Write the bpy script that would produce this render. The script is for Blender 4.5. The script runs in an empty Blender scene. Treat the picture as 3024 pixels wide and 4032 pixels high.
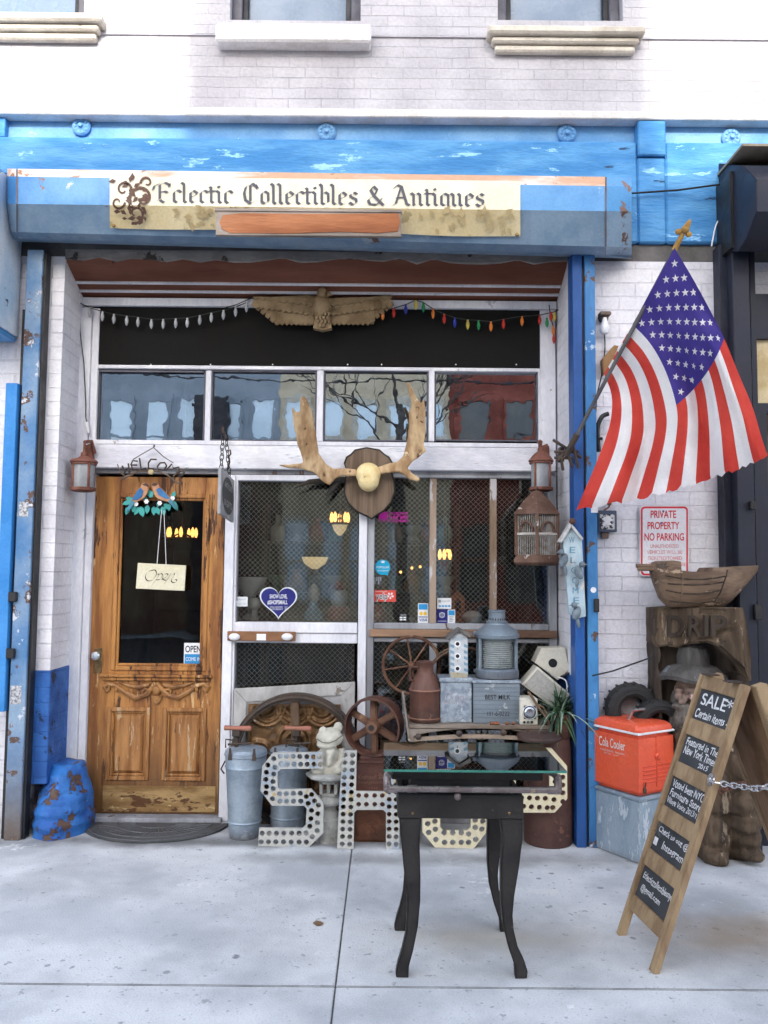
import bpy, bmesh, math, random
from mathutils import Vector, Matrix, noise as mnoise
from mathutils.geometry import delaunay_2d_cdt
random.seed(7)
R = math.radians
V = Vector
scene = bpy.context.scene
COL = scene.collection
# ---------------------------------------------------------------- camera
F = 1026.0; PITCH = R(4.1); ROLL = R(0.5); CAM = V((0, 0, 1.6))
_r0 = V((1, 0, 0)); _u0 = V((0, -math.sin(PITCH), math.cos(PITCH))); _w = V((0, math.cos(PITCH), math.sin(PITCH)))
_u = _u0 * math.cos(ROLL) - _r0 * math.sin(ROLL)
_r = _r0 * math.cos(ROLL) + _u0 * math.sin(ROLL)
cd = bpy.data.cameras.new('camera'); co = bpy.data.objects.new('camera', cd); COL.objects.link(co)
m3 = Matrix((_r, _u, -_w)).transposed(); co.matrix_world = Matrix.Translation(CAM) @ m3.to_4x4()
cd.sensor_fit = 'HORIZONTAL'; cd.sensor_width = 36; cd.lens = 36 * F / 952; cd.clip_end = 500; cd.clip_start = .05
scene.camera = co
def P(u, v, Y):                      # a measured direction carried to the depth Y where the thing stands
    d = _r * ((u - 476) / F) - _u * ((v - 635) / F) + _w
    return CAM + d * (Y / d.y)
def G(u, v):
    d = _r * ((u - 476) / F) - _u * ((v - 635) / F) + _w
    return CAM + d * (-CAM.z / d.z)
def zr(x0, y0, w, zw=952):
    s = w / zw
    return lambda x, y: ((x0 + x * s) / 3.17647, (y0 + y * s) / 3.17647)
ZP = lambda x, y: (x, y)
ZA = zr(0, 0, 1512); ZB = zr(1512, 0, 1512); ZC = zr(0, 900, 1200); ZD = zr(900, 900, 1100); ZE = zr(1900, 800, 1124)
ZF = zr(0, 1700, 1000, 747); ZG = zr(850, 1850, 700); ZH = zr(1450, 1850, 900); ZI = zr(850, 2550, 800)
ZJ = zr(1450, 2350, 900); ZK = zr(2200, 1900, 824); ZL = zr(2200, 2500, 824, 747); ZM = zr(1400, 2850, 900)
ZN = zr(440, 1700, 520, 943); ZO = zr(2000, 1650, 450, 879); ZQ = zr(2350, 2650, 674); ZR = zr(0, 600, 400, 391); ZS = zr(2700, 600, 324, 229)
def PZ(Z, x, y, Y): return P(*Z(x, y), Y)
def pl(Z, pts, Y): return [PZ(Z, x, y, Y) for x, y in pts]
# ---------------------------------------------------------------- mesh builder
class B:
    def __init__(s): s.bm = bmesh.new()
    def face(s, pts, mi=0):
        vs = [s.bm.verts.new(p) for p in pts]
        f = s.bm.faces.new(vs); f.material_index = mi; return f
    def box(s, c, d, rot=None, bev=0, mi=0):
        M = Matrix.Translation(V(c)) @ (rot.to_4x4() if rot else Matrix()) @ Matrix.Diagonal((d[0], d[1], d[2], 1))
        r = bmesh.ops.create_cube(s.bm, size=1, matrix=M)
        s._fin(r['verts'], mi, bev); return s
    def _fin(s, verts, mi, bev, seg=1):
        fs = set(f for v in verts for f in v.link_faces)
        for f in fs: f.material_index = mi
        if bev:
            es = set(e for f in fs for e in f.edges)
            bmesh.ops.bevel(s.bm, geom=list(es), offset=bev, segments=seg, affect='EDGES', clamp_overlap=True, material=-1)
    def bx(s, x0, x1, y0, y1, z0, z1, bev=0, mi=0):
        return s.box(((x0+x1)/2, (y0+y1)/2, (z0+z1)/2), (abs(x1-x0), abs(y1-y0), abs(z1-z0)), None, bev, mi)
    def rect(s, Z, x0, y0, x1, y1, Y, d, bev=0, mi=0):     # box whose front face was measured, at depth Y
        ym, xm = (y0+y1)/2, (x0+x1)/2
        a, b = PZ(Z, x0, ym, Y), PZ(Z, x1, ym, Y); t, u = PZ(Z, xm, y0, Y), PZ(Z, xm, y1, Y)
        return s.bx(a.x, b.x, Y, Y+d, u.z, t.z, bev, mi)
    def prism(s, pts, vec, mi=0, bev=0):
        n = len(pts); vec = V(vec)
        a = [s.bm.verts.new(p) for p in pts]; b = [s.bm.verts.new(V(p)+vec) for p in pts]
        fs = [s.bm.faces.new(a), s.bm.faces.new(b[::-1])]
        for i in range(n): fs.append(s.bm.faces.new((a[(i+1) % n], a[i], b[i], b[(i+1) % n])))
        for f in fs: f.material_index = mi
        bmesh.ops.recalc_face_normals(s.bm, faces=fs)
        if bev:
            es = set(e for f in fs[:2] for e in f.edges)
            bmesh.ops.bevel(s.bm, geom=list(es), offset=bev, segments=2, affect='EDGES', clamp_overlap=True, material=-1)
        return s
    def slab(s, Z, pts, Y, d, mi=0, bev=0): return s.prism(pl(Z, pts, Y), (0, d, 0), mi, bev)
    def tube(s, pts, r, n=8, mi=0, closed=False, caps=True):
        pts = [V(p) for p in pts]; m = len(pts); rings = []; up = None
        rr = r if isinstance(r, (list, tuple)) else [r]*m
        for i, p in enumerate(pts):
            if closed: t = pts[(i+1) % m] - pts[i-1]
            else: t = pts[min(i+1, m-1)] - pts[max(i-1, 0)]
            t.normalize()
            if up is None:
                up = V((0, 0, 1)) if abs(t.z) < .9 else V((1, 0, 0))
            x = t.cross(up)
            if x.length < 1e-6: x = t.cross(V((0, 1, 0)))
            x.normalize(); y = x.cross(t).normalized(); up = y
            rings.append([s.bm.verts.new(p + (x*math.cos(2*math.pi*k/n) + y*math.sin(2*math.pi*k/n))*rr[i]) for k in range(n)])
        for i in range(m if closed else m-1):
            a, b = rings[i], rings[(i+1) % m]
            for k in range(n):
                f = s.bm.faces.new((a[k], a[(k+1) % n], b[(k+1) % n], b[k])); f.material_index = mi
        if caps and not closed:
            for q in (rings[0][::-1], rings[-1]):
                f = s.bm.faces.new(q); f.material_index = mi
        return s
    def cyl(s, p0, p1, r0, r1=None, n=20, mi=0): return s.tube([p0, p1], [r0, r0 if r1 is None else r1], n, mi)
    def lathe(s, prof, c=(0, 0, 0), n=32, M=None, mi=0, ang=None, caps=True):
        c = V(c); M = M or Matrix.Identity(3); rings = []; full = ang is None
        a0, a1 = ang or (0, 2*math.pi); k = n if full else n+1
        for r, z in prof:
            rings.append([s.bm.verts.new(c + M @ V((max(r, 1e-4)*math.cos(a0+(a1-a0)*i/n), max(r, 1e-4)*math.sin(a0+(a1-a0)*i/n), z))) for i in range(k)])
        for a, b in zip(rings, rings[1:]):
            for i in range(n):
                j = (i+1) % k
                f = s.bm.faces.new((a[i], a[j], b[j], b[i])); f.material_index = mi
        if full and caps:
            for q, fl in ((rings[0], 1), (rings[-1], 0)):
                f = s.bm.faces.new(q[::-1] if fl else q); f.material_index = mi
        return s
    def lz(s, Z, cx, prof, Y, n=32, mi=0, ym=None):         # lathe about a vertical axis: half-widths and heights measured at depth Y
        y0 = ym if ym is not None else sum(q[1] for q in prof)/len(prof)
        c = PZ(Z, cx, y0, Y); k = (PZ(Z, cx+1, y0, Y) - c).length
        return s.lathe([(w*k, PZ(Z, cx, y, Y).z - c.z) for w, y in prof], c, n, None, mi)
    def ball(s, c, r, n=16, mi=0, rot=None):
        r = r if isinstance(r, (tuple, list)) else (r, r, r)
        M = Matrix.Translation(V(c)) @ (rot.to_4x4() if rot else Matrix()) @ Matrix.Diagonal((*r, 1))
        q = bmesh.ops.create_uvsphere(s.bm, u_segments=n, v_segments=max(6, n//2), radius=1, matrix=M)
        for f in set(f for v in q['verts'] for f in v.link_faces): f.material_index = mi
        return s
    def disc(s, c, r, n=20, nrm=(0, -1, 0), mi=0, d=.002):
        c = V(c); nrm = V(nrm).normalized()
        return s.cyl(c, c - nrm*d, r, r, n, mi)
    def torus(s, c, Rr, r, ax=(0, 1, 0), n=40, m=8, mi=0, sx=1.0, sz=1.0):
        q = V((0, 0, 1)).rotation_difference(V(ax)).to_matrix()
        return s.tube([V(c) + q @ V((Rr*sx*math.cos(2*math.pi*i/n), Rr*sz*math.sin(2*math.pi*i/n), 0)) for i in range(n)], r, m, mi, closed=True)
    def strip(s, a, b, w, nrm=(0, -1, 0), mi=0):
        a, b = V(a), V(b); t = (b-a).normalized(); x = t.cross(V(nrm)).normalized()*(w/2)
        return s.face((a-x, a+x, b+x, b-x), mi)
    def text(s, txt, TL, TR, BL, mi=0, shear=0, fit=True, ext=0, align='L', bold=0):
        TL, TR, BL = V(TL), V(TR), V(BL)
        c = bpy.data.curves.new('t', 'FONT'); c.body = txt; c.shear = shear; c.offset = bold
        o = bpy.data.objects.new('t', c); COL.objects.link(o)
        bpy.context.view_layer.update()
        dg = bpy.context.evaluated_depsgraph_get(); me = bpy.data.meshes.new_from_object(o.evaluated_get(dg))
        vs = [v.co.copy() for v in me.vertices]; ps = [list(p.vertices) for p in me.polygons]
        bpy.data.objects.remove(o); bpy.data.curves.remove(c); bpy.data.meshes.remove(me)
        x0 = min(v.x for v in vs); x1 = max(v.x for v in vs); y0 = min(v.y for v in vs); y1 = max(v.y for v in vs)
        W, H = (x1-x0), (y1-y0); ex, ey = TR-TL, TL-BL
        nv = [s.bm.verts.new(BL + ex*((v.x-x0)/W) + ey*((v.y-y0)/H)) for v in vs]
        nrm = ex.cross(ey)
        for p in ps:
            try:
                f = s.bm.faces.new([nv[i] for i in p]); f.material_index = mi
                if len(p) == 3 and f.calc_area() < 1e-12: pass
            except ValueError: pass
        return s
    def tx(s, txt, Z, x0, y0, x1, y1, Y, mi=0, shear=0, bold=0):
        return s.text(txt, PZ(Z, x0, y0, Y), PZ(Z, x1, y0, Y), PZ(Z, x0, y1, Y), mi, shear, bold=bold)
    def xf(s, M):
        bmesh.ops.transform(s.bm, matrix=M, verts=s.bm.verts); return s
    def bbox(s):
        xs = [v.co for v in s.bm.verts]
        return V([min(c[i] for c in xs) for i in range(3)]), V([max(c[i] for c in xs) for i in range(3)])
def remesh(b, vox, smooth=2, amp=0, fs=20):
    me = bpy.data.meshes.new('r'); b.bm.to_mesh(me); o = bpy.data.objects.new('r', me); COL.objects.link(o)
    md = o.modifiers.new('m', 'REMESH'); md.mode = 'VOXEL'; md.voxel_size = vox
    bpy.context.view_layer.update()
    me2 = bpy.data.meshes.new_from_object(o.evaluated_get(bpy.context.evaluated_depsgraph_get()))
    n = B(); n.bm.from_mesh(me2); bpy.data.objects.remove(o); bpy.data.meshes.remove(me); bpy.data.meshes.remove(me2)
    for i in range(smooth): bmesh.ops.smooth_vert(n.bm, verts=n.bm.verts, factor=.5, use_axis_x=True, use_axis_y=True, use_axis_z=True)
    if amp:
        n.bm.normal_update()
        for v in n.bm.verts: v.co += v.normal * (amp*mnoise.noise(v.co*fs))
    return n
# ---------------------------------------------------------------- objects
WL = {}
def obj(name, b, mats, parent=None, smooth=True, loc=None):
    me = bpy.data.meshes.new(name)
    lo, hi = b.bbox()
    if parent is not None: L = WL[parent.name]
    elif loc is not None: L = V(loc)
    else: L = V(((lo.x+hi.x)/2, (lo.y+hi.y)/2, lo.z))
    bmesh.ops.translate(b.bm, verts=b.bm.verts, vec=-L)
    b.bm.normal_update(); b.bm.to_mesh(me); b.bm.free()
    for m in (mats if isinstance(mats, (list, tuple)) else [mats]): me.materials.append(m)
    if smooth:
        me.shade_smooth()
        try: me.set_sharp_from_angle(angle=R(32))
        except Exception: pass
    o = bpy.data.objects.new(name, me); COL.objects.link(o)
    if parent is not None: o.parent = parent
    else: o.location = L
    WL[o.name] = L
    return o
def tag(o, label, cat, group=None):
    o['label'] = label; o['category'] = cat
    if group: o['group'] = group
    return o
def one(name, label, cat, b, mats, group=None): return tag(obj(name, b, mats), label, cat, group)
def thing(name, label, cat, parts, group=None, loc=None):
    """parts: (name, builder, material, [sub-parts], label)"""
    if loc is None:
        los, his = zip(*[p[1].bbox() for p in parts])
        lo = V([min(q[i] for q in los) for i in range(3)]); hi = V([max(q[i] for q in his) for i in range(3)])
        loc = V(((lo.x+hi.x)/2, (lo.y+hi.y)/2, lo.z))
    o = bpy.data.objects.new(name, None); COL.objects.link(o); o.location = loc; o.empty_display_size = .1
    WL[o.name] = V(loc); tag(o, label, cat, group)
    for p in parts: addpart(o, p)
    return o
SPLIT = {'latch', 'grommet', 'screw', 'knobs', 'entrance_holes', 'hole_ring', 'perch', 'raised_patch', 'hinge', 'bracket', 'notch', 'glass_pad', 'end_face', 'mounting_ear', 'guard_post', 'yellow_circles', 'soffit_strip', 'frieze_panel', 'small_sticker', 'label_sticker', 'eyes', 'top_trim'}
def islands(b):
    b.bm.verts.index_update(); seen = set(); out = []
    for v in b.bm.verts:
        if v in seen: continue
        st, comp = [v], [v]; seen.add(v)
        while st:
            q = st.pop()
            for e in q.link_edges:
                w_ = e.other_vert(q)
                if w_ not in seen: seen.add(w_); st.append(w_); comp.append(w_)
        n = B(); mp = {c: n.bm.verts.new(c.co) for c in comp}
        for f in {f for c in comp for f in c.link_faces}:
            g_ = n.bm.faces.new([mp[c] for c in f.verts]); g_.material_index = f.material_index
        out.append(n)
    return out
ONE = {'knobs': 'knob', 'entrance_holes': 'entrance_hole', 'yellow_circles': 'yellow_circle', 'eyes': 'eye'}
def addpart(o, p):
    if p[0] in SPLIT:
        for n in islands(p[1]): q = obj(ONE.get(p[0], p[0]), n, p[2], o)
        return q
    q = obj(p[0], p[1], p[2], o)
    if len(p) > 3 and p[3]:
        for sp in p[3]: addpart(q, sp)
    if len(p) > 4: q['label'] = p[4]
    return q
def dup(root, delta, label, rotz=0):
    r = root.copy(); COL.objects.link(r); r.location = root.location + V(delta); r['label'] = label; r.rotation_euler.z += rotz
    for ch in root.children:
        c = ch.copy(); COL.objects.link(c); c.parent = r
        for g in ch.children:
            d = g.copy(); COL.objects.link(d); d.parent = c
    return r
# ---------------------------------------------------------------- materials
def _nt(name):
    m = bpy.data.materials.new(name); m.use_nodes = True; nt = m.node_tree
    return m, nt, nt.nodes, nt.links, nt.nodes['Principled BSDF']
def rgba(c): return (*c, 1)
def sr(*c): return tuple(((x/255)/12.92 if x/255 <= .04045 else ((x/255+.055)/1.055)**2.4) for x in c)
def _noise(N, L, co, sc, det=6, ro=.6, st=None):
    if st:
        mp = N.new('ShaderNodeMapping'); mp.inputs['Scale'].default_value = st; L.new(co, mp.inputs['Vector']); co = mp.outputs[0]
    n = N.new('ShaderNodeTexNoise'); n.inputs['Scale'].default_value = sc; n.inputs['Detail'].default_value = det; n.inputs['Roughness'].default_value = ro
    L.new(co, n.inputs['Vector']); return n.outputs['Fac']
def _ramp(N, L, x, a, b):
    r = N.new('ShaderNodeMapRange'); r.inputs['From Min'].default_value = a; r.inputs['From Max'].default_value = b
    r.interpolation_type = 'SMOOTHSTEP'; L.new(x, r.inputs['Value']); return r.outputs['Result']
def _mix(N, L, f, a, b, mode='MIX'):
    m = N.new('ShaderNodeMix'); m.data_type = 'RGBA'; m.blend_type = mode
    if isinstance(f, float): m.inputs['Factor'].default_value = f
    else: L.new(f, m.inputs['Factor'])
    for i, c in ((6, a), (7, b)):
        if isinstance(c, tuple): m.inputs[i].default_value = rgba(c)
        else: L.new(c, m.inputs[i])
    return m.outputs[2]
def M(name, c1, c2=None, sc=6, st=None, rough=.65, metal=0, bump=.25, bsc=60, peel=None, pth=.6, psc=5, pst=None, peel2=None, p2th=.66, p2sc=9,
      brick=None, spec=.4, a=.35, b=.65, low=None, coat=0, ao=0):
    m, nt, N, L, bs = _nt(name)
    co = N.new('ShaderNodeTexCoord').outputs['Object']
    c2 = c2 or tuple(x*.75 for x in c1)
    f = _ramp(N, L, _noise(N, L, co, sc, 4, .6, st), a, b)
    col = _mix(N, L, f, c1, c2)
    fine = _noise(N, L, co, bsc, 2, .6, st)
    col = _mix(N, L, _ramp(N, L, fine, .25, .75), _mix(N, L, .12, col, (0., 0., 0.)), col)
    hgt = fine
    if brick:
        mp = N.new('ShaderNodeMapping'); mp.inputs['Rotation'].default_value = (R(90), 0, 0); L.new(co, mp.inputs['Vector'])
        sx = N.new('ShaderNodeSeparateXYZ'); L.new(co, sx.inputs[0]); ad = N.new('ShaderNodeMath'); ad.operation = 'ADD'
        L.new(sx.outputs['X'], ad.inputs[0]); L.new(sx.outputs['Y'], ad.inputs[1])
        cb = N.new('ShaderNodeCombineXYZ'); L.new(ad.outputs[0], cb.inputs['X']); L.new(sx.outputs['Z'], cb.inputs['Y'])
        wv = N.new('ShaderNodeVectorMath'); wv.operation = 'ADD'
        nz = N.new('ShaderNodeTexNoise'); nz.inputs['Scale'].default_value = 5; L.new(co, nz.inputs['Vector'])
        sc_ = N.new('ShaderNodeVectorMath'); sc_.operation = 'SCALE'; sc_.inputs['Scale'].default_value = .012; L.new(nz.outputs['Color'], sc_.inputs[0])
        L.new(cb.outputs[0], wv.inputs[0]); L.new(sc_.outputs[0], wv.inputs[1])
        bt = N.new('ShaderNodeTexBrick'); L.new(wv.outputs[0], bt.inputs['Vector']); bt.inputs['Scale'].default_value = 1
        bt.inputs['Brick Width'].default_value = .21; bt.inputs['Row Height'].default_value = brick; bt.inputs['Mortar Size'].default_value = .005
        bt.inputs['Mortar Smooth'].default_value = .4; bt.inputs['Color1'].default_value = (1, 1, 1, 1); bt.inputs['Color2'].default_value = (.96, .96, .97, 1); bt.inputs['Mortar'].default_value = (.80, .80, .84, 1)
        msk = _ramp(N, L, _noise(N, L, co, 1.6, 5), .45, .68)
        bcol = _mix(N, L, msk, (1., 1., 1.), bt.outputs['Color'])
        col = _mix(N, L, 1.0, col, bcol, 'MULTIPLY')
        iv = N.new('ShaderNodeMath'); iv.operation = 'MULTIPLY_ADD'; L.new(bt.outputs['Fac'], iv.inputs[0]); iv.inputs[1].default_value = -1.2; L.new(fine, iv.inputs[2]); hgt = iv.outputs[0]
    rg = None
    if peel is not None:
        pf = _ramp(N, L, _noise(N, L, co, psc, 6, .65, pst), pth, pth+.025)
        col = _mix(N, L, pf, col, peel)
        iv = N.new('ShaderNodeMath'); iv.operation = 'MULTIPLY_ADD'; L.new(pf, iv.inputs[0]); iv.inputs[1].default_value = -.8; L.new(hgt, iv.inputs[2]); hgt = iv.outputs[0]
    if peel2 is not None:
        pf = _ramp(N, L, _noise(N, L, co, p2sc, 6, .7, pst), p2th, p2th+.03)
        col = _mix(N, L, pf, col, peel2)
    if low is not None:                 # (z0, z1, colour): wear that grows towards the bottom of the thing
        sx = N.new('ShaderNodeSeparateXYZ'); L.new(co, sx.inputs[0])
        ad = N.new('ShaderNodeMath'); ad.operation = 'MULTIPLY_ADD'; ad.inputs[1].default_value = .35*abs(low[1]-low[0]); L.new(_noise(N, L, co, 14, 4, .7), ad.inputs[0]); L.new(sx.outputs['Z'], ad.inputs[2])
        col = _mix(N, L, _inv(N, L, _ramp(N, L, ad.outputs[0], low[0], low[1])), col, low[2])
    if False and ao:
        an = N.new('ShaderNodeAmbientOcclusion'); an.samples = 4; an.inputs['Distance'].default_value = ao
        col = _mix(N, L, _inv(N, L, _ramp(N, L, an.outputs['AO'], .25, .85)), col, tuple(x*.25 for x in c2))
    L.new(col, bs.inputs['Base Color'])
    bs.inputs['Metallic'].default_value = metal; bs.inputs['Specular IOR Level'].default_value = spec
    rr = N.new('ShaderNodeMapRange'); rr.inputs['To Min'].default_value = max(0, rough-.12); rr.inputs['To Max'].default_value = min(1, rough+.15); L.new(f, rr.inputs['Value']); L.new(rr.outputs[0], bs.inputs['Roughness'])
    if coat: bs.inputs['Coat Weight'].default_value = coat
    if bump:
        bp = N.new('ShaderNodeBump'); bp.inputs['Strength'].default_value = bump; bp.inputs['Distance'].default_value = .006; L.new(hgt, bp.inputs['Height']); L.new(bp.outputs[0], bs.inputs['Normal'])
    return m
def _inv(N, L, x):
    q = N.new('ShaderNodeMath'); q.operation = 'SUBTRACT'; q.inputs[0].default_value = 1; L.new(x, q.inputs[1]); return q.outputs[0]
def flat(name, c, rough=.6, metal=0, spec=.4): return M(name, c, tuple(x*.9 for x in c), rough=rough, metal=metal, bump=0, spec=spec)
def emit(name, c, s):
    m, nt, N, L, bs = _nt(name); bs.inputs['Base Color'].default_value = rgba(c); bs.inputs['Emission Color'].default_value = rgba(c); bs.inputs['Emission Strength'].default_value = s; return m
def glass(name, fac, tint=(1, 1, 1), wob=.03, gcol=(1, 1, 1), rough=0.0, wsc=1.5):
    m, nt, N, L, bs = _nt(name); N.remove(bs)
    tr = N.new('ShaderNodeBsdfTransparent'); tr.inputs[0].default_value = rgba(tint)
    gl = N.new('ShaderNodeBsdfGlossy'); gl.inputs['Roughness'].default_value = rough; gl.inputs[0].default_value = rgba(gcol)
    lw = N.new('ShaderNodeFresnel'); lw.inputs['IOR'].default_value = 1.45
    ad = N.new('ShaderNodeMath'); ad.operation = 'ADD'; ad.inputs[1].default_value = fac; ad.use_clamp = True; L.new(lw.outputs[0], ad.inputs[0])
    mx = N.new('ShaderNodeMixShader'); L.new(ad.outputs[0], mx.inputs[0]); L.new(tr.outputs[0], mx.inputs[1]); L.new(gl.outputs[0], mx.inputs[2])
    L.new(mx.outputs[0], N['Material Output'].inputs['Surface'])
    if wob:
        co = N.new('ShaderNodeTexCoord').outputs['Object']; n = _noise(N, L, co, wsc, 3, .5)
        bp = N.new('ShaderNodeBump'); bp.inputs['Strength'].default_value = 1; bp.inputs['Distance'].default_value = wob; L.new(n, bp.inputs['Height']); L.new(bp.outputs[0], gl.inputs['Normal'])
    return m
# ================================================================ materials
WB = sr(236, 234, 240)
brickw = M('painted_brick', (.53, .515, .55), (.44, .425, .46), sc=2.2, brick=.07, bump=.7, bsc=45, rough=.8, peel=(.36, .25, .2), pth=.76, psc=3.2, peel2=(.5, .49, .52), p2th=.7, p2sc=6)
brickp = M('painted_brick_pier', (.82, .81, .85), (.68, .67, .72), sc=2.5, brick=.088, bump=.9, bsc=45, rough=.8, peel2=(.4, .39, .42), p2th=.71, p2sc=7, low=(.0, .35, (.4, .4, .42)))
brickb = M('blue_brick', (.03, .14, .45), (.02, .09, .32), sc=5, brick=.088, bump=.9, bsc=40, rough=.6, peel=(.02, .03, .06), pth=.6, psc=9, peel2=(.5, .5, .55), p2th=.7, p2sc=7)
bluepl = M('blue_plinth', (.03, .17, .5), (.02, .1, .36), sc=6, bump=1, bsc=30, rough=.55, peel=(.09, .05, .035), pth=.525, psc=7, peel2=(.4, .45, .5), p2th=.66, p2sc=8)
bluebeam = M('blue_beam_paint', (.085, .31, .60), (.045, .21, .49), sc=4, st=(.5, 1, 2), bump=1, bsc=28, rough=.65, peel=(.02, .06, .14), pth=.67, psc=6, pst=(.6, 1, 2.5), peel2=(.28, .55, .82), p2th=.6, p2sc=4)
bluepanel = M('blue_panel_paint', (.17, .38, .64), (.11, .29, .56), sc=2, bump=.35, rough=.6, peel2=(.35, .5, .7), p2th=.68)
bluehood = M('blue_hood_paint', (.085, .30, .60), (.055, .22, .50), sc=3, bump=.12, rough=.4, peel=(.22, .12, .08), pth=.635, psc=4.5, peel2=(.45, .55, .66), p2th=.63, p2sc=5)
bluehoodl = M('weathered_blue_steel', (.24, .34, .45), (.16, .26, .38), sc=4, bump=.12, rough=.4, peel=(.11, .06, .04), pth=.64, psc=4.5, peel2=(.3, .36, .42), p2th=.62, p2sc=5)
rustlip = M('rusty_lip', (.55, .33, .21), (.72, .66, .62), sc=3.5, a=.42, b=.56, st=(.4, 1, 1), bump=.2, peel=(.35, .16, .08), pth=.6, psc=6)
bluerail = M('blue_rail_paint', (.06, .24, .50), (.03, .14, .36), sc=3, st=(1, 1, .4), bump=.3, rough=.5, peel=(.10, .055, .04), pth=.585, psc=7, peel2=(.4, .5, .6), p2th=.6, p2sc=4)
blueraild = M('dark_blue_rail_paint', (.02, .10, .34), (.015, .07, .24), sc=3, st=(1, 1, .4), bump=.2, rough=.5, peel2=(.09, .05, .04), p2th=.68)
blackm = M('black_metal', (.012, .012, .014), (.02, .02, .022), rough=.5, bump=.1)
navym = M('dark_navy_metal', (.018, .02, .034), (.028, .032, .048), sc=4, spec=.25, rough=.5, bump=.1, peel2=(.12, .13, .16), p2th=.72)
whitew = M('white_wood', (.78, .78, .82), (.62, .62, .68), sc=4, st=(1, 1, .35), bump=.35, rough=.7, peel=(.30, .27, .24), pth=.68, psc=7, peel2=(.45, .46, .5), p2th=.66)
whitebeam = M('peeling_white_beam', (.80, .80, .84), (.60, .60, .66), sc=5, st=(.35, 1, 1), bump=.5, rough=.75, peel=(.32, .29, .27), pth=.66, psc=5, pst=(.4, 1, 2), peel2=(.5, .52, .56), p2th=.6)
greyw = M('grey_weathered_wood', (.36, .37, .40), (.22, .22, .24), sc=5, st=(1, 1, .25), bump=.4, rough=.8, peel=(.12, .08, .06), pth=.64, psc=8, pst=(1, 1, .3))
brownw = M('brown_weathered_wood', (.30, .18, .11), (.16, .09, .06), sc=5, st=(.3, 1, 1), bump=.4, rough=.8, peel=(.42, .38, .36), pth=.62, psc=7, pst=(.4, 1, 1))
brownv = M('brown_mullion_wood', (.34, .26, .20), (.22, .15, .10), sc=5, st=(1, 1, .25), bump=.4, rough=.8, peel=(.45, .43, .43), pth=.6, psc=7, pst=(1, 1, .3))
rustsoff = M('rust_brown_soffit', (.19, .065, .035), (.12, .038, .02), sc=3, st=(.25, 1, 1), bump=.2, rough=.7, peel2=(.05, .02, .015), p2th=.66)
plaster = M('old_plaster', (.32, .30, .28), (.2, .18, .17), sc=5, st=(.5, 1, 1), bump=.8, peel=(.05, .04, .035), pth=.6, psc=5)
blackb = M('black_board', (.010, .010, .010), (.014, .013, .012), sc=2, rough=.85, bump=.1, spec=.1)
stonew = M('painted_stone', (.78, .77, .78), (.6, .58, .56), sc=5, bump=.5, rough=.8, peel=(.4, .34, .26), pth=.66)
stonec = M('cream_stone', (.66, .61, .53), (.5, .45, .38), sc=5, bump=.6, rough=.8, peel=(.2, .15, .1), pth=.68)
winf = M('grey_window_frame', (.12, .12, .15), (.09, .09, .11), bump=.05)
sash = M('dark_sash', (.03, .03, .035), bump=.05)
upglass = M('upper_window_shade', (.17, .24, .34), (.12, .18, .27), sc=1.5, bump=0, rough=.25, spec=.3)
transg = glass('transom_glass', .52, (.8, .85, .85), wob=.0011, gcol=(.92, .95, 1), wsc=3)
shopg = glass('shop_glass', .05, (.92, .94, .94), wob=.003)
doorg = glass('door_glass', .05, (.8, .82, .82), wob=.003)
wirem = M('wire', (.62, .62, .58), (.5, .5, .46), rough=.5, metal=.2, bump=0)
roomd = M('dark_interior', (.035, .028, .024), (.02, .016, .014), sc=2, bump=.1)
roomw = M('interior_wood', (.10, .06, .035), (.06, .035, .02), sc=4, st=(1, 1, .3), bump=.1)
dwood = M('varnished_door_wood', (.47, .215, .06), (.22, .082, .022), sc=7, st=(2.2, 1, .22), bump=.45, bsc=70, rough=.5, peel=(.56, .36, .17), pth=.635, psc=10, pst=(2, 1, .25), peel2=(.07, .026, .011), p2th=.56, p2sc=7, low=(.05, 1.0, (.12, .06, .025)), ao=.05)
dwoodp = M('worn_door_panel_wood', (.44, .21, .07), (.24, .10, .03), sc=9, st=(2.5, 1, .25), bump=.5, rough=.55, peel=(.46, .32, .19), pth=.585, psc=12, pst=(2.4, 1, .3), peel2=(.1, .04, .015), p2th=.62, ao=.04)
dwoodc = M('carved_door_wood', (.38, .18, .055), (.18, .075, .025), sc=14, bump=.4, rough=.5, peel=(.55, .38, .2), pth=.62, psc=18, ao=.04)
kick = M('worn_bare_wood', (.40, .26, .11), (.20, .11, .04), sc=8, st=(.5, 1, 2), bump=.5, rough=.8, peel=(.10, .045, .018), pth=.56, psc=8, pst=(.6, 1, 1.6), peel2=(.52, .39, .2), p2th=.6, p2sc=12)
brass = M('old_brass', (.30, .20, .09), (.16, .11, .06), sc=20, metal=.8, rough=.45)
crystal = M('crystal', (.75, .8, .85), (.5, .55, .6), sc=30, rough=.08, spec=1, metal=.4)
whitep = flat('white_paint', (.82, .82, .84)); blackp = flat('black_paint', (.012, .012, .014)); redp = flat('red_print', (.62, .03, .05))
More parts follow.
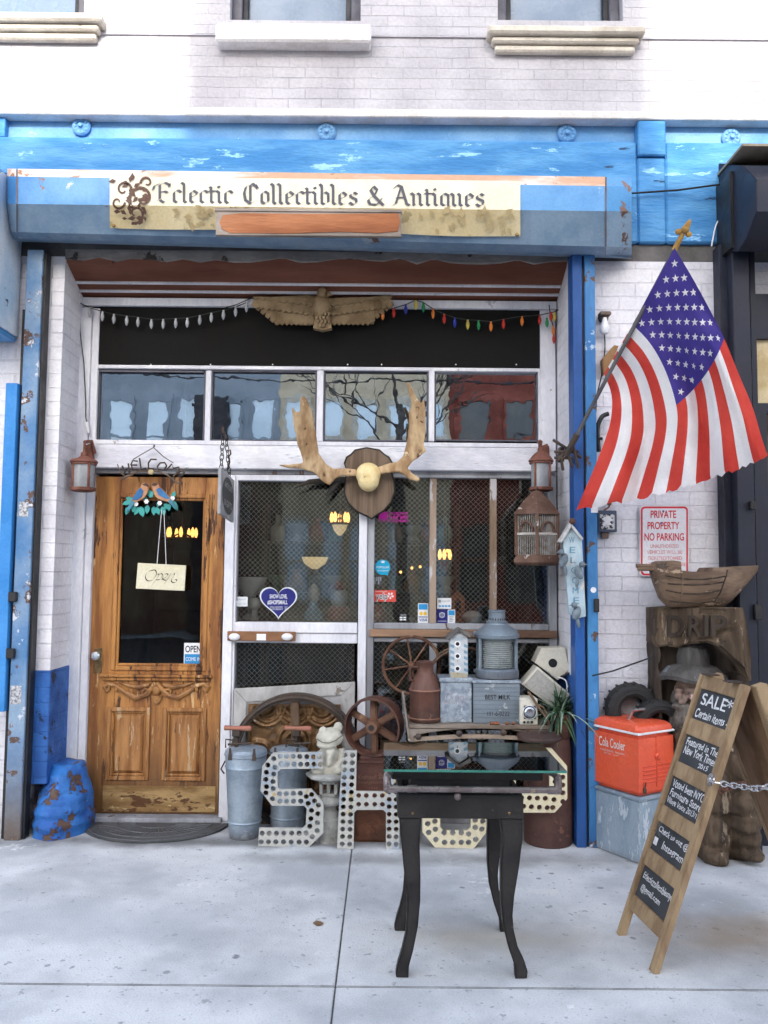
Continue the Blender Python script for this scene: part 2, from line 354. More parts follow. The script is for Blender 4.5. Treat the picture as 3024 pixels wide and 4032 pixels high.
# ================================================================ setting: pavement and street
conc = M('concrete', (.72, .73, .74), (.46, .475, .495), sc=1.5, a=.34, b=.66, bump=.5, bsc=110, rough=.9, peel=(.36, .37, .39), pth=.635, psc=13, peel2=(.74, .735, .725), p2th=.61, p2sc=1.3)
def _spots(m):
    nt = m.node_tree; N, L = nt.nodes, nt.links; bs = N['Principled BSDF']; src = bs.inputs['Base Color'].links[0].from_socket
    co = N.new('ShaderNodeTexCoord').outputs['Object']
    for sc_, th, colr in ((2.6, .035, (.22, .23, .25)), (6, .075, (.30, .31, .33)), (19, .12, (.40, .41, .42)), (45, .15, (.45, .46, .48))):
        vo = N.new('ShaderNodeTexVoronoi'); vo.inputs['Scale'].default_value = sc_; L.new(co, vo.inputs['Vector'])
        wn = N.new('ShaderNodeTexNoise'); wn.inputs['Scale'].default_value = 30; L.new(co, wn.inputs['Vector'])
        ad = N.new('ShaderNodeMath'); ad.operation = 'MULTIPLY_ADD'; ad.inputs[1].default_value = .12; L.new(wn.outputs['Fac'], ad.inputs[0]); L.new(vo.outputs['Distance'], ad.inputs[2])
        sel = N.new('ShaderNodeSeparateColor'); L.new(vo.outputs['Color'], sel.inputs[0])
        gt = N.new('ShaderNodeMath'); gt.operation = 'GREATER_THAN'; gt.inputs[1].default_value = .35; L.new(sel.outputs[0], gt.inputs[0])
        f = _inv(N, L, _ramp(N, L, ad.outputs[0], th+.05, th+.09)); mu = N.new('ShaderNodeMath'); mu.operation = 'MULTIPLY'; L.new(f, mu.inputs[0]); L.new(gt.outputs[0], mu.inputs[1])
        src = _mix(N, L, mu.outputs[0], src, colr)
    # rust stain near the right-hand carving, tan stains under the table
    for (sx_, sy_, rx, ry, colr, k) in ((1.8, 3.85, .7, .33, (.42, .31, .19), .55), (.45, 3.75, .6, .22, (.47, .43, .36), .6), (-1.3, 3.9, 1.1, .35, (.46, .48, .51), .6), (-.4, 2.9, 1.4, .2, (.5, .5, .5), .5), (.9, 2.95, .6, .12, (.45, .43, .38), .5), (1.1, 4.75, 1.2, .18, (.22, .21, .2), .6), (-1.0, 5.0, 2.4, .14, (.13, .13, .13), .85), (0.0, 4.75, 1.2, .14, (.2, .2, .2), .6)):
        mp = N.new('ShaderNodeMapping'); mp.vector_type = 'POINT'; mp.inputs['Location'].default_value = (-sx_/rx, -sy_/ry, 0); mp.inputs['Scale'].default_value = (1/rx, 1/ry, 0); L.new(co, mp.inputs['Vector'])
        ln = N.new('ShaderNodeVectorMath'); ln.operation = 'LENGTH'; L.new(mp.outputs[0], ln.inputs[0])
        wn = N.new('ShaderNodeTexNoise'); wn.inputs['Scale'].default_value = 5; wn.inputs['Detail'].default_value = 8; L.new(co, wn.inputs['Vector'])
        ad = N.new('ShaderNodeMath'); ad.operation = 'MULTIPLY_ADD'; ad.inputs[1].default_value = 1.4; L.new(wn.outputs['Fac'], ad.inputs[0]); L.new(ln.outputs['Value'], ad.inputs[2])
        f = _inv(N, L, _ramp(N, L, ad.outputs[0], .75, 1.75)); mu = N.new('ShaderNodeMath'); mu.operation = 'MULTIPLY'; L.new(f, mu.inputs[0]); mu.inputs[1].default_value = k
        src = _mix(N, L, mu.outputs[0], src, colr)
    nz = N.new('ShaderNodeTexNoise'); nz.inputs['Scale'].default_value = 2.2; nz.inputs['Detail'].default_value = 7; L.new(co, nz.inputs['Vector'])
    sv = N.new('ShaderNodeVectorMath'); sv.operation = 'SCALE'; sv.inputs['Scale'].default_value = .55; L.new(nz.outputs['Color'], sv.inputs[0])
    av = N.new('ShaderNodeVectorMath'); av.operation = 'ADD'; L.new(co, av.inputs[0]); L.new(sv.outputs[0], av.inputs[1])
    ve = N.new('ShaderNodeTexVoronoi'); ve.feature = 'DISTANCE_TO_EDGE'; ve.inputs['Scale'].default_value = .75; L.new(av.outputs[0], ve.inputs['Vector'])
    cr = _inv(N, L, _ramp(N, L, ve.outputs['Distance'], .0015, .006)); mk = _ramp(N, L, _noise(N, L, co, .9, 3), .58, .66)
    mu = N.new('ShaderNodeMath'); mu.operation = 'MULTIPLY'; L.new(cr, mu.inputs[0]); L.new(mk, mu.inputs[1])
    src = _mix(N, L, mu.outputs[0], src, (.22, .22, .23))
    gr = _noise(N, L, co, 260, 1); src = _mix(N, L, _ramp(N, L, gr, .62, .70), src, _mix(N, L, .35, src, (.1, .1, .1)))
    L.new(src, bs.inputs['Base Color'])
_spots(conc)
g0 = G(437, 1046); g1 = G(412, 1255); XJ = lambda y: g0.x + (g1.x-g0.x)*(y-g0.y)/(g1.y-g0.y)
YJ = G(476, 1224).y
b = B(); gp = .003; gy = .006
ys = [-.6, 1.2, YJ, 5.6]
for (ya, yb) in zip(ys, ys[1:]):
    for xa, xb in ((-8, -4.4), (-4.4, -2.3), (-2.3, None), (None, 2.6), (2.6, 4), (4, 8)):
        q = lambda x, y: XJ(max(y, 3)) if x is None else x
        pts = [(q(xa, ya)+gp, ya+gy, 0), (q(xb, ya)-gp, ya+gy, 0), (q(xb, yb)-gp, yb-gp, 0), (q(xa, yb)+gp, yb-gp, 0)]
        b.prism(pts, (0, 0, -.12), 1, .003); b.bm.faces.ensure_lookup_table()
b.bm.normal_update()
for f in b.bm.faces: f.material_index = 0 if f.normal.z > .9 else 1
o = obj('sidewalk', b, [conc, M('joint_edge', (.17, .17, .17), (.34, .34, .34), sc=9, bump=.3)], loc=(0, 0, 0)); o['kind'] = 'structure'
b = B(); b.bx(-8, 8, -.6, 7, -.3, -.012); o = obj('pavement_bed', b, M('joint_dirt', (.26, .26, .265), (.13, .13, .13), sc=20)); o['kind'] = 'structure'
b = B(); b.bx(-60, 60, -14.5, -.75, -.35, -.15); o = obj('street', b, M('asphalt', (.06, .06, .065), (.045, .045, .05), sc=3, bump=.4)); o['kind'] = 'structure'
b = B(); b.bx(-60, 60, -.75, -.61, -.35, 0, .015); o = obj('kerb', b, M('granite_kerb', (.3, .3, .32), (.22, .22, .24), sc=20)); o['kind'] = 'structure'
b = B(); b.bx(-150, 150, -150, 150, -.5, -.36); o = obj('ground', b, M('ground_dirt', (.2, .19, .18), sc=.5)); o['kind'] = 'structure'
# ================================================================ the shop building
YW = 5.10; YS = 5.42
X = lambda u, v, Y: P(u, v, Y).x
Zz = lambda u, v, Y: P(u, v, Y).z
bld = bpy.data.objects.new('shop_building', None); COL.objects.link(bld); bld.location = (0, YW, 0); WL['shop_building'] = V((0, YW, 0))
tag(bld, 'white painted brick shop building with blue cornice, weathered wooden door and mesh covered display windows', 'building')
def part(n, b_, m, par=bld, **k):
    if n in SPLIT: return addpart(par, (n, b_, m))
    return obj(n, b_, m, par, **k)
zc = Zz(476, 141, YW)                     # top of the cornice
b = B()
wins = [(-70, 104, 16), (285, 447, 25), (617, 772, 25)]
edges = [-3.6] + [X(q, 20, YW) for w in wins for q in w[:2]] + [4.4]
zs = [Zz(w[0], w[2], YW) for w in wins]; ztop = 7.6
for i in range(0, 8, 2): b.bx(edges[i], edges[i+1], YW, YW+.3, zc, ztop)
for i, w in enumerate(wins):
    b.bx(edges[2*i+1], edges[2*i+2], YW, YW+.3, zc, zs[i]); b.bx(edges[2*i+1], edges[2*i+2], YW, YW+.3, zs[i]+1.7, ztop)
b.bx(-3.6, 4.4, YW-.012, YW, Zz(476, 47, YW), Zz(476, 45, YW))
part('wall', b, brickw)
for i, w in enumerate(wins):
    x0, x1 = edges[2*i+1], edges[2*i+2]; z0 = zs[i]; fw = .065; y = YW+.07
    b = B(); b.bx(x0, x0+fw, y, y+.1, z0, z0+1.7, .006); b.bx(x1-fw, x1, y, y+.1, z0, z0+1.7, .006)
    b.bx(x0+fw, x0+fw+.035, y+.03, y+.1, z0+.04, z0+1.7, .004, 1); b.bx(x1-fw-.035, x1-fw, y+.03, y+.1, z0+.04, z0+1.7, .004, 1)
    b.bx(x0+fw, x1-fw, y+.025, y+.1, z0, z0+.04, .004, 1)
    wf = part('upper_window', b, [winf, sash])
    b = B(); b.bx(x0+.1, x1-.1, y+.07, y+.09, z0+.04, z0+1.7); part('pane', b, upglass, wf)
    b = B()
    sx = [(-40, 125, 17, 46, 0), (267, 460, 27, 52, 1), (605, 800, 28, 56, 2)][i]
    a0, a1 = X(sx[0], 35, YW-.1), X(sx[1], 35, YW-.1); zt, zb_ = Zz(476, sx[2]+2, YW-.1), Zz(476, sx[3], YW-.1)
    if i == 1: b.bx(a0, a1, YW-.1, YW+.06, zb_, zt, .012)
    else:
        h = zt-zb_; b.bx(a0, a1, YW-.11, YW+.06, zb_+h*.62, zt, .012); b.bx(a0+.03, a1-.03, YW-.075, YW, zb_+h*.33, zb_+h*.62-.002, .01); b.bx(a0+.05, a1-.05, YW-.05, YW, zb_, zb_+h*.33-.002, .01)
    part('window_sill', b, stonew if i == 1 else stonec, wf)
# frieze: ledge, recessed panels, rough beam
b = B(); zl = Zz(476, 145, YW-.06)
b.bx(-3.6, 4.4, YW-.06, YW+.3, zl, zc-.002, .006); part('cornice_ledge', b, stonew)
b = B(); zp1 = Zz(476, 176, YW)
for x0, x1 in ((X(8, 160, YW), X(788, 160, YW)), (X(822, 160, YW), 4.4)): b.bx(x0, x1, YW+.03, YW+.3, zp1, zl-.001)
part('frieze_panel', b, bluepanel)
b = B()
b.bx(-3.6, X(8, 160, YW), YW-.02, YW+.3, zp1+.001, zl-.001, .004); b.bx(X(788, 160, YW), X(822, 160, YW), YW-.05, YW+.3, zp1-.1, zl-.001, .008)
zb0 = Zz(830, 304, YW)
b.bx(-3.6, X(788, 160, YW)-.002, YW-.03, YW+.3, zb0, zp1, .012); b.bx(X(822, 160, YW)+.002, 4.4, YW-.03, YW+.3, zb0, zp1, .012)
b.bx(X(788, 160, YW), X(822, 160, YW), YW-.03, YW+.3, zb0, zp1-.102, .01)
part('frieze_beam', b, bluebeam)
for (u, v) in ((102, 159), (405, 166), (702, 168), (905, 173)):
    b = B(); c = P(u, v, YW+.03); b.lathe([(.058, 0), (.06, .02), (.05, .03), (.03, .024), (.018, .03), (.012, .045), (0, .047)], c, 28, Matrix.Rotation(R(90), 3, 'X'))
    for k in range(10):
        a = k*math.pi/5; b.ball(c+V((.04*math.cos(a), -.028, .04*math.sin(a))), (.011, .006, .011), 8)
    part('rosette', b, bluepanel)
b = B()
for (u, v) in ((77, 119.5),): pass
# piers and right-hand wall
xl = X(67, 700, YW); xr = X(712, 640, 4.97); zlow = .98; ZL_ = Zz(400, 321, YW)
b = B(); b.bx(-3.6, xl, YW, YW+.36, zlow, ZL_); part('brick_pier', b, brickp)
b = B(); b.bx(X(34, 900, YW), xl+.004, YW-.004, YW+.36, .3, zlow-.001, .006); part('pier_foot', b, brickb)
b = B(); b.bx(-3.6, X(34, 900, YW)-.01, YW+.02, YW+.36, 0, zlow-.001); part('brick_pier', b, brickp)
b = B(); c = V((X(55, 1000, YW), YW+.09, 0)); xa, xb = X(26, 1020, 5.02), X(98, 1020, 5.02); cx = (xa+xb)/2; hw = (xb-xa)/2
for z, w in ((0, 1), (.07, 1.02), (.14, .98), (.2, .88), (.26, .72), (.32, .58)):
    b.ball((cx+.01*z, YW+.14, z), (hw*w, .25*w, .07), 20)
b.lathe([(hw*.98, 0), (hw, .05), (hw*1.01, .12), (hw*.95, .19), (hw*.86, .25), (hw*.72, .30), (hw*.66, .36), (hw*.64, .40)], (cx, YW+.17, 0), 24)
b = remesh(b, .014, 3, .012, 11); part('pier_plinth', b, bluepl)
b = B(); b.bx(xr-.001, xr+.07, 4.99, YS+.1, .98, ZL_); b.bx(xr+.07, 4.4, YW, YW+.36, 0, ZL_); part('brick_pier', b, brickp)
b = B(); b.bx(xr-.003, xr+.07, 4.985, YS+.1, 0, .979); part('pier_foot', b, brickb)
b = B(); b.bx(-3.6, 4.4, YW, YW+.36, ZL_+.003, zb0-.002); part('lintel', b, M('shaded_lintel', (.16, .15, .15), (.09, .085, .08), sc=4, bump=.4))  # dark grey paints in the shadow under the hood
# soffit under the lintel
XL, XR = xl, xr
b = B(); zA, zB = Zz(400, 325, YW+.03), Zz(400, 371, YS)
b.prism([(XL, YW+.002, ZL_-.002), (XL, YW+.03, zA-.02), (XL, YS, zB), (XL, YS+.06, zB), (XL, YS+.06, ZL_-.002)], (XR-XL, 0, 0)); part('soffit', b, rustsoff)
b = B()
for t in (.55, .80):
    y = YW+.03+(YS-YW-.03)*t; z = zA-.02+(zB-zA+.02)*t
    b.box(((XL+XR)/2, y-.004, z-.004), (XR-XL-.01, .016, .012), Matrix.Rotation(math.atan2(zB-zA, YS-YW), 3, 'X'))
part('soffit_strip', b, whitew)
b = B(); pts = []
n = 30
top = [(XL+(XR-XL)*i/n, YW-.006, Zz(400, 312, YW-.006)) for i in range(n+1)]; bot = [(XL+(XR-XL)*i/n, YW-.006, Zz(400, 322, YW)+random.uniform(-.02, .012)) for i in range(n+1)]
b.prism(top+bot[::-1], (0, .03, 0)); part('plaster_edge', b, plaster)
# shopfront woodwork
g = .012
def RP(b, u0, v0, u1, v1, Y, d, bev=.004, mi=0): return b.rect(ZP, u0, v0, u1, v1, Y, d, bev, mi)
b = B()
RP(b, 88, 371, 690, 381, YS-.02, .1)
b.bx(X(90, 700, YS), X(104, 700, YS), YS-.02, YS+.1, 0, Zz(97, 382, YS)); b.bx(X(104.4, 700, YS), X(113, 700, YS), YS, YS+.1, 0, Zz(97, 382, YS), .003)
b.bx(X(670, 500, YS), X(689, 500, YS), YS, YS+.1, Zz(680, 583, YS), Zz(680, 382, YS), .003)
RP(b, 112.5, 454.5, 669.5, 459, YS+.001, .1); RP(b, 112.5, 547.5, 669.5, 553, YS-.012, .1)
for (u0, u1) in ((113, 119.5), (254.3, 261), (392.5, 400.5), (531.5, 538.5), (667.5, 669.8)): RP(b, u0, 459.4, u1, 547.2, YS+.002, .08, .003)
part('shopfront_frame', b, whitew)
b = B(); RP(b, 113.5, 382, 669, 454, YS+.01, .05, .002)
for u in (117, 212, 300, 360, 435, 500, 560, 625, 662): pass
bb = part('fascia_board', b, blackb)
b = B()
for u in (115.5, 187, 261, 338, 431, 473, 565, 640): b.ball(P(u, 452.2, YS+.01), .005, 8)
part('screw', b, whitep, bb)
for (u0, u1) in ((119.5, 254.3), (261, 392.5), (400.5, 531.5), (538.5, 667.5)):
    b = B(); RP(b, u0+.5, 459.8, u1-.5, 546.8, YS+.05, .004, 0); wf = part('transom_window', b, transg)
    b = B(); w = 2.2
    for q in ((u0, 459.4, u0+w, 547.2), (u1-w, 459.4, u1, 547.2), (u0+w, 459.4, u1-w, 461.5), (u0+w, 545.5, u1-w, 547.2)): RP(b, *q, YS+.02, .02, .001)
    part('sash', b, winf, wf)
b = B(); RP(b, 112.5, 553.4, 689, 582.5, YS-.03, .12, .006); part('header_beam', b, whitebeam)
b = B(); RP(b, 113, 582.8, 690, 589, YS+.01, .1, .002); part('header_trim', b, greyw)
# jamb between door and window; centre post
b = B(); b.bx(X(276, 800, YS), X(288, 800, YS), YS-.015, YS+.1, 0, Zz(280, 589, YS), .005); b.bx(X(288.3, 800, YS), X(290.5, 800, YS), YS, YS+.1, 0, Zz(280, 589, YS))
RP(b, 290.8, 589.3, 444, 596.5, YS, .08); 
b.bx(X(443.5, 800, YS), X(454, 800, YS), YS-.012, YS+.1, 0, Zz(450, 589, YS), .005)
RP(b, 290.8, 772, 443, 785, YS, .08); RP(b, 290.8, 785.3, 443, 797.5, YS+.012, .08)
part('window_post', b, whitew)
b = B(); b.bx(X(454.4, 800, YS), X(463, 800, YS), YS, YS+.1, 0, Zz(450, 589, YS), .004); RP(b, 463.4, 589.3, 689, 593, YS+.003, .08)
b.bx(X(681, 800, YS), X(691, 800, YS), YS+.004, YS+.1, 0, Zz(680, 589, YS), .003)
RP(b, 463.4, 773.5, 680.5, 781, YS-.004, .09); RP(b, 463.4, 791, 680.5, 797, YS+.003, .08)
RP(b, 532, 797.4, 541, 990, YS+.012, .06)
part('window_post', b, greyw)
b = B(); RP(b, 458, 781.3, 691, 790.7, YS-.02, .1, .004); part('window_sill', b, brownw)
b = B(); RP(b, 532.5, 593.4, 541, 773, YS+.01, .06, .003); RP(b, 607.5, 593.4, 616, 773, YS+.01, .06, .003); part('mullion', b, brownv)
def wires(x0, x1, z0, z1, y, pitch=.034, w=.0017, right_lean_only=False):
    b = B(); W = x1-x0; H = z1-z0; k = -int(H/pitch)-1
    for sgn in (1, -1):
        i = -int(H/pitch)-2
        while i*pitch < W+H:
            s0 = i*pitch          # line x = s0 + t, z = t (sgn 1)
            t0 = max(0, -s0); t1 = min(H, W-s0)
            if t1 > t0:
                a = (x0+s0+t0, t0); c = (x0+s0+t1, t1)
                if sgn < 0: a = (x1+x0-a[0], a[1]); c = (x1+x0-c[0], c[1])
                b.strip((a[0], y+(.0008*sgn), z0+a[1]), (c[0], y+(.0008*sgn), z0+c[1]), w)
            i += 1
    return b
def display(u0, v0, u1, v1, par=None, z0=None):
    a, c = P(u0, (v0+v1)/2, YS+.05), P(u1, (v0+v1)/2, YS+.05); zt = Zz((u0+u1)/2, v0, YS+.05); zb = z0 if z0 is not None else Zz((u0+u1)/2, v1, YS+.05)
    b = B(); b.bx(a.x, c.x, YS+.05, YS+.054, zb, zt); w = part('display_window', b, shopg)
    part('wire_mesh', wires(a.x, c.x, zb, zt, YS+.075), wirem, w); return w
display(290.5, 596.5, 443.5, 772); display(463, 593, 532.5, 773.5); display(541, 593, 607.5, 773.5); display(616, 593, 681, 773.5)
display(290.5, 797.5, 443.5, 0, z0=.12); display(463, 797, 532, 0, z0=.12); display(541, 797, 681, 0, z0=.12)
b = B(); b.bx(X(288, 800, YS), X(691, 800, YS), YS-.02, YS+.12, 0, .118, .005); part('stall_riser', b, greyw)
# dark room behind the glass
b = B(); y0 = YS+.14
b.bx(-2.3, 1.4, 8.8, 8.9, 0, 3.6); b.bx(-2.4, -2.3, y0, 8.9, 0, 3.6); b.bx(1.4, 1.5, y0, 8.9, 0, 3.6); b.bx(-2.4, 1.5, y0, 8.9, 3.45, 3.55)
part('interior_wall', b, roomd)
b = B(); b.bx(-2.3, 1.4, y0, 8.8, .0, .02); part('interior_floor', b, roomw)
# ---- the door
YD = YS+.035
dx0, dx1 = X(*ZF(266, 620), YD), X(*ZF(652, 620), YD); dz1 = Zz(*ZF(460, 134), YD); dz0 = .03
gx0, gx1 = X(*ZF(347, 440), YD), X(*ZF(599, 440), YD); gz0, gz1 = Zz(*ZF(470, 690), YD), Zz(*ZF(470, 196), YD)
b = B(); b.bx(X(112, 1010, YS), X(276, 1010, YS), YS-.05, YS+.12, 0, .028, .004); part('threshold', b, greyw)
b = B(); b.bx(dx0, gx0, YD, YD+.05, dz0, dz1, .003); b.bx(gx1, dx1, YD, YD+.05, dz0, dz1, .003)
b.bx(gx0+.0005, gx1-.0005, YD+.001, YD+.05, gz1, dz1, .002)
zz = lambda y: Zz(*ZF(450, y), YD); xx = lambda x: X(*ZF(x, 920), YD)
b.bx(gx0+.0005, gx1-.0005, YD+.001, YD+.05, zz(815), gz0, .002); b.bx(gx0+.0005, gx1-.0005, YD+.001, YD+.05, dz0, zz(1025), .002)
b.bx(gx0+.0005, gx1-.0005, YD+.018, YD+.05, zz(1025), zz(815)); b.bx(xx(438), xx(478), YD+.0012, YD+.05, zz(1025), zz(815), .002)
door = part('door', b, dwood)
b = B()
for q, w, y, d in ((0, .03, -.012, .02), (.028, .018, .002, .02)):
    a0, a1, c0, c1 = gx0-.03+q, gx1+.03-q, gz0-.03+q, gz1+.03-q
    b.bx(a0, a0+w, YD+y, YD+y+d, c0, c1, .005); b.bx(a1-w, a1, YD+y, YD+y+d, c0, c1, .005); b.bx(a0+w, a1-w, YD+y, YD+y+d, c1-w, c1, .005); b.bx(a0+w, a1-w, YD+y, YD+y+d, c0, c0+w, .005)
part('glazing_bead', b, dwood, door)
b = B(); b.bx(gx0, gx1, YD+.03, YD+.034, gz0, gz1); part('glass_pane', b, doorg, door)
b = B(); b.bx(X(*ZF(296, 725), YD), X(*ZF(624, 725), YD), YD-.035, YD, zz(722), zz(714), .004); b.bx(X(*ZF(304, 725), YD), X(*ZF(616, 725), YD), YD-.022, YD, zz(733), zz(722)-.0005, .006); part('ledge', b, dwood, door)
b = B(); cz = [(0, 740), (18, 760), (35, 775), (62, 783), (95, 765), (118, 748), (140, 742), (152, 752), (146, 764), (136, 758)]
for sg in (-1, 1):
    cv = [PZ(ZF, 460+sg*x, y, YD-.008) for x, y in cz]
    b.tube(cv, [.02, .017, .018, .02, .016, .014, .016, .016, .013, .008], 8)
    b.tube([PZ(ZF, 460+sg*x, y, YD-.006) for x, y in ((20, 745), (50, 752), (80, 748), (110, 738))], [.012, .015, .013, .006], 8)
    b.torus(PZ(ZF, 460+sg*32, 768, YD-.014), .021, .009, n=16); b.torus(PZ(ZF, 460+sg*146, 752, YD-.012), .015, .008, n=14)
    for k in range(5): b.ball(PZ(ZF, 460+sg*(30+k*22), 775-k*4, YD-.012), (.012, .01, .016), 8)
b.slab(ZF, [(444, 778), (476, 778), (470, 796), (460, 804), (450, 796)], YD-.02, .02, bev=.004); b.ball(PZ(ZF, 460, 760, YD-.008), (.03, .018, .035), 12)
part('carved_swag', b, dwoodc, door)
for (a0, a1) in ((314, 440), (478, 606)):
    b = B()
    def fr(x0, x1, z0, z1, w, y, d):
        b.bx(x0, x0+w, YD+y, YD+y+d, z0, z1, .004); b.bx(x1-w, x1, YD+y, YD+y+d, z0, z1, .004); b.bx(x0+w, x1-w, YD+y, YD+y+d, z1-w, z1, .004); b.bx(x0+w, x1-w, YD+y, YD+y+d, z0, z0+w, .004)
    X0, X1, Z0, Z1 = xx(a0), xx(a1), zz(1026), zz(812)
    fr(X0, X1, Z0, Z1, .025, -.012, .03); fr(X0+.026, X1-.026, Z0+.026, Z1-.026, .015, .002, .016)
    i = .062; A = [(X0+.04, YD+.017, Z0+.04), (X1-.04, YD+.017, Z0+.04), (X1-.04, YD+.017, Z1-.04), (X0+.04, YD+.017, Z1-.04)]
    C = [(X0+i, YD-.004, Z0+i), (X1-i, YD-.004, Z0+i), (X1-i, YD-.004, Z1-i), (X0+i, YD-.004, Z1-i)]
    b.face(C)
    for k in range(4): b.face((A[k], A[(k+1) % 4], C[(k+1) % 4], C[k]))
    part('door_panel', b, dwoodp, door)
b = B(); b.bx(X(*ZF(302, 1080), YD), X(*ZF(634, 1080), YD), YD-.006, YD, zz(1118), zz(1042), .002); part('kick_plate', b, kick, door)
b = B(); c = PZ(ZF, 289, 668, YD); b.bx(c.x-.025, c.x+.025, YD-.008, YD, Zz(*ZF(289, 710), YD), Zz(*ZF(289, 637), YD), .003)
b.cyl(PZ(ZF, 281, 660, YD-.01), PZ(ZF, 281, 660, YD-.045), .010, .014, 12); part('lock_plate', b, brass, door)
b = B(); b.ball(PZ(ZF, 281, 660, YD-.06), (.028, .02, .028), 10); part('door_knob', b, crystal, door, smooth=False)
# ================================================================ across the street (behind the camera: it shades the shop front and shows in the glass)
def facade(name, label, x0, x1, h, wall, glassm, cols, rows, trim, y=-10.0, extra=None):
    b = B(); b.bx(x0, x1, y-6, y, -.2, h)
    parts = []
    W = (x1-x0)/cols
    for c in range(cols):
        for r in range(rows):
            z0 = .9+r*3.1; wx0 = x0+W*c+W*.22; wx1 = x0+W*(c+1)-W*.22
            if z0+1.9 > h-.2: continue
            f = B(); f.bx(wx0-.09, wx1+.09, y+.001, y+.06, z0-.1, z0); f.bx(wx0-.09, wx1+.09, y+.001, y+.06, z0+1.9, z0+2.05); f.bx(wx0-.09, wx0, y+.001, y+.05, z0, z0+1.9); f.bx(wx1, wx1+.09, y+.001, y+.05, z0, z0+1.9); f.bx(wx0, wx1, y+.001, y+.05, z0+.92, z0+.99)
            gl = B(); gl.bx(wx0, wx1, y+.001, y+.02, z0, z0+1.9)
            parts.append(('window', f, trim, [('pane', gl, glassm)]))
    b2 = B(); b2.bx(x0-.05, x1+.05, y-.001, y+.25, h-.4, h-.003, .02); parts.append(('cornice', b2, trim))
    return thing(name, label, 'building', [('wall', b, wall)] + (extra or []) + parts)
creamw = M('cream_brick', (.62, .52, .36), (.5, .41, .28), sc=2, brick=.08, bump=.2); redbr = M('red_brick', (.26, .055, .03), (.16, .035, .02), sc=2, brick=.08, bump=.3)
palew = M('pale_blue_panel', (.30, .34, .38), (.24, .28, .32), sc=1.2, brick=.12, bump=.2); skyg = M('street_window', (.66, .78, .86), (.52, .64, .72), sc=.9, rough=.1, bump=0, spec=.8); darkg = M('dark_window', (.03, .03, .035), (.1, .09, .08), sc=.9, rough=.1, bump=0)
darkst = M('dark_column', (.035, .03, .035)); ctrim = M('cream_trim', (.6, .55, .45)); btrim = M('brown_trim', (.12, .08, .06))
ex = B(); ex.bx(-4.8, -4.0, -10, -9.7, 0, 6.0)
ex2 = B(); ex2.bx(-9, -4.82, -9.999, -9.93, 0, 4.0); ex2.bx(-3.98, -2.645, -9.999, -9.93, 0, 4.0)
facade('low_building', 'low pale blue building with tall windows across the street', -9, -2.64, 7.9, palew, skyg, 7, 2, palew, extra=[('column', ex, darkst), ('shop_cladding', ex2, M('brown_cladding', (.10, .04, .03), (.2, .16, .1), sc=.7, bump=0))])
ex = B(); ex.bx(-1.29, 1.67, -15, -10.02, 11.2, 19)  # unseen roof block, added and sized to shade the middle of the upper wall
facade('loft_building', 'cream brick loft building with an added shadow block on its roof across the street', -2.65, 1.68, 11.24, creamw, skyg, 5, 3, ctrim, extra=[('shadow_block', ex, creamw)])
facade('brick_building', 'dark red brick building across the street', 1.675, 10, 11.05, redbr, darkg, 7, 3, redbr)
tb = M('bare_bark', (.07, .06, .05), (.04, .033, .03), sc=9, bump=.5); random.seed(21)
tr_t, tr_c = B(), B(); tr_t.tube([(.3, -4, -.14), (.33, -4.02, 2), (.25, -4, 3.6), (.3, -3.95, 4.6)], [.14, .11, .09, .07], 8)
def limb(b, p, d, l, r, n):
    pts = [p]; q = p
    for i in range(4): d = (d+V((random.uniform(-.3, .3), random.uniform(-.3, .3), random.uniform(-.1, .25)))).normalized(); q = q+d*l/4; pts.append(q)
    b.tube(pts, [r, r*.85, r*.7, r*.55, r*.35], 5)
    if n:
        for i in (2, 3, 4, 4): limb(b, pts[i], (d+V((random.uniform(-1, 1), random.uniform(-.6, .6), random.uniform(-.3, .6)))).normalized(), l*.62, r*.5, n-1)
for k in range(7): limb(tr_c, V((.3, -3.97, 3.5+k*.17)), V((math.cos(k*2.4), .5*math.sin(k*2.4), .7)).normalized(), 1.3, .035, 2)
thing('street_tree', 'bare leafless street tree mirrored in the transom glass', 'tree', [('trunk', tr_t, tb), ('crown', tr_c, tb)])
for i, (z_, lab) in enumerate(((5.3, 'lower sagging overhead cable mirrored in the transom glass'), (5.75, 'upper sagging overhead cable mirrored in the transom glass'))):
    b = B(); b.tube([(-9+18*k/20, -5-.2*i, z_+.35*(k/10-1)**2) for k in range(21)], .022, 5); one('overhead_cable', lab, 'cable', b, darkst)
# ================================================================ signs and fittings on the front
YA = 4.72
rows = [(5.04, 228, 238), (4.75, 209.5, 219.5), (4.715, 219, 231), (4.715, 253, 262), (4.83, 288, 306), (4.93, 296, 316), (5.04, 300, 320)]
cols = [(9, .12), (21, 0), (125, 0), (658, 0), (751, 0), (783, .14)]
def hoodpt(ci, ri, dy=0):
    u, add = cols[ci]; Y, vl, vr = rows[ri]; Y = min(Y+add, 5.04)+dy
    return P(u, vl+(vr-vl)*(u-20)/731, Y)
hb, hl, he = B(), B(), B()
lipb = B()
for ri in range(len(rows)-1):
    for ci in range(5):
        q = [hoodpt(ci, ri), hoodpt(ci+1, ri), hoodpt(ci+1, ri+1), hoodpt(ci, ri+1)]
        (lipb if ri < 2 and ci < 4 else hl if ri >= 3 else he if ci in (0, 4) else hb).face(q[::-1])
for ci in (0, 5): he.face([hoodpt(ci, ri) for ri in range(len(rows))])
hr = B()
for (u0, u1, v0, v1) in ((62, 123, 221, 247), (659, 716, 233, 260)):
    for k in range(2):
        a, c = u0+(u1-u0)*k/2+1, u0+(u1-u0)*(k+1)/2-1; hr.rect(ZP, a, v0, c, v1, YA-.004, .005, .002)
bl = B()
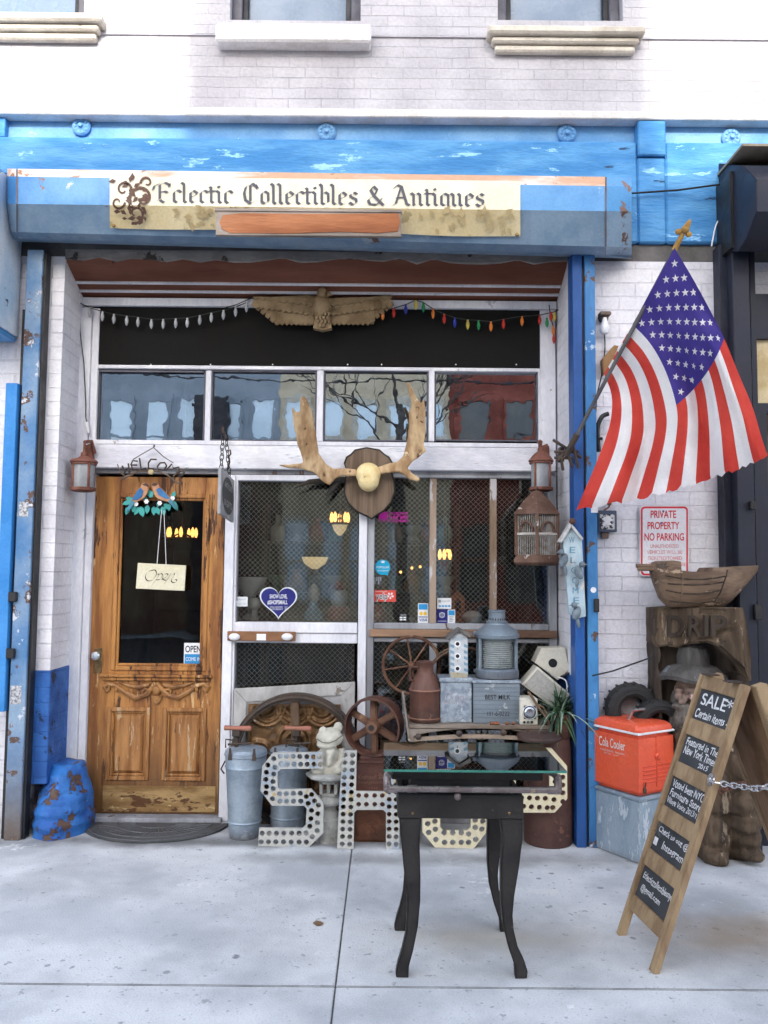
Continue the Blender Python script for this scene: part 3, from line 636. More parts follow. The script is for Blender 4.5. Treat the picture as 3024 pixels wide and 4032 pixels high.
for u in (24, 751): 
    for ri in (2, 3): bl.strip(hoodpt(0, ri), hoodpt(0, ri), .001) if False else None
for ci in (1, 4):
    for ri in range(1, 5):
        p0_, p1_ = hoodpt(ci, ri, -.003), hoodpt(ci, ri+1, -.003); bl.strip(p0_, p1_, .010, mi=0)
for u in (131, 650): bl.rect(ZP, u, 222+.012*u*.8, u+3, 255+.012*u*.6, YA-.004, .006)
thing('shutter_hood', 'long blue painted steel roller shutter hood with rust patches above the shop opening', 'shutter hood',
      [('hood_face', hb, bluehood, [('raised_patch', hr, M('light_blue_patch', (.17, .42, .72), (.12, .34, .64), sc=4, peel=(.3, .2, .15), pth=.64, psc=7)), ('seam', bl, M('rusty_seam', (.10, .13, .19), (.16, .09, .06), sc=9))]), ('lower_face', hl, bluehoodl), ('end_face', he, bluehood), ('lip', lipb, rustlip)])
# banner: cream upper strip, tan lower strip folded round the hood
crm = M('cream_banner', (.84, .80, .66), (.78, .72, .55), sc=3, bump=.1, rough=.6); tan = M('tan_banner', (.80, .68, .42), (.68, .55, .30), sc=2, bump=.1, rough=.6, peel2=(.42, .34, .18), p2th=.58, p2sc=6)
inkm = M('grey_ink', (.075, .075, .095), (.11, .11, .13), bump=0); scrollm = M('brown_ink', (.10, .05, .035), (.13, .07, .05), bump=0); scrolll = M('tan_ink', (.56, .44, .23), (.5, .38, .2), bump=0)
def hp(u, t, dy):                      # t 0..1 top to fold, 1..2 fold to lower edge
    vl0, vr0 = rows[2][1], rows[2][2]
    s = (u-20)/731
    if t <= 1: v = (218+(rows[3][1]-218)*t)*(1-s) + (226+(rows[3][2]-226)*t)*s; return P(u, v, YA+dy)
    k = t-1; v = (rows[3][1]+(rows[4][1]-rows[3][1])*k)*(1-s) + (rows[3][2]+(rows[4][2]-rows[3][2])*k)*s
    return P(u, v, YA+(4.83-4.715)*k+dy)
b1, b2 = B(), B()
for i in range(24):
    u0, u1 = 136+(645-136)*i/24, 136+(645-136)*(i+1)/24
    w0, w1 = .006*math.sin(i*.9), .006*math.sin((i+1)*.9)
    b1.face([hp(u0, 0, -.012), hp(u0, 1, -.014+w0*.3), hp(u1, 1, -.014+w1*.3), hp(u1, 0, -.012)])
    e0, e1 = 1.78+.02*math.sin(i*.7), 1.78+.02*math.sin((i+1)*.7)
    b2.face([hp(u0, 1, -.014+w0*.3), hp(u0, e0, -.02+w0), hp(u1, e1, -.02+w1), hp(u1, 1, -.014+w1*.3)])
GL = {
 'i': (.42, [[(-.08, 1), (.08, .84), (.08, .14), (.22, 0)], [(.02, 1.36), (.12, 1.24)]]),
 'l': (.42, [[(-.08, 1.62), (.08, 1.46), (.08, .14), (.22, 0)]]),
 'n': (.82, [[(-.08, 1), (.08, .84), (.08, .1), (.14, 0)], [(.1, .82), (.32, 1), (.48, .84), (.48, .14), (.62, 0)]]),
 'u': (.82, [[(-.08, 1), (.08, .84), (.08, .14), (.22, 0), (.46, .2)], [(.36, 1), (.48, .84), (.48, .14), (.62, 0)]]),
 'c': (.6, [[(.24, 1), (.06, .82), (.06, .16), (.22, 0), (.5, .2)], [(.24, 1), (.36, .98), (.5, .82)]]),
 'e': (.64, [[(.24, 1), (.06, .82), (.06, .16), (.22, 0), (.52, .2)], [(.24, 1), (.48, .78), (.36, .6), (.08, .46)]]),
 'o': (.7, [[(.24, 1), (.06, .82), (.06, .16), (.24, 0)], [(.24, 1), (.46, .82), (.46, .2), (.24, 0)]]),
 't': (.5, [[(.0, 1.3), (.1, 1.2), (.1, .14), (.24, 0), (.42, .14)], [(-.08, .96), (.38, .96)]]),
 'b': (.7, [[(-.06, 1.62), (.08, 1.46), (.08, .12), (.24, 0)], [(.1, .82), (.28, 1), (.48, .82), (.48, .2), (.24, 0)]]),
 's': (.62, [[(.5, .84), (.3, 1), (.08, .82), (.1, .64), (.44, .44), (.46, .2), (.26, 0), (.02, .18)]]),
 'q': (.72, [[(.24, 1), (.06, .82), (.06, .16), (.24, 0), (.46, .2)], [(.24, 1), (.48, .84), (.48, -.28)]]),
 'E': (1.12, [[(.9, 1.42), (.62, 1.6), (.3, 1.42), (.3, .3), (.1, .1)], [(.3, .2), (.55, 0), (.95, .28)], [(.3, .82), (.6, .92), (.78, .78)], [(-.12, 1.0), (-.05, 1.35), (.3, 1.5)], [(.9, 1.5), (.9, 1.25)]]),
 'C': (1.15, [[(.92, 1.3), (.62, 1.62), (.24, 1.35), (.12, .85), (.2, .28), (.52, 0), (.98, .3)], [(.5, 1.5), (.5, .18)], [(.82, 1.5), (.95, 1.2)]]),
 'A': (1.15, [[(-.1, 0), (.12, .12), (.46, 1.5)], [(.22, 1.62), (.48, 1.48), (.8, .14), (.98, 0)], [(.16, .62), (.72, .62)], [(-.02, 1.3), (.22, 1.62)]]),
 '&': (1.15, [[(.92, .55), (.6, .04), (.18, .08), (.06, .4), (.5, .85), (.62, 1.2), (.4, 1.5), (.22, 1.2), (.42, .75), (1.0, 0)]]),
 ' ': (.5, [])}
def blackletter(b, s, pt, w=.2, ang=38):
    """pt(x, y) -> 3D; broad-nib strokes"""
    x = 0; k = 0; c, sn = math.cos(R(ang))*w/2, math.sin(R(ang))*w/2
    for ch in s:
        adv, st = GL[ch]
        for pth in st:
            for (p0, p1) in zip(pth, pth[1:]):
                q = [(p0[0]-c, p0[1]-sn), (p0[0]+c, p0[1]+sn), (p1[0]+c, p1[1]+sn), (p1[0]-c, p1[1]-sn)]
                k += 1; b.face([pt(x+a, y, .0001*(k % 5)) for a, y in q])
        x += adv
def bl_len(s): return sum(GL[c][0] for c in s)
S = 'Eclectic Collectibles & Antiques'; Ln = bl_len(S)
bt = B(); blackletter(bt, S, lambda x, y, e: hp(192+(602-192)*x/Ln, .89-.44*y, -.0175-e), w=.205)
bs_ = B()
def curl(u, t, r, turns, a0, flip, w0, bb, yoff):
    pts = []
    for i in range(22):
        k = i/21; a = a0+flip*turns*2*math.pi*k; rr = r*(1-.8*k); pts.append((u+rr*math.cos(a), t+rr*math.sin(a)/34))
    for i, (p0, p1) in enumerate(zip(pts, pts[1:])):
        w = w0*(1-.5*i/21); d = V((p1[0]-p0[0], (p1[1]-p0[1])*34)).normalized(); nx, ny = -d.y*w, d.x*w/34
        bb.face([hp(p0[0]-nx, p0[1]-ny, yoff), hp(p0[0]+nx, p0[1]+ny, yoff), hp(p1[0]+nx, p1[1]+ny, yoff), hp(p1[0]-nx, p1[1]-ny, yoff)])
def leaf(u, t, a, l, bb, yoff):
    c, s_ = math.cos(a), math.sin(a); q = [(0, 0), (l*.4, l*.28), (l, 0), (l*.4, -l*.28)]
    bb.face([hp(u+x*c-y*s_, t+(x*s_+y*c)/34, yoff) for x, y in q])
curl(176, .75, 17, 1.1, 2.4, 1, 2.2, bs_, -.0168); curl(153, .45, 12, 1.1, 1.2, -1, 1.8, bs_, -.0169); curl(182, .2, 8, .9, 3, 1, 1.6, bs_, -.0167); curl(146, .9, 9, 1, 0, 1, 1.5, bs_, -.0168)
for k in range(16): leaf(random.uniform(141, 190), random.uniform(.08, .9), random.uniform(0, 6.3), random.uniform(6, 11), bs_, -.0166-.00005*k)
for k in range(14): leaf(random.uniform(140, 182), random.uniform(1.08, 1.5), random.uniform(0, 6.3), random.uniform(6, 11), bs_, -.0285-.00005*k)
curl(168, 1.28, 12, 1, 2, -1, 1.8, bs_, -.029)
bs2 = B()
for k in range(40): leaf(random.choice([random.uniform(215, 262), random.uniform(520, 630)]), random.uniform(1.1, 1.6), random.uniform(0, 6.3), random.uniform(7, 13), bs2, -.0275-.00004*k)
br = B()
for (u, t) in ((141, 1.7), (641, 1.72)): br.ball(hp(u, t, -.022), (.011, .008, .011), 8)
thing('shop_banner', 'cream and tan shop banner with black gothic lettering across the hood', 'sign',
      [('upper_strip', b1, crm, [('lettering', bt, inkm), ('scroll_print', bs_, scrollm)]), ('lower_strip', b2, tan, [('leaf_print', bs2, scrolll)]), ('grommet', br, brass)])
plankm = M('stained_plank', (.40, .13, .035), (.24, .07, .02), sc=5, st=(.25, 1, 1.5), bump=.4, rough=.55); plankf = M('grey_plank_edge', (.36, .30, .26), (.22, .18, .15), sc=6, st=(.3, 1, 1), bump=.4)
b = B(); b.rect(ZP, 267.5, 262, 497.5, 292.5, 4.655, .03, .003); c = B(); 
pts = [(272, 276), (276, 267), (300, 264.5), (380, 265.5), (494, 265), (496, 275), (493, 287), (470, 289), (420, 287.5), (360, 289.5), (285, 289), (275, 284)]
c.slab(ZP, pts, 4.651, .004); d = B(); d.rect(ZP, 266, 259, 498.5, 262.5, 4.648, .045, .002)
d2 = B(); d2.rect(ZP, 300, 268, 306, 284, 4.684, .12); d2.rect(ZP, 456, 270, 462, 286, 4.684, .12)
thing('wooden_plank', 'weathered wooden board with stained brown face fixed below the banner', 'board', [('board', b, plankf), ('stained_face', c, plankm), ('top_batten', d, plankf), ('bracket', d2, blackm)])
# shutter rails
b = B(); a0, a1 = X(18, 700, 5.0), X(38, 700, 5.0); b.bx(a0, a1, 5.0, 5.09, 0, 3.57, .004)
c = B(); c.bx(a1, X(43, 700, 5.02), 5.02, 5.09, 0, 3.57); c.bx(a0-.028, a0-.001, 5.03, 5.09, 0, 3.2)
d = B(); 
for v in (740, 810): d.box((a0+.005, 4.985, Zz(20, v, 5)), (.05, .03, .06), bev=.006)
st = B(); st.rect(ZF, 30, 748, 62, 802, 4.998, .002); st.rect(ZF, 55, 207, 83, 250, 4.998, .002)
thing('shutter_rail', 'narrow blue painted shutter rail with rust and stickers left of the shop door', 'rail', [('rail', b, M('left_rail_paint', (.24, .34, .46), (.06, .18, .38), sc=2, bump=.3, peel=(.10, .055, .04), pth=.565, psc=6, peel2=(.55, .58, .64), p2th=.57, p2sc=3, low=(0, .9, (.12, .08, .05)))), ('black_strip', c, blackm), ('latch', d, blackm), ('label_sticker', st, M('worn_sticker', (.6, .6, .62), (.15, .15, .16), sc=60, bump=0))])
b = B(); b.bx(X(712, 640, 4.96), X(724, 640, 4.96), 4.96, 5.09, 0, 3.57, .003); c = B(); c.bx(X(724.3, 640, 4.98), X(727, 640, 4.98), 4.98, 5.09, 0, 3.57)  # black strip stands in for the dark gap between the channels
d = B(); d.bx(X(727.3, 640, 4.96), X(740.5, 640, 4.96), 4.96, 5.09, 0, 3.57, .004); st = B(); st.rect(ZO, 640, 655, 692, 722, 4.957, .002); st.disc(PZ(ZK, 158, 490, 4.957), .017)
e = B(); e.box(PZ(ZK, 172, 560, 4.95), (.03, .02, .08), bev=.004)
thing('shutter_rail', 'wide blue shutter rail beside the white brick wall right of the windows', 'rail', [('inner_channel', b, blueraild), ('black_strip', c, blackm), ('outer_channel', d, bluerail), ('small_sticker', st, whitep), ('latch', e, blackm)])
# neighbouring shutter hoods
b = B(); pf = [(4.55, 3.93), (4.55, 3.62), (4.72, 3.33)]
z1, z2, z3 = Zz(20, 205, 4.75), Zz(20, 300, 4.65), Zz(0, 402, 4.8)
xr_ = X(-7, 300, 4.75); b.prism([(-3.6, 5.08, z1), (-3.6, 4.75, z1), (-3.6, 4.55, z1-.12), (-3.6, 4.5, z2-.1), (-3.6, 4.62, z3+.02), (-3.6, 4.8, z3-.03), (-3.6, 5.08, z3-.03)], (xr_+3.6, 0, 0), bev=.004)
c = B(); c.prism([(xr_+.001, 5.08, z1-.02), (xr_+.001, 4.8, z1-.02), (xr_+.001, 4.62, z1-.14), (xr_+.001, 4.57, z2-.1), (xr_+.001, 4.8, z3), (xr_+.001, 5.08, z3)], (.012, 0, 0), bev=.002)
thing('shutter_hood', 'pale blue end of the neighbouring shutter hood at the left edge of the picture', 'shutter hood', [('hood', b, bluehood), ('end_plate', c, M('pale_end_plate', (.66, .70, .76), (.42, .55, .68), sc=3, peel=(.02, .02, .03), pth=.67))])
b = B(); b.bx(X(2, 600, 4.98), X(16.5, 600, 4.98), 4.98, 5.08, .75, Zz(18, 475, 4.98), .003); c = B(); c.bx(X(16.7, 600, 5), X(18.3, 600, 5), 5.0, 5.08, .75, Zz(18, 475, 5.)); 
one('cover_strip', 'flat bright blue steel strip standing beside the left shutter rail', 'strip', b, M('bright_blue_strip', (.05, .26, .62), (.03, .2, .52), sc=3, bump=.1, peel2=(.09, .05, .04), p2th=.68))
c.bm.free()
# right neighbour: dark shutter hood, post, shopfront
xr0 = X(891, 260, 5.08); b = B()
prof = [(5.08, 203), (4.72, 206), (4.56, 222), (4.56, 262), (4.70, 296), (4.82, 312), (5.08, 312)]
b.prism([(xr0, Y, Zz(905, v, Y)) for Y, v in prof], (2.2, 0, 0), bev=.004)
c = B(); c.bx(xr0-.02, xr0-.001, 4.86, 5.09, Zz(893, 318, 5), Zz(893, 226, 5))
cp = B(); cp.bx(xr0-.01, xr0+2.2, 4.7, 5.08, Zz(905, 202, 4.9), Zz(905, 199, 4.9))
thing('shutter_hood', 'black shutter hood of the shop at the right edge', 'shutter hood', [('hood', b, navym), ('end_flange', c, blackm), ('top_plate', cp, M('dusty_top', (.35, .28, .2)))])
b = B(); b.bx(X(898, 640, 5.0), X(914, 640, 5.0), 5.0, 5.099, 0, 3.64, .003); b.bx(X(914.5, 640, 4.92), X(936, 640, 4.92), 4.92, 5.099, 0, 3.64, .004); b.bx(X(936.5, 640, 5.02), X(943, 640, 5.02), 5.02, 5.099, 0, 3.64)
c = B(); c.box(PZ(ZK, 905, 590, 4.9), (.045, .03, .09), bev=.005); c.box(PZ(ZK, 880, 105, 4.9), (.03, .03, .05), bev=.004)
thing('shutter_rail', 'dark navy shutter post at the right edge below the black hood', 'rail', [('channel', b, navym), ('latch', c, blackm)])
b = B(); x0 = X(943, 640, 5.05); b.bx(x0, x0+1.6, 5.06, 5.09, Zz(950, 420, 5.06), 3.35); b.bx(x0, x0+1.6, 5.06, 5.09, Zz(950, 512, 5.06), Zz(950, 500, 5.06)); b.bx(x0, x0+.05, 5.05, 5.09, 0, Zz(950, 512, 5.06))
c = B(); c.bx(x0+.02, x0+1.6, 5.092, 5.097, Zz(950, 500, 5.06), Zz(950, 420, 5.06)); d = B(); d.bx(x0+.05, x0+1.6, 5.092, 5.097, 0, Zz(950, 512, 5.06))
thing('neighbour_shopfront', 'dark framed shopfront of the next shop with amber tinted upper pane', 'shopfront', [('frame', b, navym), ('upper_pane', c, M('amber_pane', (.45, .34, .16), (.62, .52, .32), sc=4, bump=0, rough=.3)), ('lower_pane', d, M('dim_pane', (.05, .035, .02), (.14, .09, .04), sc=3, bump=0, rough=.2))])  # upper pane is an opaque amber tint
# ================================================================ string lights
wiren = flat('dark_cord', (.02, .025, .02)); clearb = M('frosted_bulb', (.42, .44, .46), (.3, .32, .34), rough=.25, bump=0)
bcols = [M('bulb_'+n, c, rough=.25, bump=0) for n, c in (('orange', (.8, .22, .03)), ('red', (.5, .03, .02)), ('blue', (.02, .04, .35)), ('yellow', (.6, .48, .08)), ('green', (.01, .25, .08)))]
def bulb(p):
    b = B(); b.lathe([(.002, -.048), (.009, -.036), (.0125, -.018), (.010, 0), (.007, .002), (.007, .016), (.004, .018)], p, 10); return b
pts = [(102, 378.5), (107, 384), (122, 388), (147, 392.5), (172, 394), (199, 392), (220, 386), (232, 381), (248, 379), (282, 376), (300, 376.5)] 
pts = [(249, 233), (280, 248), (320, 260), (356, 268), (396, 274), (431, 278), (473, 284), (510, 284), (549, 282), (585, 280), (624, 272), (660, 264), (698, 256), (736, 246), (770, 232)]
Q = pl(ZC, pts, YS-.04)
cord = B(); cord.tube(Q, .0035, 5); cord.tube(pl(ZC, [(249, 233), (250, 320), (262, 420), (268, 540), (268, 590), (272, 612)], YS-.03), .0035, 5); cord.tube(pl(ZC, [(700, 250), (740, 238), (800, 212)], YS-.035), .0035, 5)
parts = [('cord', cord, wiren)]
for (x, y) in pts[1:]:
    parts.append(('bulb', bulb(PZ(ZC, x, y+8, YS-.042)), clearb))
pg = B(); pg.cyl(PZ(ZC, 270, 606, YS-.03), PZ(ZC, 277, 640, YS-.03), .014, .010, 8); parts.append(('plug', pg, whitep))
thing('string_lights', 'string of clear frosted bulbs drooping across the black board left of the eagle', 'string lights', parts)
pts = [(515, 283), (525, 280), (563, 272), (604, 260), (638, 245), (664, 253), (697, 275), (735, 292), (771, 305), (815, 312), (852, 314), (894, 318), (937, 310), (1000, 300), (1060, 296), (1110, 285), (1160, 262)]
parts = []; cord = B(); cord.tube(pl(ZD, pts, YS-.04) + [PZ(ZO, 60, 60, YS-.035)] if False else pl(ZD, pts, YS-.04), .0035, 5)
parts.append(('cord', cord, wiren))
seq = [0, 1, 2, 3, 4, 0, 1, 2, 3, 4, 0, 1, 0, 1, 3, 4]
for (x, y), k in zip(pts[1:], seq): parts.append(('bulb', bulb(PZ(ZD, x, y+9, YS-.042)), bcols[k]))
for i, (x, y, k) in enumerate(((215, 392, 4), (228, 372, 1), (236, 418, 0), (238, 446, 1))): parts.append(('bulb', bulb(PZ(ZE, x, y, YS-.045)), bcols[k]))
c2 = B(); c2.tube(pl(ZE, [(222, 340), (226, 380), (238, 420), (240, 452)], YS-.042), .0035, 5); parts.append(('drop_cord', c2, wiren))
thing('string_lights', 'string of coloured bulbs in orange, red, blue, yellow and green right of the eagle', 'string lights', parts)
# ================================================================ eagle
gold = M('carved_tan_wood', (.34, .235, .125), (.21, .135, .065), sc=9, st=(1, 1, 1), bump=.6, bsc=50, rough=.6)
YE = YS-.07
b = B()
ol = [(85, 235), (180, 232), (270, 228), (292, 240), (290, 215), (308, 203), (330, 208), (345, 232), (375, 240), (470, 235), (555, 225), (535, 245), (520, 275), (500, 300), (495, 325), (470, 322), (440, 326), (410, 325), (380, 325), (345, 318), (350, 340), (320, 346), (290, 342), (288, 318), (250, 328), (220, 325), (190, 322), (160, 328), (140, 300), (110, 270)]
b.slab(ZD, [(x, y) for x, y in ol if not (285 < x < 352)] , YE+.02, .02)
for sg, cx in ((-1, 300), (1, 340)):
    tip = 90 if sg < 0 else 550
    for row, (ya, yb, nf, dy) in enumerate(((238, 330, 13, 0), (236, 300, 11, -.012), (234, 268, 9, -.022))):
        for k in range(nf):
            t = (k+.5)/nf; x = cx+(tip-cx)*t
            top = ya-6*t if row else ya; bot = yb - (row == 0)*(max(0, t-.6)*170) - (row > 0)*t*28
            w = abs(tip-cx)/nf*.62; xo = (tip-cx)*.06*(1 if row == 0 else .5)
            b.slab(ZD, [(x-w, top+4), (x+w, top+4), (x+w*.95+xo, bot-8), (x+xo, bot), (x-w*.95+xo, bot-8)], YE+.012+dy+.002*(k % 2), .012)
wing = b
b = B(); cpt = PZ(ZD, 318, 270, YE-.01); k = (PZ(ZD, 319, 270, YE)-PZ(ZD, 318, 270, YE)).length
b.ball(cpt, (30*k, .055, 50*k), 20); b.ball(PZ(ZD, 320, 222, YE-.03), (19*k, .045, 20*k), 16); b.lathe([(.02, 0), (.001, .035)], PZ(ZD, 338, 224, YE-.06), 10, Matrix.Rotation(R(100), 3, 'Y'))
b.slab(ZD, [(296, 290), (344, 290), (352, 340), (320, 347), (288, 340)], YE-.03, .05)
for r in range(7):
    for c_ in range(4):
        b.slab(ZD, [(295+c_*12+(r % 2)*5, 246+r*13), (305+c_*12+(r % 2)*5, 246+r*13), (303+c_*12+(r % 2)*5, 258+r*13), (297+c_*12+(r % 2)*5, 258+r*13)], YE-.066+.006*abs(r-3)+.009*abs(c_-1.5), .02)
thing('carved_eagle', 'carved tan eagle with spread wings fixed above the black board', 'carving', [('wings', wing, gold), ('body', b, gold)])
# ================================================================ wall lanterns
rust = M('red_rust', (.22, .085, .06), (.12, .045, .03), sc=8, bump=.5, rough=.8, peel2=(.36, .22, .2), p2th=.62); lglass = M('dusty_glass', (.32, .33, .35), (.22, .23, .24), sc=6, rough=.3, bump=.1)
def lantern(Z, cx, top, shoulder, roofb, bot, hw, Y, label):
    k = (PZ(Z, cx+1, shoulder, Y)-PZ(Z, cx, shoulder, Y)).length
    c = PZ(Z, cx, shoulder, Y); z = lambda y: PZ(Z, cx, y, Y).z
    roof = B(); roof.lathe([(hw*1.08*k, z(roofb)), (hw*1.08*k, z(roofb)+.008), (hw*.95*k, z(roofb)+.02), (hw*.6*k, z(shoulder)-.01), (hw*.3*k, z(shoulder)+.005), (hw*.28*k, z(shoulder)+.025), (hw*.12*k, z(shoulder)+.035), (.008, z(top)+.03)], (c.x, Y, 0), 24)
    gl = B(); gl.cyl((c.x, Y, z(bot)+.012), (c.x, Y, z(roofb)), hw*.86*k, hw*.86*k, 20)
    cage = B()
    for i in range(4):
        a = R(45+90*i); cage.tube([(c.x+hw*.9*k*math.cos(a), Y+hw*.9*k*math.sin(a), z(bot)), (c.x+hw*.9*k*math.cos(a), Y+hw*.9*k*math.sin(a), z(roofb))], .008, 6)
    cage.lathe([(hw*.7*k, z(bot)-.012), (hw*1.02*k, z(bot)-.004), (hw*1.02*k, z(bot)+.014), (hw*.8*k, z(bot)+.016)], (c.x, Y, 0), 24)
    for zz_ in (z(roofb)-.01,): cage.torus((c.x, Y, zz_), hw*.95*k, .006, (0, 0, 1), 24, 6)
    br = B(); br.slab(Z, [(cx+hw*.0-18*0, top-4), (cx+hw*.55, top-hw*.3), (cx+hw*.75, top), (cx+hw*.75, shoulder+hw*.9), (cx, shoulder+hw*.9)], YS-.05, .02, bev=.004)
    br.tube([(c.x+.02, YS-.05, z(shoulder)+.04), (c.x+.01, (Y+YS)/2, z(top)+.05), (c.x, Y, z(top)+.03)], .012, 8)
    return thing('wall_lantern', label, 'lantern', [('roof', roof, rust), ('glass_cylinder', gl, lglass), ('cage', cage, rust), ('bracket', br, rust)])
lantern(ZF, 248, 45, 75, 92, 172, 36, 5.24, 'round rusty red wall lantern mounted left of the shop door')
lantern(ZO, 254, 215, 258, 330, 545, 88, 5.24, 'rusty red wall lantern mounted above the birdcage')
# ================================================================ welcome sign of twigs
twig = M('dark_twig', (.035, .022, .018), (.06, .04, .03), sc=20, bump=.5); twigl = M('grey_twig', (.16, .12, .09), (.09, .06, .045), sc=20, bump=.5)
YT = YS-.06; b = B()
T_ = lambda pts, r: b.tube(pl(ZN, pts, YT), r, 6)
T_([(60, 345), (110, 320), (180, 285), (250, 280), (320, 282), (390, 305), (440, 345), (470, 365)], [.004, .009, .007, .007, .007, .007, .006, .004]); T_([(40, 232), (62, 290), (100, 325)], [.003, .005, .006]); T_([(120, 318), (175, 290), (140, 320)], .004)
T_([(440, 320), (470, 290), (550, 258)], [.005, .004, .002]); T_([(100, 330), (80, 345)], .008); T_([(445, 350), (480, 372)], .006); T_([(455, 330), (500, 320)], .003)
lw = B()
U_ = lambda pts, r=.0055: lw.tube(pl(ZN, pts, YT-.012), r, 6)
U_([(75, 245), (95, 300), (108, 265), (128, 300), (118, 228)]) ; U_([(185, 212), (150, 208), (138, 235), (150, 270), (190, 272)]); U_([(142, 240), (180, 240)]); U_([(198, 190), (205, 240), (212, 270), (245, 262)]); U_([(320, 200), (280, 198), (262, 225), (262, 262), (300, 268)])
U_([(345, 225), (325, 250), (335, 275), (375, 275), (392, 245), (378, 222), (345, 225)]); U_([(385, 280), (430, 232), (440, 262), (480, 255), (482, 280)]); U_([(470, 305), (490, 285), (520, 292), (505, 312), (480, 318)])
U_([(152, 200), (205, 168), (302, 112)], .003); U_([(302, 118), (370, 180), (440, 225)], .003); U_([(302, 112), (304, 95)], .006)
fl = B(); fl.ball(PZ(ZN, 280, 290, YT-.02), (.02, .012, .018), 10)
thing('welcome_sign', 'twig welcome sign hanging from a chain on the beam above the door', 'sign', [('branch', b, twigl), ('letters', lw, twig), ('flower', fl, M('dry_flower', (.5, .4, .22)))])
# ================================================================ pair of birds plaque, hung open sign
bblue = M('bird_blue', (.045, .19, .42), (.03, .13, .32), sc=12, bump=.3); bpeach = M('bird_peach', (.55, .30, .17), (.46, .23, .13), sc=12, bump=.3); leafg = M('tin_leaf_green', (.05, .36, .33), (.03, .24, .24), sc=8, bump=.2, peel2=(.2, .5, .48), p2th=.6); bdark = M('bird_mask', (.08, .035, .03))
YB = YD-.035; parts = []
lf = B(); 
for (x, y, a, l) in ((130, 500, 200, 60), (120, 540, 250, 60), (160, 520, 260, 60), (205, 540, 285, 75), (190, 545, 240, 60), (255, 530, 265, 60), (270, 460, 100, 55), (275, 470, 70, 50), (300, 540, 270, 60), (320, 545, 290, 55), (360, 540, 285, 65), (375, 520, 320, 60), (430, 470, 60, 50), (440, 510, 300, 65), (420, 500, 330, 60), (150, 490, 160, 55), (245, 500, 110, 50), (340, 500, 250, 45), (410, 520, 265, 50)):
    c, s_ = math.cos(R(a)), -math.sin(R(a)); lf.slab(ZN, [(x+u*c-v*s_, y+u*s_+v*c) for u, v in ((-6, 0), (l*.2, l*.3), (l*.6, l*.26), (l, 0), (l*.6, -l*.26), (l*.2, -l*.3))], YB+random.uniform(-.006, .006), .003)
parts.append(('leaves', lf, leafg))
fl = B()
for (x, y) in ((173, 517), (247, 500), (342, 512), (434, 477)):
    for k in range(6): fl.disc(PZ(ZN, x+11*math.cos(k*1.047), y+11*math.sin(k*1.047), YB-.014), .006, 8)
    fl.disc(PZ(ZN, x, y, YB-.016), .005, 8)
parts.append(('blossoms', fl, whitep))
for fp in (0, 1):
    f = (lambda x: x) if not fp else (lambda x: 556-x if False else x)
    if not fp:
        body = [(262, 390), (255, 372), (232, 364), (212, 375), (205, 395), (185, 420), (160, 455), (140, 485), (112, 545), (100, 570), (125, 560), (160, 510), (195, 495), (225, 480), (245, 455), (258, 425)]
        wing_ = [(205, 400), (180, 425), (158, 460), (142, 488), (180, 490), (215, 465), (225, 425)]
        mask = [(262, 395), (258, 375), (240, 366), (216, 378), (235, 386)]
    else:
        body = [(282, 385), (290, 370), (312, 364), (335, 378), (342, 398), (365, 415), (395, 450), (420, 480), (468, 545), (455, 550), (400, 502), (360, 492), (325, 478), (302, 450), (294, 415)]
        wing_ = [(340, 400), (365, 420), (395, 452), (415, 482), (380, 478), (335, 455), (315, 415)]
        mask = [(282, 385), (292, 370), (312, 366), (328, 376), (312, 388)]
    b = B(); b.slab(ZN, body, YB-.02, .012, bev=.003); w_ = B(); w_.slab(ZN, wing_, YB-.026, .006, bev=.002); mk = B(); mk.slab(ZN, mask, YB-.024, .004)
    tl = B(); tl.slab(ZN, [(140, 490), (112, 545), (100, 570), (127, 560), (165, 505)] if not fp else [(420, 482), (400, 500), (455, 550), (468, 545)], YB-.024, .004)
    parts.append(('bird', b, bpeach, [('wing', w_, bblue), ('mask', mk, bdark), ('tail', tl, M('bird_tail', (.06, .25, .35)))]))
thing('bird_plaque', 'painted metal plaque of two blue birds on leafy twigs above the door glass', 'plaque', parts)
b = B(); Yo = YB-.03; b.slab(ZN, [(186, 938), (530, 956), (518, 1138), (171, 1122)], Yo, .012, bev=.002)
c = B(); c.tube(pl(ZN, [(356, 560), (323, 950)], Yo-.004), .0022, 5); c.tube(pl(ZN, [(373, 565), (389, 955)], Yo-.004), .0022, 5)
pen = B()
def nib(b, Z, pth, Y, w, ang=45):
    c_, s_ = math.cos(R(ang))*w, -math.sin(R(ang))*w
    for i, (p0, p1) in enumerate(zip(pth, pth[1:])):
        b.face([PZ(Z, p0[0]-c_, p0[1]-s_, Y-.0001*(i % 4)), PZ(Z, p0[0]+c_, p0[1]+s_, Y-.0001*(i % 4)), PZ(Z, p1[0]+c_, p1[1]+s_, Y-.0001*(i % 4)), PZ(Z, p1[0]-c_, p1[1]-s_, Y-.0001*(i % 4))])
def spl(pts, n=6):
    out = []
    for i in range(len(pts)-1):
        p = [V((*pts[max(0, min(len(pts)-1, j))], 0)) for j in (i-1, i, i+1, i+2)]
        for k in range(n):
            t = k/n; q = .5*((2*p[1])+(-p[0]+p[2])*t+(2*p[0]-5*p[1]+4*p[2]-p[3])*t*t+(-p[0]+3*p[1]-3*p[2]+p[3])*t**3); out.append((q.x, q.y))
    return out+[pts[-1]]
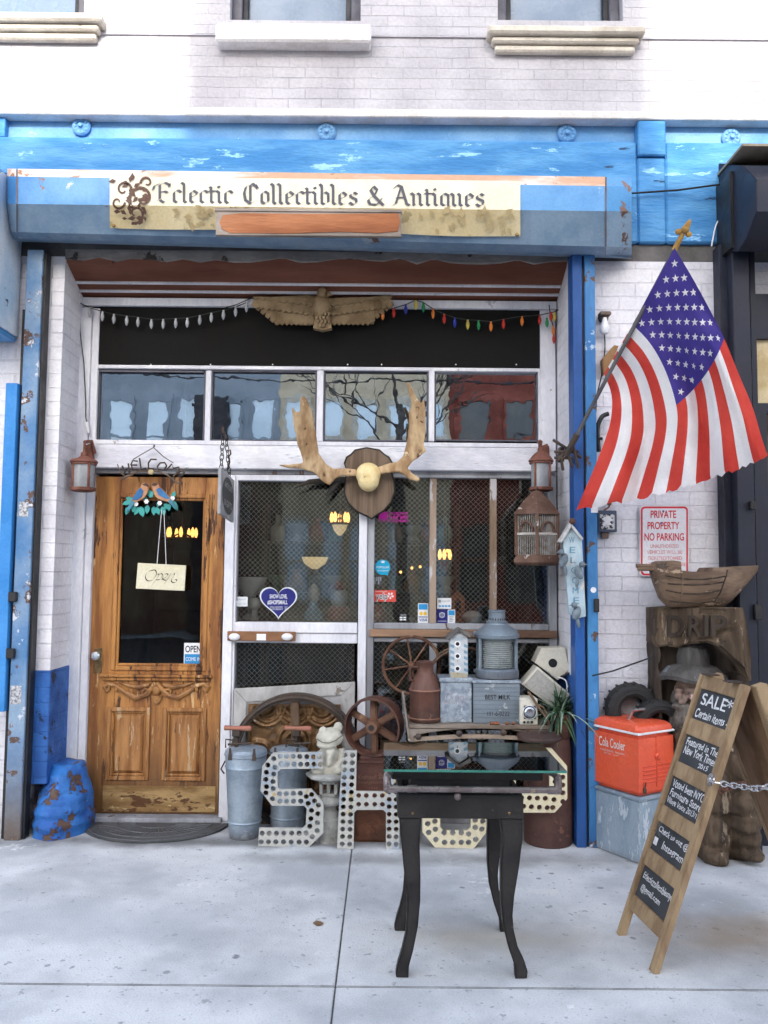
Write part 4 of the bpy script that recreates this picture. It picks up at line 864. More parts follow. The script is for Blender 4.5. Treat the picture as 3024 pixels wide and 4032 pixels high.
for pth in ([(300, 990), (262, 1000), (240, 1035), (255, 1065), (290, 1060), (318, 1020), (310, 990), (280, 992)], [(300, 1052), (325, 1020), (335, 1030), (280, 1105)], [(325, 1035), (350, 1015), (362, 1025), (345, 1055), (315, 1060)], [(352, 1058), (395, 1035), (400, 1018), (378, 1020), (362, 1050), (385, 1062), (405, 1050)], [(410, 1025), (420, 1018), (375, 1088)], [(395, 1055), (440, 1018), (448, 1022), (425, 1062), (440, 1080), (462, 1072), (462, 1058), (450, 1060)]):
    nib(pen, ZN, spl(pth), Yo-.001, 4.2)
thing('open_sign', 'cream hanging sign lettered Open in cursive on a white cord inside the door frame', 'sign', [('board', b, M('cream_card', (.70, .66, .50), (.64, .59, .42), sc=4, bump=.1)), ('cord', c, whitep), ('lettering', pen, flat('dark_green_ink', (.045, .04, .02)))])
Yg = YD+.026
b = B(); b.rect(ZF, 541, 622, 593, 688, Yg, .003); c = B(); c.rect(ZF, 543, 655, 592, 686, Yg-.0015, .0013); d = B(); d.tx('OPEN', ZF, 545, 630, 591, 650, Yg-.0006, bold=.02); e = B(); e.tx('COME IN', ZF, 546, 664, 590, 675, Yg-.0022); 
thing('door_sticker', 'blue and white OPEN COME IN sticker in the lower corner of the door glass', 'sticker', [('card', b, whitep), ('blue_field', c, flat('sticker_blue', (.02, .25, .55))), ('heading', d, blackp), ('subheading', e, whitep)])
# ================================================================ projecting oval shop sign on chains
Yp = YS-.05
def yzs(pts, xo):   # the board hangs square to the wall, so it runs out towards the street
    return pts
q = [PZ(ZN, 858, 350, YS-.06), PZ(ZN, 858, 650, YS-.06)]
A = PZ(ZN, 855, 350, YS-.06); Bq = PZ(ZN, 760, 256, 4.93); C_ = PZ(ZN, 757, 585, 4.93); D_ = PZ(ZN, 855, 650, YS-.06)
zt = (A.z+Bq.z)/2
A, D_ = V((A.x, A.y, A.z)), V((A.x, A.y, D_.z)); Bq, C_ = V((Bq.x, Bq.y, Bq.z)), V((Bq.x, Bq.y, C_.z))
nrm = (Bq-A).cross(D_-A).normalized(); nrm = nrm if nrm.x > 0 else -nrm
b = B(); b.prism([A, Bq, C_, D_], nrm*.02, bev=.003)
ov = B(); cc = (A+Bq+C_+D_)/4; ex, ey = (Bq-A)*.42, (A-D_)*.42
for sg in (-1, 1): ov.face([cc+nrm*(.01+sg*.0125)+ex*math.cos(t*.1963)+ey*math.sin(t*.1963) for t in range(32)])
tt = B(); o0 = cc+nrm*.0238
for txt, v in (('ANTIQUES', .30), ('& GIFTS', -.62)):
    tl = o0-ex*-.62+ey*(v+.34); tt.text(txt, o0+ex*.68+ey*(v+.34), o0-ex*.68+ey*(v+.34), o0+ex*.68+ey*v)
ch, ch2 = B(), B()
def chain(b, p0, p1, n, r=.012, w=.003):
    p0, p1 = V(p0), V(p1); d = (p1-p0).normalized(); L_ = (p1-p0).length/n; s0 = d.cross(V((.3, 1, .2))).normalized()
    for i in range(n):
        s_ = s0 if i % 2 == 0 else d.cross(s0).normalized(); c = p0+d*(L_*(i+.5))
        b.tube([c + d*(L_*.72*math.cos(k*math.pi/5)) + s_*(r*math.sin(k*math.pi/5)) for k in range(10)], w, 5, closed=True)
top = PZ(ZN, 800, 0, 5.15)
chain(ch, PZ(ZN, 795, 20, 5.1), Bq*.8+A*.2+V((0, 0, .0)), 7, .013); chain(ch2, PZ(ZN, 815, 20, 5.18), A*.85+Bq*.15, 8, .012)
hk = B(); hk.tube([PZ(ZN, 800, 14, 5.14), PZ(ZN, 792, -10, 5.14), (PZ(ZN, 792, -30, 5.2))], .008, 6); hk.tube([PZ(ZN, 800, 6, 5.1), PZ(ZN, 825, 60, YS-.03)], .009, 6); hk.tube(pl(ZN, [(845, 130), (850, 160), (835, 180), (842, 220), (825, 270)], YS-.03), .006, 6)
sgi = M('sign_iron', (.035, .03, .03), metal=.4)
thing('hanging_sign', 'narrow grey board with black oval hanging on chains between the door and window', 'sign', [('board', b, M('silver_board', (.42, .42, .44), (.32, .32, .33))), ('oval_panel', ov, M('oval_black', (.03, .03, .035), (.1, .1, .1), sc=12)), ('lettering', tt, M('silver_letters', (.5, .5, .48))), *[('chain', q_, sgi) for q_ in (ch, ch2)], ('hook', hk, M('rust_iron', (.07, .04, .03)))])
# ================================================================ antlers on a shield
antl = M('antler', (.58, .41, .23), (.32, .19, .09), sc=9, st=(1.6, 1, .5), bump=1, bsc=34, rough=.55, peel2=(.66, .52, .34), p2th=.6, p2sc=9, peel=(.12, .06, .03), pth=.63, psc=14); antd = M('dark_antler', (.02, .018, .016), (.05, .04, .03))
shield = [(470, 745), (515, 753), (532, 768), (548, 778), (560, 798), (556, 826), (566, 860), (568, 900), (556, 935), (530, 965), (505, 980), (488, 993), (472, 984), (434, 966), (405, 938), (392, 905), (393, 860), (402, 828), (392, 800), (400, 778), (416, 768), (430, 753)]
YP_ = YS-.075
b = B(); b.slab(ZD, shield, YP_, .025, bev=.004); sc_ = B(); c0 = (480, 865); sc_.slab(ZD, [(c0[0]+(x-c0[0])*.94, c0[1]+(y-c0[1])*.955) for x, y in shield], YP_-.006, .008, bev=.002)
sk_ = B(); kk = (PZ(ZD, 476, 850, YP_)-PZ(ZD, 475, 850, YP_)).length
sk_.ball(PZ(ZD, 476, 838, YP_-.05), (43*kk, .06, 40*kk), 20); sk_.ball(PZ(ZD, 477, 860, YP_-.05), (37*kk, .062, 38*kk), 20); sk_ = remesh(sk_, .008, 3)
La = [(435, 820), (400, 818), (360, 822), (335, 808), (312, 775), (303, 710), (292, 640), (280, 610), (268, 597), (258, 612), (255, 650), (243, 655), (232, 632), (235, 690), (248, 760), (262, 800), (262, 812), (220, 822), (188, 828), (215, 834), (265, 832), (300, 842), (320, 865), (345, 880), (365, 855), (390, 845), (435, 845)]
Ra = [(510, 812), (540, 803), (575, 797), (595, 780), (605, 740), (612, 690), (612, 640), (622, 620), (614, 590), (603, 550), (610, 546), (625, 572), (640, 602), (652, 618), (660, 605), (666, 640), (667, 700), (662, 750), (670, 770), (650, 785), (620, 805), (608, 822), (628, 842), (655, 862), (640, 870), (610, 857), (585, 834), (545, 834), (510, 838)]
def antler(pts, hinge):
    b = B(); b.slab(ZD, pts, YP_-.065, .03); b = remesh(b, .0065, 5, .003, 40)
    for v in b.bm.verts:
        d = abs(v.co.x-hinge.x); h = max(0, v.co.z-hinge.z); v.co.y -= .35*d*d/.3 + .25*h*h/.5
    return b
hg = PZ(ZD, 475, 825, YP_)
ba1 = B()
for pth, rr in (([(440, 835), (400, 850), (340, 880), (290, 905), (235, 925)] , .02),): pass
ba1.tube([PZ(ZG, 690, 55, YP_), PZ(ZG, 610, 60, YP_-.03), PZ(ZG, 500, 65, YP_-.05), PZ(ZG, 415, 102, YP_-.07)], [.022, .022, .016, .003], 8); ba1.tube([PZ(ZG, 660, 62, YP_-.01), PZ(ZG, 618, 110, YP_-.04), PZ(ZG, 585, 160, YP_-.06)], [.02, .018, .003], 8)
thing('antler_mount', 'pale moose antlers with skull cap on a wooden shield above the middle post', 'antlers', [('shield', b, flat('shield_edge', (.015, .012, .01)), [('shield_face', sc_, M('shield_wood', (.17, .115, .075), (.10, .065, .042), sc=6, st=(4, 1, .3), bump=.2))]), ('skull_cap', sk_, M('bone', (.80, .66, .36), (.66, .48, .2), sc=6, bump=.6, bsc=40, rough=.5, peel2=(.4, .26, .1), p2th=.66, p2sc=12)), ('antler', antler(La, hg), antl), ('antler', antler(Ra, hg), antl), ('lower_tine', ba1, antd)])
# ================================================================ stickers on the shop glass
YK = YS+.046
navy = flat('sticker_navy', (.012, .014, .17)); cyan = flat('sticker_cyan', (.0, .33, .55)); mag = flat('sticker_magenta', (.62, .02, .38)); yred = flat('sticker_red', (.62, .07, .05)); amex = flat('sticker_light_blue', (.02, .28, .6)); mcy = flat('card_yellow', (.8, .5, .03)); visa = flat('card_navy', (.02, .03, .25)); whs = flat('sticker_white', (.72, .74, .76)); gry = flat('sticker_grey_print', (.25, .28, .3))
def heart(cx, cy, w, h):
    pts = []
    for i in range(40):
        t = i*2*math.pi/40; pts.append((cx+w/32*16*math.sin(t)**3, cy-h/30*(13*math.cos(t)-5*math.cos(2*t)-2*math.cos(3*t)-math.cos(4*t)+2.2)))
    return pts
b = B(); b.slab(ZG, heart(335, 715, 202, 182), YK-.0006, .0012); c = B(); c.slab(ZG, heart(335, 714, 186, 166), YK-.0014, .0006)
d = B(); d.tx('SHOW LOVE,', ZG, 288, 668, 382, 694, YK-.002, bold=.02); d.tx('#SHOPSMALL', ZG, 276, 699, 384, 724, YK-.002, bold=.02); d.tx('SMALL BUSINESS', ZG, 290, 732, 358, 740, YK-.002); d.tx('SATURDAY', ZG, 290, 743, 360, 752, YK-.002); d.tx('NOV', ZG, 368, 732, 384, 740, YK-.002); d.tx('26', ZG, 368, 742, 384, 752, YK-.002)
thing('heart_sticker', 'navy heart sticker with white rim reading SHOW LOVE on the left display window', 'sticker', [('rim', b, whs), ('field', c, navy), ('lettering', d, whs)])
b = B(); b.rect(ZG, 92, 681, 170, 733, YK, .001); d = B(); d.tx('Square', ZG, 122, 690, 160, 702, YK-.0006); d.rect(ZG, 104, 688, 117, 702, YK-.0006, .0004); d.tx('oo oo oo', ZG, 100, 716, 160, 722, YK-.0006)
thing('window_sticker', 'white card sticker low in the corner left of the navy heart', 'sticker', [('card', b, whs), ('print', d, gry)])
b = B(); b.rect(ZH, 44, 176, 80, 208, YK, .001, .0); b.tx('Instagram', ZH, 84, 172, 164, 192, YK, shear=.3); b.tx('THAT SH!T', ZH, 84, 192, 166, 206, YK, bold=.03); b.tx('ECLECTIC COLLECTIBLESNY', ZH, 46, 209, 166, 218, YK, bold=.02)
one('window_sticker', 'magenta lettered sticker beside the wooden antler shield', 'sticker', b, mag)
b = B(); b.slab(ZH, [(60+32*math.cos(i*.2618), 407+32*math.sin(i*.2618)) for i in range(24)], YK, .001); b.slab(ZH, [(62, 432), (84, 424), (82, 442)], YK-.0004, .001)
d = B(); d.tx('POPULAR', ZH, 34, 402, 87, 411, YK-.0009); d.tx('foursquare', ZH, 38, 416, 84, 426, YK-.0009, shear=.3); d.slab(ZH, [(53, 378), (57, 384), (61, 377), (65, 384), (69, 378), (67, 389), (55, 389)], YK-.0009, .0004)
thing('window_sticker', 'round sky blue sticker on the window right of the post', 'sticker', [('disc', b, cyan), ('print', d, whs)])
b = B(); b.rect(ZH, 22, 443, 58, 482, YK, .001); d = B(); 
for i in range(4): d.rect(ZH, 25+i*8, 447, 30+i*8, 478-(i % 2)*14, YK-.0006, .0004)
thing('window_sticker', 'small dark grey patterned sticker under the round blue one', 'sticker', [('card', b, flat('dk', (.05, .05, .055))), ('print', d, gry)])
b = B(); b.rect(ZH, 22, 502, 115, 550, YK, .001); d = B(); d.tx('yelp', ZH, 32, 514, 80, 548, YK-.0008, bold=.01); e = B()
e.tx('people love us on', ZH, 30, 505, 78, 511, YK-.0008)
for k in range(5): a = k*1.2566+.3; e.slab(ZH, [(92+(6+8*t)*math.cos(a)+s*4*math.sin(a), 525+(6+8*t)*math.sin(a)-s*4*math.cos(a)) for t, s in ((-.4, 0), (.4, 1), (1, .7), (1, -.7), (.4, -1))], YK-.0008, .0004)
f_ = B(); f_.tx('yelp', ZH, 30, 512, 82, 550, YK-.0006, bold=.06)
thing('window_sticker', 'red sticker reading yelp near the bottom of the window right of the post', 'sticker', [('card', b, yred), ('halo', f_, whs), ('lettering', d, blackp), ('burst', e, whs)])
b = B(); b.rect(ZH, 128, 598, 160, 630, YK, .001); d = B(); d.tx('Square', ZH, 134, 602, 158, 609, YK-.0006); d.rect(ZH, 131, 613, 143, 619, YK-.0006, .0004); d.rect(ZH, 146, 613, 158, 619, YK-.0006, .0004); d.rect(ZH, 131, 622, 143, 628, YK-.0006, .0004); d.rect(ZH, 146, 622, 158, 628, YK-.0006, .0004)
thing('window_sticker', 'little black sticker with white panels left of the card stack', 'sticker', [('card', b, blackp), ('print', d, whs)])
b = B(); b.rect(ZH, 207, 557, 250, 640, YK, .001); c = B(); c.rect(ZH, 210, 560, 247, 583, YK-.0006, .0004); d = B(); d.disc(PZ(ZH, 220, 600, YK-.0005), .0118, 14, d=.0004); d.disc(PZ(ZH, 237, 600, YK-.0006), .0118, 14, d=.0004); e = B(); e.tx('VISA', ZH, 213, 620, 245, 632, YK-.0006, shear=.2, bold=.02); e.rect(ZH, 210, 612, 247, 616, YK-.0006, .0004)
thing('window_sticker', 'tall payment card sticker in blue, yellow and VISA rows left of the mullion', 'sticker', [('card', b, whs), ('blue_row', c, amex), ('yellow_circles', d, mcy), ('lettering', e, visa)])
b = B(); b.rect(ZH, 287, 535, 346, 580, YK, .001, .0003); d = B(); d.tx('Square', ZH, 306, 543, 340, 553, YK-.0006); d.rect(ZH, 292, 542, 303, 554, YK-.0006, .0004); e = B(); 
for i in range(4): e.rect(ZH, 293+i*13, 565, 303+i*13, 572, YK-.0006, .0004)
thing('window_sticker', 'white rounded card sticker above the navy square right of the mullion', 'sticker', [('card', b, whs), ('print', d, gry), ('card_row', e, amex)])
b = B(); b.rect(ZH, 285, 583, 330, 640, YK, .001); d = B(); c_ = PZ(ZH, 307, 606, YK-.0008); d.torus(c_, .0165, .0018, n=20, m=5); d.tx('SHOP', ZH, 296, 597, 319, 605, YK-.0008); d.tx('SMALL', ZH, 296, 607, 319, 614, YK-.0008); d.rect(ZH, 289, 630, 326, 632, YK-.0008, .0004)
thing('window_sticker', 'navy SHOP SMALL sticker with a white ring', 'sticker', [('card', b, navy), ('print', d, whs)])
b = B(); b.rect(ZH, 331, 583, 362, 640, YK, .001); c = B(); c.rect(ZH, 334, 586, 360, 607, YK-.0006, .0004); d = B()
for i in range(4): d.rect(ZH, 338, 612+i*6, 355-(i % 2)*4, 615+i*6, YK-.0006, .0004)
thing('window_sticker', 'narrow white and blue card sticker right of the navy square', 'sticker', [('card', b, whs), ('blue_field', c, amex), ('print', d, gry)])
b = B(); b.rect(ZH, 750, 567, 770, 633, YK, .001); one('window_sticker', 'plain pale strip sticker at the right end of the right window', 'sticker', b, whs)
# knob board on the middle rail
b = B(); b.rect(ZG, 61, 868, 425, 918, YS-.035, .03, .003); kn = []
for (x, w_, sh) in ((99, 31, 0), (243, 25, 1), (382, 31, 0)):
    c = B(); cc = PZ(ZG, x, 896, YS-.045); k_ = (PZ(ZG, x+1, 896, YS-.045)-PZ(ZG, x, 896, YS-.045)).length
    if sh: c.rect(ZG, x-25, 880, x+25, 915, YS-.037, .003)
    else: c.ball(cc, (w_*k_, .02, 20*k_), 16)
    kn.append(('knob' if not sh else 'sticker', c, whitep))
thing('knob_board', 'short wooden board with two white oval knobs under the left display window', 'board', [('board', b, M('knob_board_wood', (.26, .12, .055), (.15, .07, .03), sc=8, st=(.3, 1, 1)))]+kn)
# ================================================================ the goods in front of the shop
galv = M('galvanised_steel', (.38, .45, .52), (.24, .30, .37), sc=5, bump=.12, rough=.45, metal=.35, peel2=(.42, .48, .54), p2th=.6, p2sc=4, low=(-.02, .12, (.14, .13, .13)))
galvd = M('dull_galvanised_steel', (.22, .27, .32), (.14, .17, .21), sc=5, bump=.15, rough=.5, metal=.35, peel2=(.34, .38, .42), p2th=.62, low=(-.02, .1, (.1, .09, .09)))
galvs = M('spangled_zinc', (.40, .46, .52), (.22, .27, .33), sc=22, bump=.15, rough=.5, metal=.3, peel2=(.5, .54, .58), p2th=.58, p2sc=25)
ruststeel = M('rusty_steel', (.13, .055, .035), (.075, .032, .022), sc=6, bump=.4, rough=.7, peel2=(.22, .10, .06), p2th=.6)
rustcan = M('rusty_can', (.115, .046, .030), (.06, .027, .020), sc=5, bump=.4, rough=.55, peel2=(.19, .09, .06), p2th=.6, p2sc=8)
rustwheel = M('rusty_wheel', (.16, .078, .045), (.075, .034, .022), sc=6, bump=.5, rough=.75, peel2=(.26, .15, .09), p2th=.58)
darkiron = M('dark_iron', (.05, .04, .036), (.085, .06, .045), sc=7, bump=.4, rough=.6, metal=.3)
oldwood = M('old_spoke_wood', (.19, .12, .075), (.10, .06, .035), sc=8, st=(1.5, 1.5, .4), bump=.5)
redhandle = M('red_handle_wood', (.38, .13, .09), (.28, .16, .10), sc=10, st=(.3, 1, 1), bump=.3)
# ---- churn cans
def churn(Z, cx, ytop, ybot, hwt, hwb, Y, label, crank=True, hx=0):
    k = (PZ(Z, cx+1, ybot, Y)-PZ(Z, cx, ybot, Y)).length; x = PZ(Z, cx, (ytop+ybot)/2, Y).x; h = PZ(Z, cx, ytop, Y).z
    rt, rb = hwt*k, hwb*k
    b = B(); b.lathe([(rb*.96, 0), (rb, .012), (rb+(rt-rb)*.14, h*.17), (rb+(rt-rb)*.15+.006, h*.185), (rb+(rt-rb)*.17, h*.2), (rb+(rt-rb)*.82, h*.8), (rb+(rt-rb)*.83+.006, h*.82), (rb+(rt-rb)*.86, h*.84), (rt*.985, h*.94), (rt+.005, h*.955), (rt+.005, h*.97)], (x, Y, 0), 32)
    hb_ = B(); hb_.tube([(x-rt*1.0, Y-.0, h*.87), (x-rt*1.12, Y-.05, h*.8), (x-rt*.99, Y-.03, h*.74)], .005, 6)
    lid = B(); lid.lathe([(rt, h*.971), (rt*1.0, h), (rt*.9, h+.012), (rt*.3, h+.022), (0, h+.024)], (x, Y, 0), 32)
    ln = B()
    for a in (-125, -60):
        d = V((math.cos(R(a)), math.sin(R(a)), 0)); p = V((x, Y, 0))+d*(rt+.008)
        ln.prism([p+V((-.012, 0, h*.93)), p+V((.012, 0, h*.93)), p+V((.006, 0, h+.035)), p+V((-.006, 0, h+.035))], (0, -.006, 0), bev=.002)
    parts = [('can', b, galv), ('lid', lid, galv), ('latch', ln, darkiron), ('handle', hb_, darkiron)]
    fr = B(); fr.tube([(x+hx, Y, h+.02), (x+hx, Y, h+.10)], .014, 8); fr.tube([(x+hx-.05, Y-.01, h+.035), (x+hx+.09, Y-.01, h+.045)], .007, 6); fr.box((x+hx, Y, h+.105), (.05, .05, .045), bev=.006)
    fr.tube([(x+hx, Y-.01, h+.06), (x+hx-.06, Y-.03, h+.07), (x+hx-.06, Y-.03, h+.02)], .005, 6)
    gr = B(); 
    if crank: gr.lathe([(.010, -.085), (.016, -.08), (.0125, -.03), (.0145, .03), (.017, .075), (.011, .085)], (x+hx+.01, Y-.02, h+.135), 12, Matrix.Rotation(R(90), 3, 'Y') @ Matrix.Rotation(R(6), 3, 'X'))
    parts += [('crank_frame', fr, darkiron), ('crank_grip', gr, redhandle)]
    return thing('churn_can', label, 'churn can', parts)
churn(ZI, 138, 482, 868, 98, 72, 5.12, 'galvanised churn can with a red wooden crank grip beside the door jamb', hx=-.06)
churn(ZI, 340, 480, 830, 90, 80, 5.24, 'galvanised churn can with a long crank handle standing behind the letter S', hx=.045)
# ---- perforated letters
cream_p = M('peeling_letter_paint', (.50, .49, .45), (.40, .40, .38), sc=4, bump=.2, rough=.6, peel=(.42, .31, .14), pth=.60, psc=7, peel2=(.30, .34, .38), p2th=.54, p2sc=5)
cream_q = M('yellow_letter_paint', (.70, .63, .45), (.62, .54, .36), sc=4, bump=.2, rough=.6, peel=(.36, .24, .1), pth=.64, psc=8)
def plate(Z, loops, holes, hr, Y, d, name, label, mat, lean=0):
    """sheet outline with round lamp holes, cut through"""
    verts, edges, faces = [], [], []
    def add(loop):
        i0 = len(verts); n = len(loop)
        for p in loop: verts.append(V((p.x, p.z)))
        for i in range(n): edges.append((i0+i, i0+(i+1) % n))
    L3 = [pl(Z, lp, Y) for lp in loops]
    for lp in L3: add(lp)
    k = (PZ(Z, 301, 700, Y)-PZ(Z, 300, 700, Y)).length; r = hr*k
    HC = [PZ(Z, x, y, Y) for x, y in holes]
    for c in HC: add([c+V((r*math.cos(a*.5236+.2), 0, r*math.sin(a*.5236+.2))) for a in range(12)])
    vo, eo, fo, *_ = delaunay_2d_cdt(verts, edges, [], 0, 1e-6)
    def inside(p, loop):
        c = False; n = len(loop)
        for i in range(n):
            a, b_ = loop[i], loop[i-1]
            if (a.z > p.y) != (b_.z > p.y) and p.x < (b_.x-a.x)*(p.y-a.z)/(b_.z-a.z)+a.x: c = not c
        return c
    b = B(); bv = [b.bm.verts.new((v.x, Y, v.y)) for v in vo]
    for f in fo:
        m_ = sum((vo[i] for i in f), V((0, 0)))/len(f)
        if not inside(m_, L3[0]) or any(inside(m_, q) for q in L3[1:]) or any((m_-V((c.x, c.z))).length < r*.98 for c in HC): continue
        try: b.bm.faces.new([bv[i] for i in f])
        except ValueError: pass
    for v in [v for v in b.bm.verts if not v.link_faces]: b.bm.verts.remove(v)
    bmesh.ops.recalc_face_normals(b.bm, faces=b.bm.faces)
    fs = list(b.bm.faces)
    ret = bmesh.ops.extrude_face_region(b.bm, geom=fs)
    bmesh.ops.translate(b.bm, verts=[q for q in ret['geom'] if isinstance(q, bmesh.types.BMVert)], vec=(0, d, 0))
    bmesh.ops.recalc_face_normals(b.bm, faces=b.bm.faces)
    lo, _ = b.bbox()
    for v in b.bm.verts: v.co.z -= lo.z; v.co.y += lean*v.co.z
    # a thin dark box back behind the holes, as on channel letters
    return tag(obj(name, b, mat), label, 'letter', 'perforated metal letters in front of the shop')
S_o = [(265, 478), (500, 475), (502, 551), (303, 553), (288, 568), (288, 640), (300, 649), (446, 647), (504, 710), (503, 850), (436, 916), (198, 912), (203, 828), (405, 830), (421, 815), (425, 737), (412, 724), (263, 724), (208, 655), (216, 540)]
S_h = [(300, 493), (330, 493), (361, 494), (392, 495), (425, 496), (457, 497), (487, 497), (305, 528), (335, 530), (365, 530), (396, 531), (427, 531), (460, 531), (490, 531), (270, 505), (242, 535), (276, 545), (235, 569), (270, 577), (232, 602), (267, 612), (236, 636), (233, 665), (268, 645), (298, 668), (330, 668), (362, 667), (395, 667), (265, 692), (300, 703), (331, 703), (363, 703), (397, 703), (423, 682), (448, 673), (432, 714), (462, 702), (448, 747), (480, 722), (445, 785), (478, 762), (476, 803), (440, 820), (217, 852), (250, 852), (284, 852), (318, 852), (355, 852), (390, 852), (423, 851), (452, 868), (475, 840), (212, 892), (246, 892), (281, 892), (317, 892), (353, 893), (390, 893), (424, 893)]
plate(ZI, [S_o], S_h, 12.5, 4.93, .02, 'metal_letter', 'cream metal letter S with round lamp holes, in front of the second churn can', cream_p, .03)
H_o = [(594, 478), (660, 475), (656, 666), (796, 668), (796, 478), (862, 478), (860, 936), (797, 936), (797, 765), (785, 752), (660, 752), (648, 765), (645, 934), (568, 931), (578, 700)]
H_h = []
for i in range(13): H_h += [(604-i*1.0, 497+i*34.5), (640-i*1.1, 498+i*34.5)]
for x in (669, 705, 744, 780): H_h += [(x, 686), (x, 727)]
for i in range(13): H_h += [(812, 497+i*34.5), (845, 498+i*34.5)]
H_h = [h for h in H_h if h[1] < 920]
plate(ZI, [H_o], H_h, 12, 4.90, .02, 'metal_letter', 'grey cream metal letter H with round lamp holes, right of the frog statue', cream_p, .03)
O_o = [(292, 640), (420, 640), (492, 705), (492, 975), (440, 1042), (278, 1038), (226, 975), (226, 705)]; O_i = [(310, 715), (300, 725), (300, 955), (314, 968), (415, 968), (428, 955), (428, 725), (415, 715)]
O_h = [(282, 1005), (318, 1017), (352, 1017), (388, 1017), (418, 1017), (448, 1005), (252, 976), (280, 963), (316, 977), (352, 977), (388, 977), (418, 982), (446, 955), (474, 962), (248, 940), (278, 930), (446, 925), (478, 930)] + [(248, 905-i*34) for i in range(6)] + [(278, 895-i*34) for i in range(5)] + [(448, 890-i*34) for i in range(5)] + [(478, 895-i*34) for i in range(6)] + [(x, 664) for x in (310, 350, 390)]
plate(ZJ, [O_o, O_i], O_h, 12, 4.93, .02, 'metal_letter', 'yellowed metal letter O with round lamp holes, seen below the apron of the iron table', cream_q, .02)
P_o = [(545, 625), (765, 625), (830, 700), (830, 835), (778, 893), (612, 893), (612, 1062), (545, 1062)]; P_i = [(625, 705), (615, 715), (615, 805), (625, 816), (745, 816), (757, 800), (757, 720), (745, 705)]
P_h = [(563, 650+i*36) for i in range(11)] + [(594, 650+i*36) for i in range(11)] + [(640+i*33, 832+i) for i in range(4)] + [(648+i*33, 868+i*2) for i in range(4)] + [(772, 800), (775, 840), (770, 873), (812, 848), (812, 812), (812, 780), (812, 747), (780, 765), (775, 735), (808, 715), (780, 700), (640, 650), (675, 650), (710, 650), (745, 655), (655, 685), (690, 685), (725, 685)]
plate(ZJ, [P_o, P_i], P_h, 11.5, 4.85, .02, 'metal_letter', 'yellowed metal letter P with round lamp holes, in front of the rusty drum', cream_q, .02)
# ---- big iron rimmed wheel, framed tin tile
YWh = 5.30; c0 = PZ(ZI, 376, 452, YWh); k = (PZ(ZI, 377, 450, YWh)-PZ(ZI, 376, 450, YWh)).length
Rw = 308*k; cz_ = Rw
b = B()
prof = [(Rw-.045, -.035), (Rw, -.04), (Rw+.002, -.02), (Rw+.002, .02), (Rw, .04), (Rw-.045, .035), (Rw-.045, -.035)]
RM = Matrix.Rotation(R(90), 3, 'X'); b.lathe(prof, (c0.x, YWh, cz_), 64, RM, caps=False); b.torus((c0.x, YWh-.038, cz_), Rw-.022, .012, n=64)
sp = []
for a in (92, 212, 332):
    q = B(); d = V((math.cos(R(a)), 0, math.sin(R(a)))); e = V((-d.z, 0, d.x))*.027; p0 = V((c0.x, YWh-.018, cz_)); q.prism([p0-e+d*.03, p0+e+d*.03, p0+e+d*(Rw-.04), p0-e+d*(Rw-.04)], (0, .036, 0), bev=.006); sp.append(('spoke', q, oldwood))
hub = B(); hub.lathe([(.02, -.05), (.055, -.05), (.065, -.03), (.065, .03), (.05, .05)], (c0.x, YWh, cz_), 24, RM)
thing('cart_wheel', 'large dark iron wheel with wooden spokes leaning behind the churn cans', 'wheel', [('rim', b, darkiron), ('hub', hub, oldwood)]+sp)
YFr = 5.375
fw = M('flaking_frame_wood', (.50, .49, .48), (.34, .33, .32), sc=6, st=(1, 1, .4), bump=.5, peel=(.2, .17, .14), pth=.6, psc=8)
x0, x1 = PZ(ZI, 82, 300, YFr).x, PZ(ZI, 650, 300, YFr).x; zt = PZ(ZI, 300, 196, YFr).z; zt2 = PZ(ZI, 600, 162, YFr).z; w = .085
b = B(); b.prism([(x0, YFr, .1), (x0+w, YFr, .1), (x0+w, YFr, zt-w), (x0, YFr, zt)], (0, .025, 0), bev=.004); b.prism([(x1-w, YFr, .1), (x1, YFr, .1), (x1, YFr, zt2), (x1-w, YFr, zt2-w)], (0, .025, 0), bev=.004); b.prism([(x0+.002, YFr+.002, zt), (x0+w, YFr+.002, zt-w), (x1-w, YFr+.002, zt2-w), (x1-.002, YFr+.002, zt2)], (0, .022, 0), bev=.004)
c = B(); c.bx(x0+w, x1-w, YFr+.012, YFr+.02, .1, zt2-w); bt_ = B(); bt_.bx(x0, x1, YFr, YFr+.025, .0, .1, .004)
thing('picture_frame', 'flaking white wooden frame standing against the window behind the iron wheel', 'frame', [('frame', b, fw), ('back_panel', c, M('frame_back', (.45, .45, .46), (.36, .35, .35), sc=4, bump=.2)), ('lower_rail', bt_, fw)])
tin = M('brown_tin', (.26, .15, .07), (.15, .08, .035), sc=9, bump=.3, rough=.38, metal=.55, peel2=(.55, .50, .42), p2th=.63, p2sc=16, peel=(.07, .03, .015), pth=.62, psc=10)
YTi = 5.355; x0, x1 = PZ(ZI, 152, 350, YTi).x, PZ(ZI, 584, 350, YTi).x; zt = PZ(ZI, 370, 264, YTi).z; zb_ = .12
b = B(); nx, nz = 110, 110; gv = []
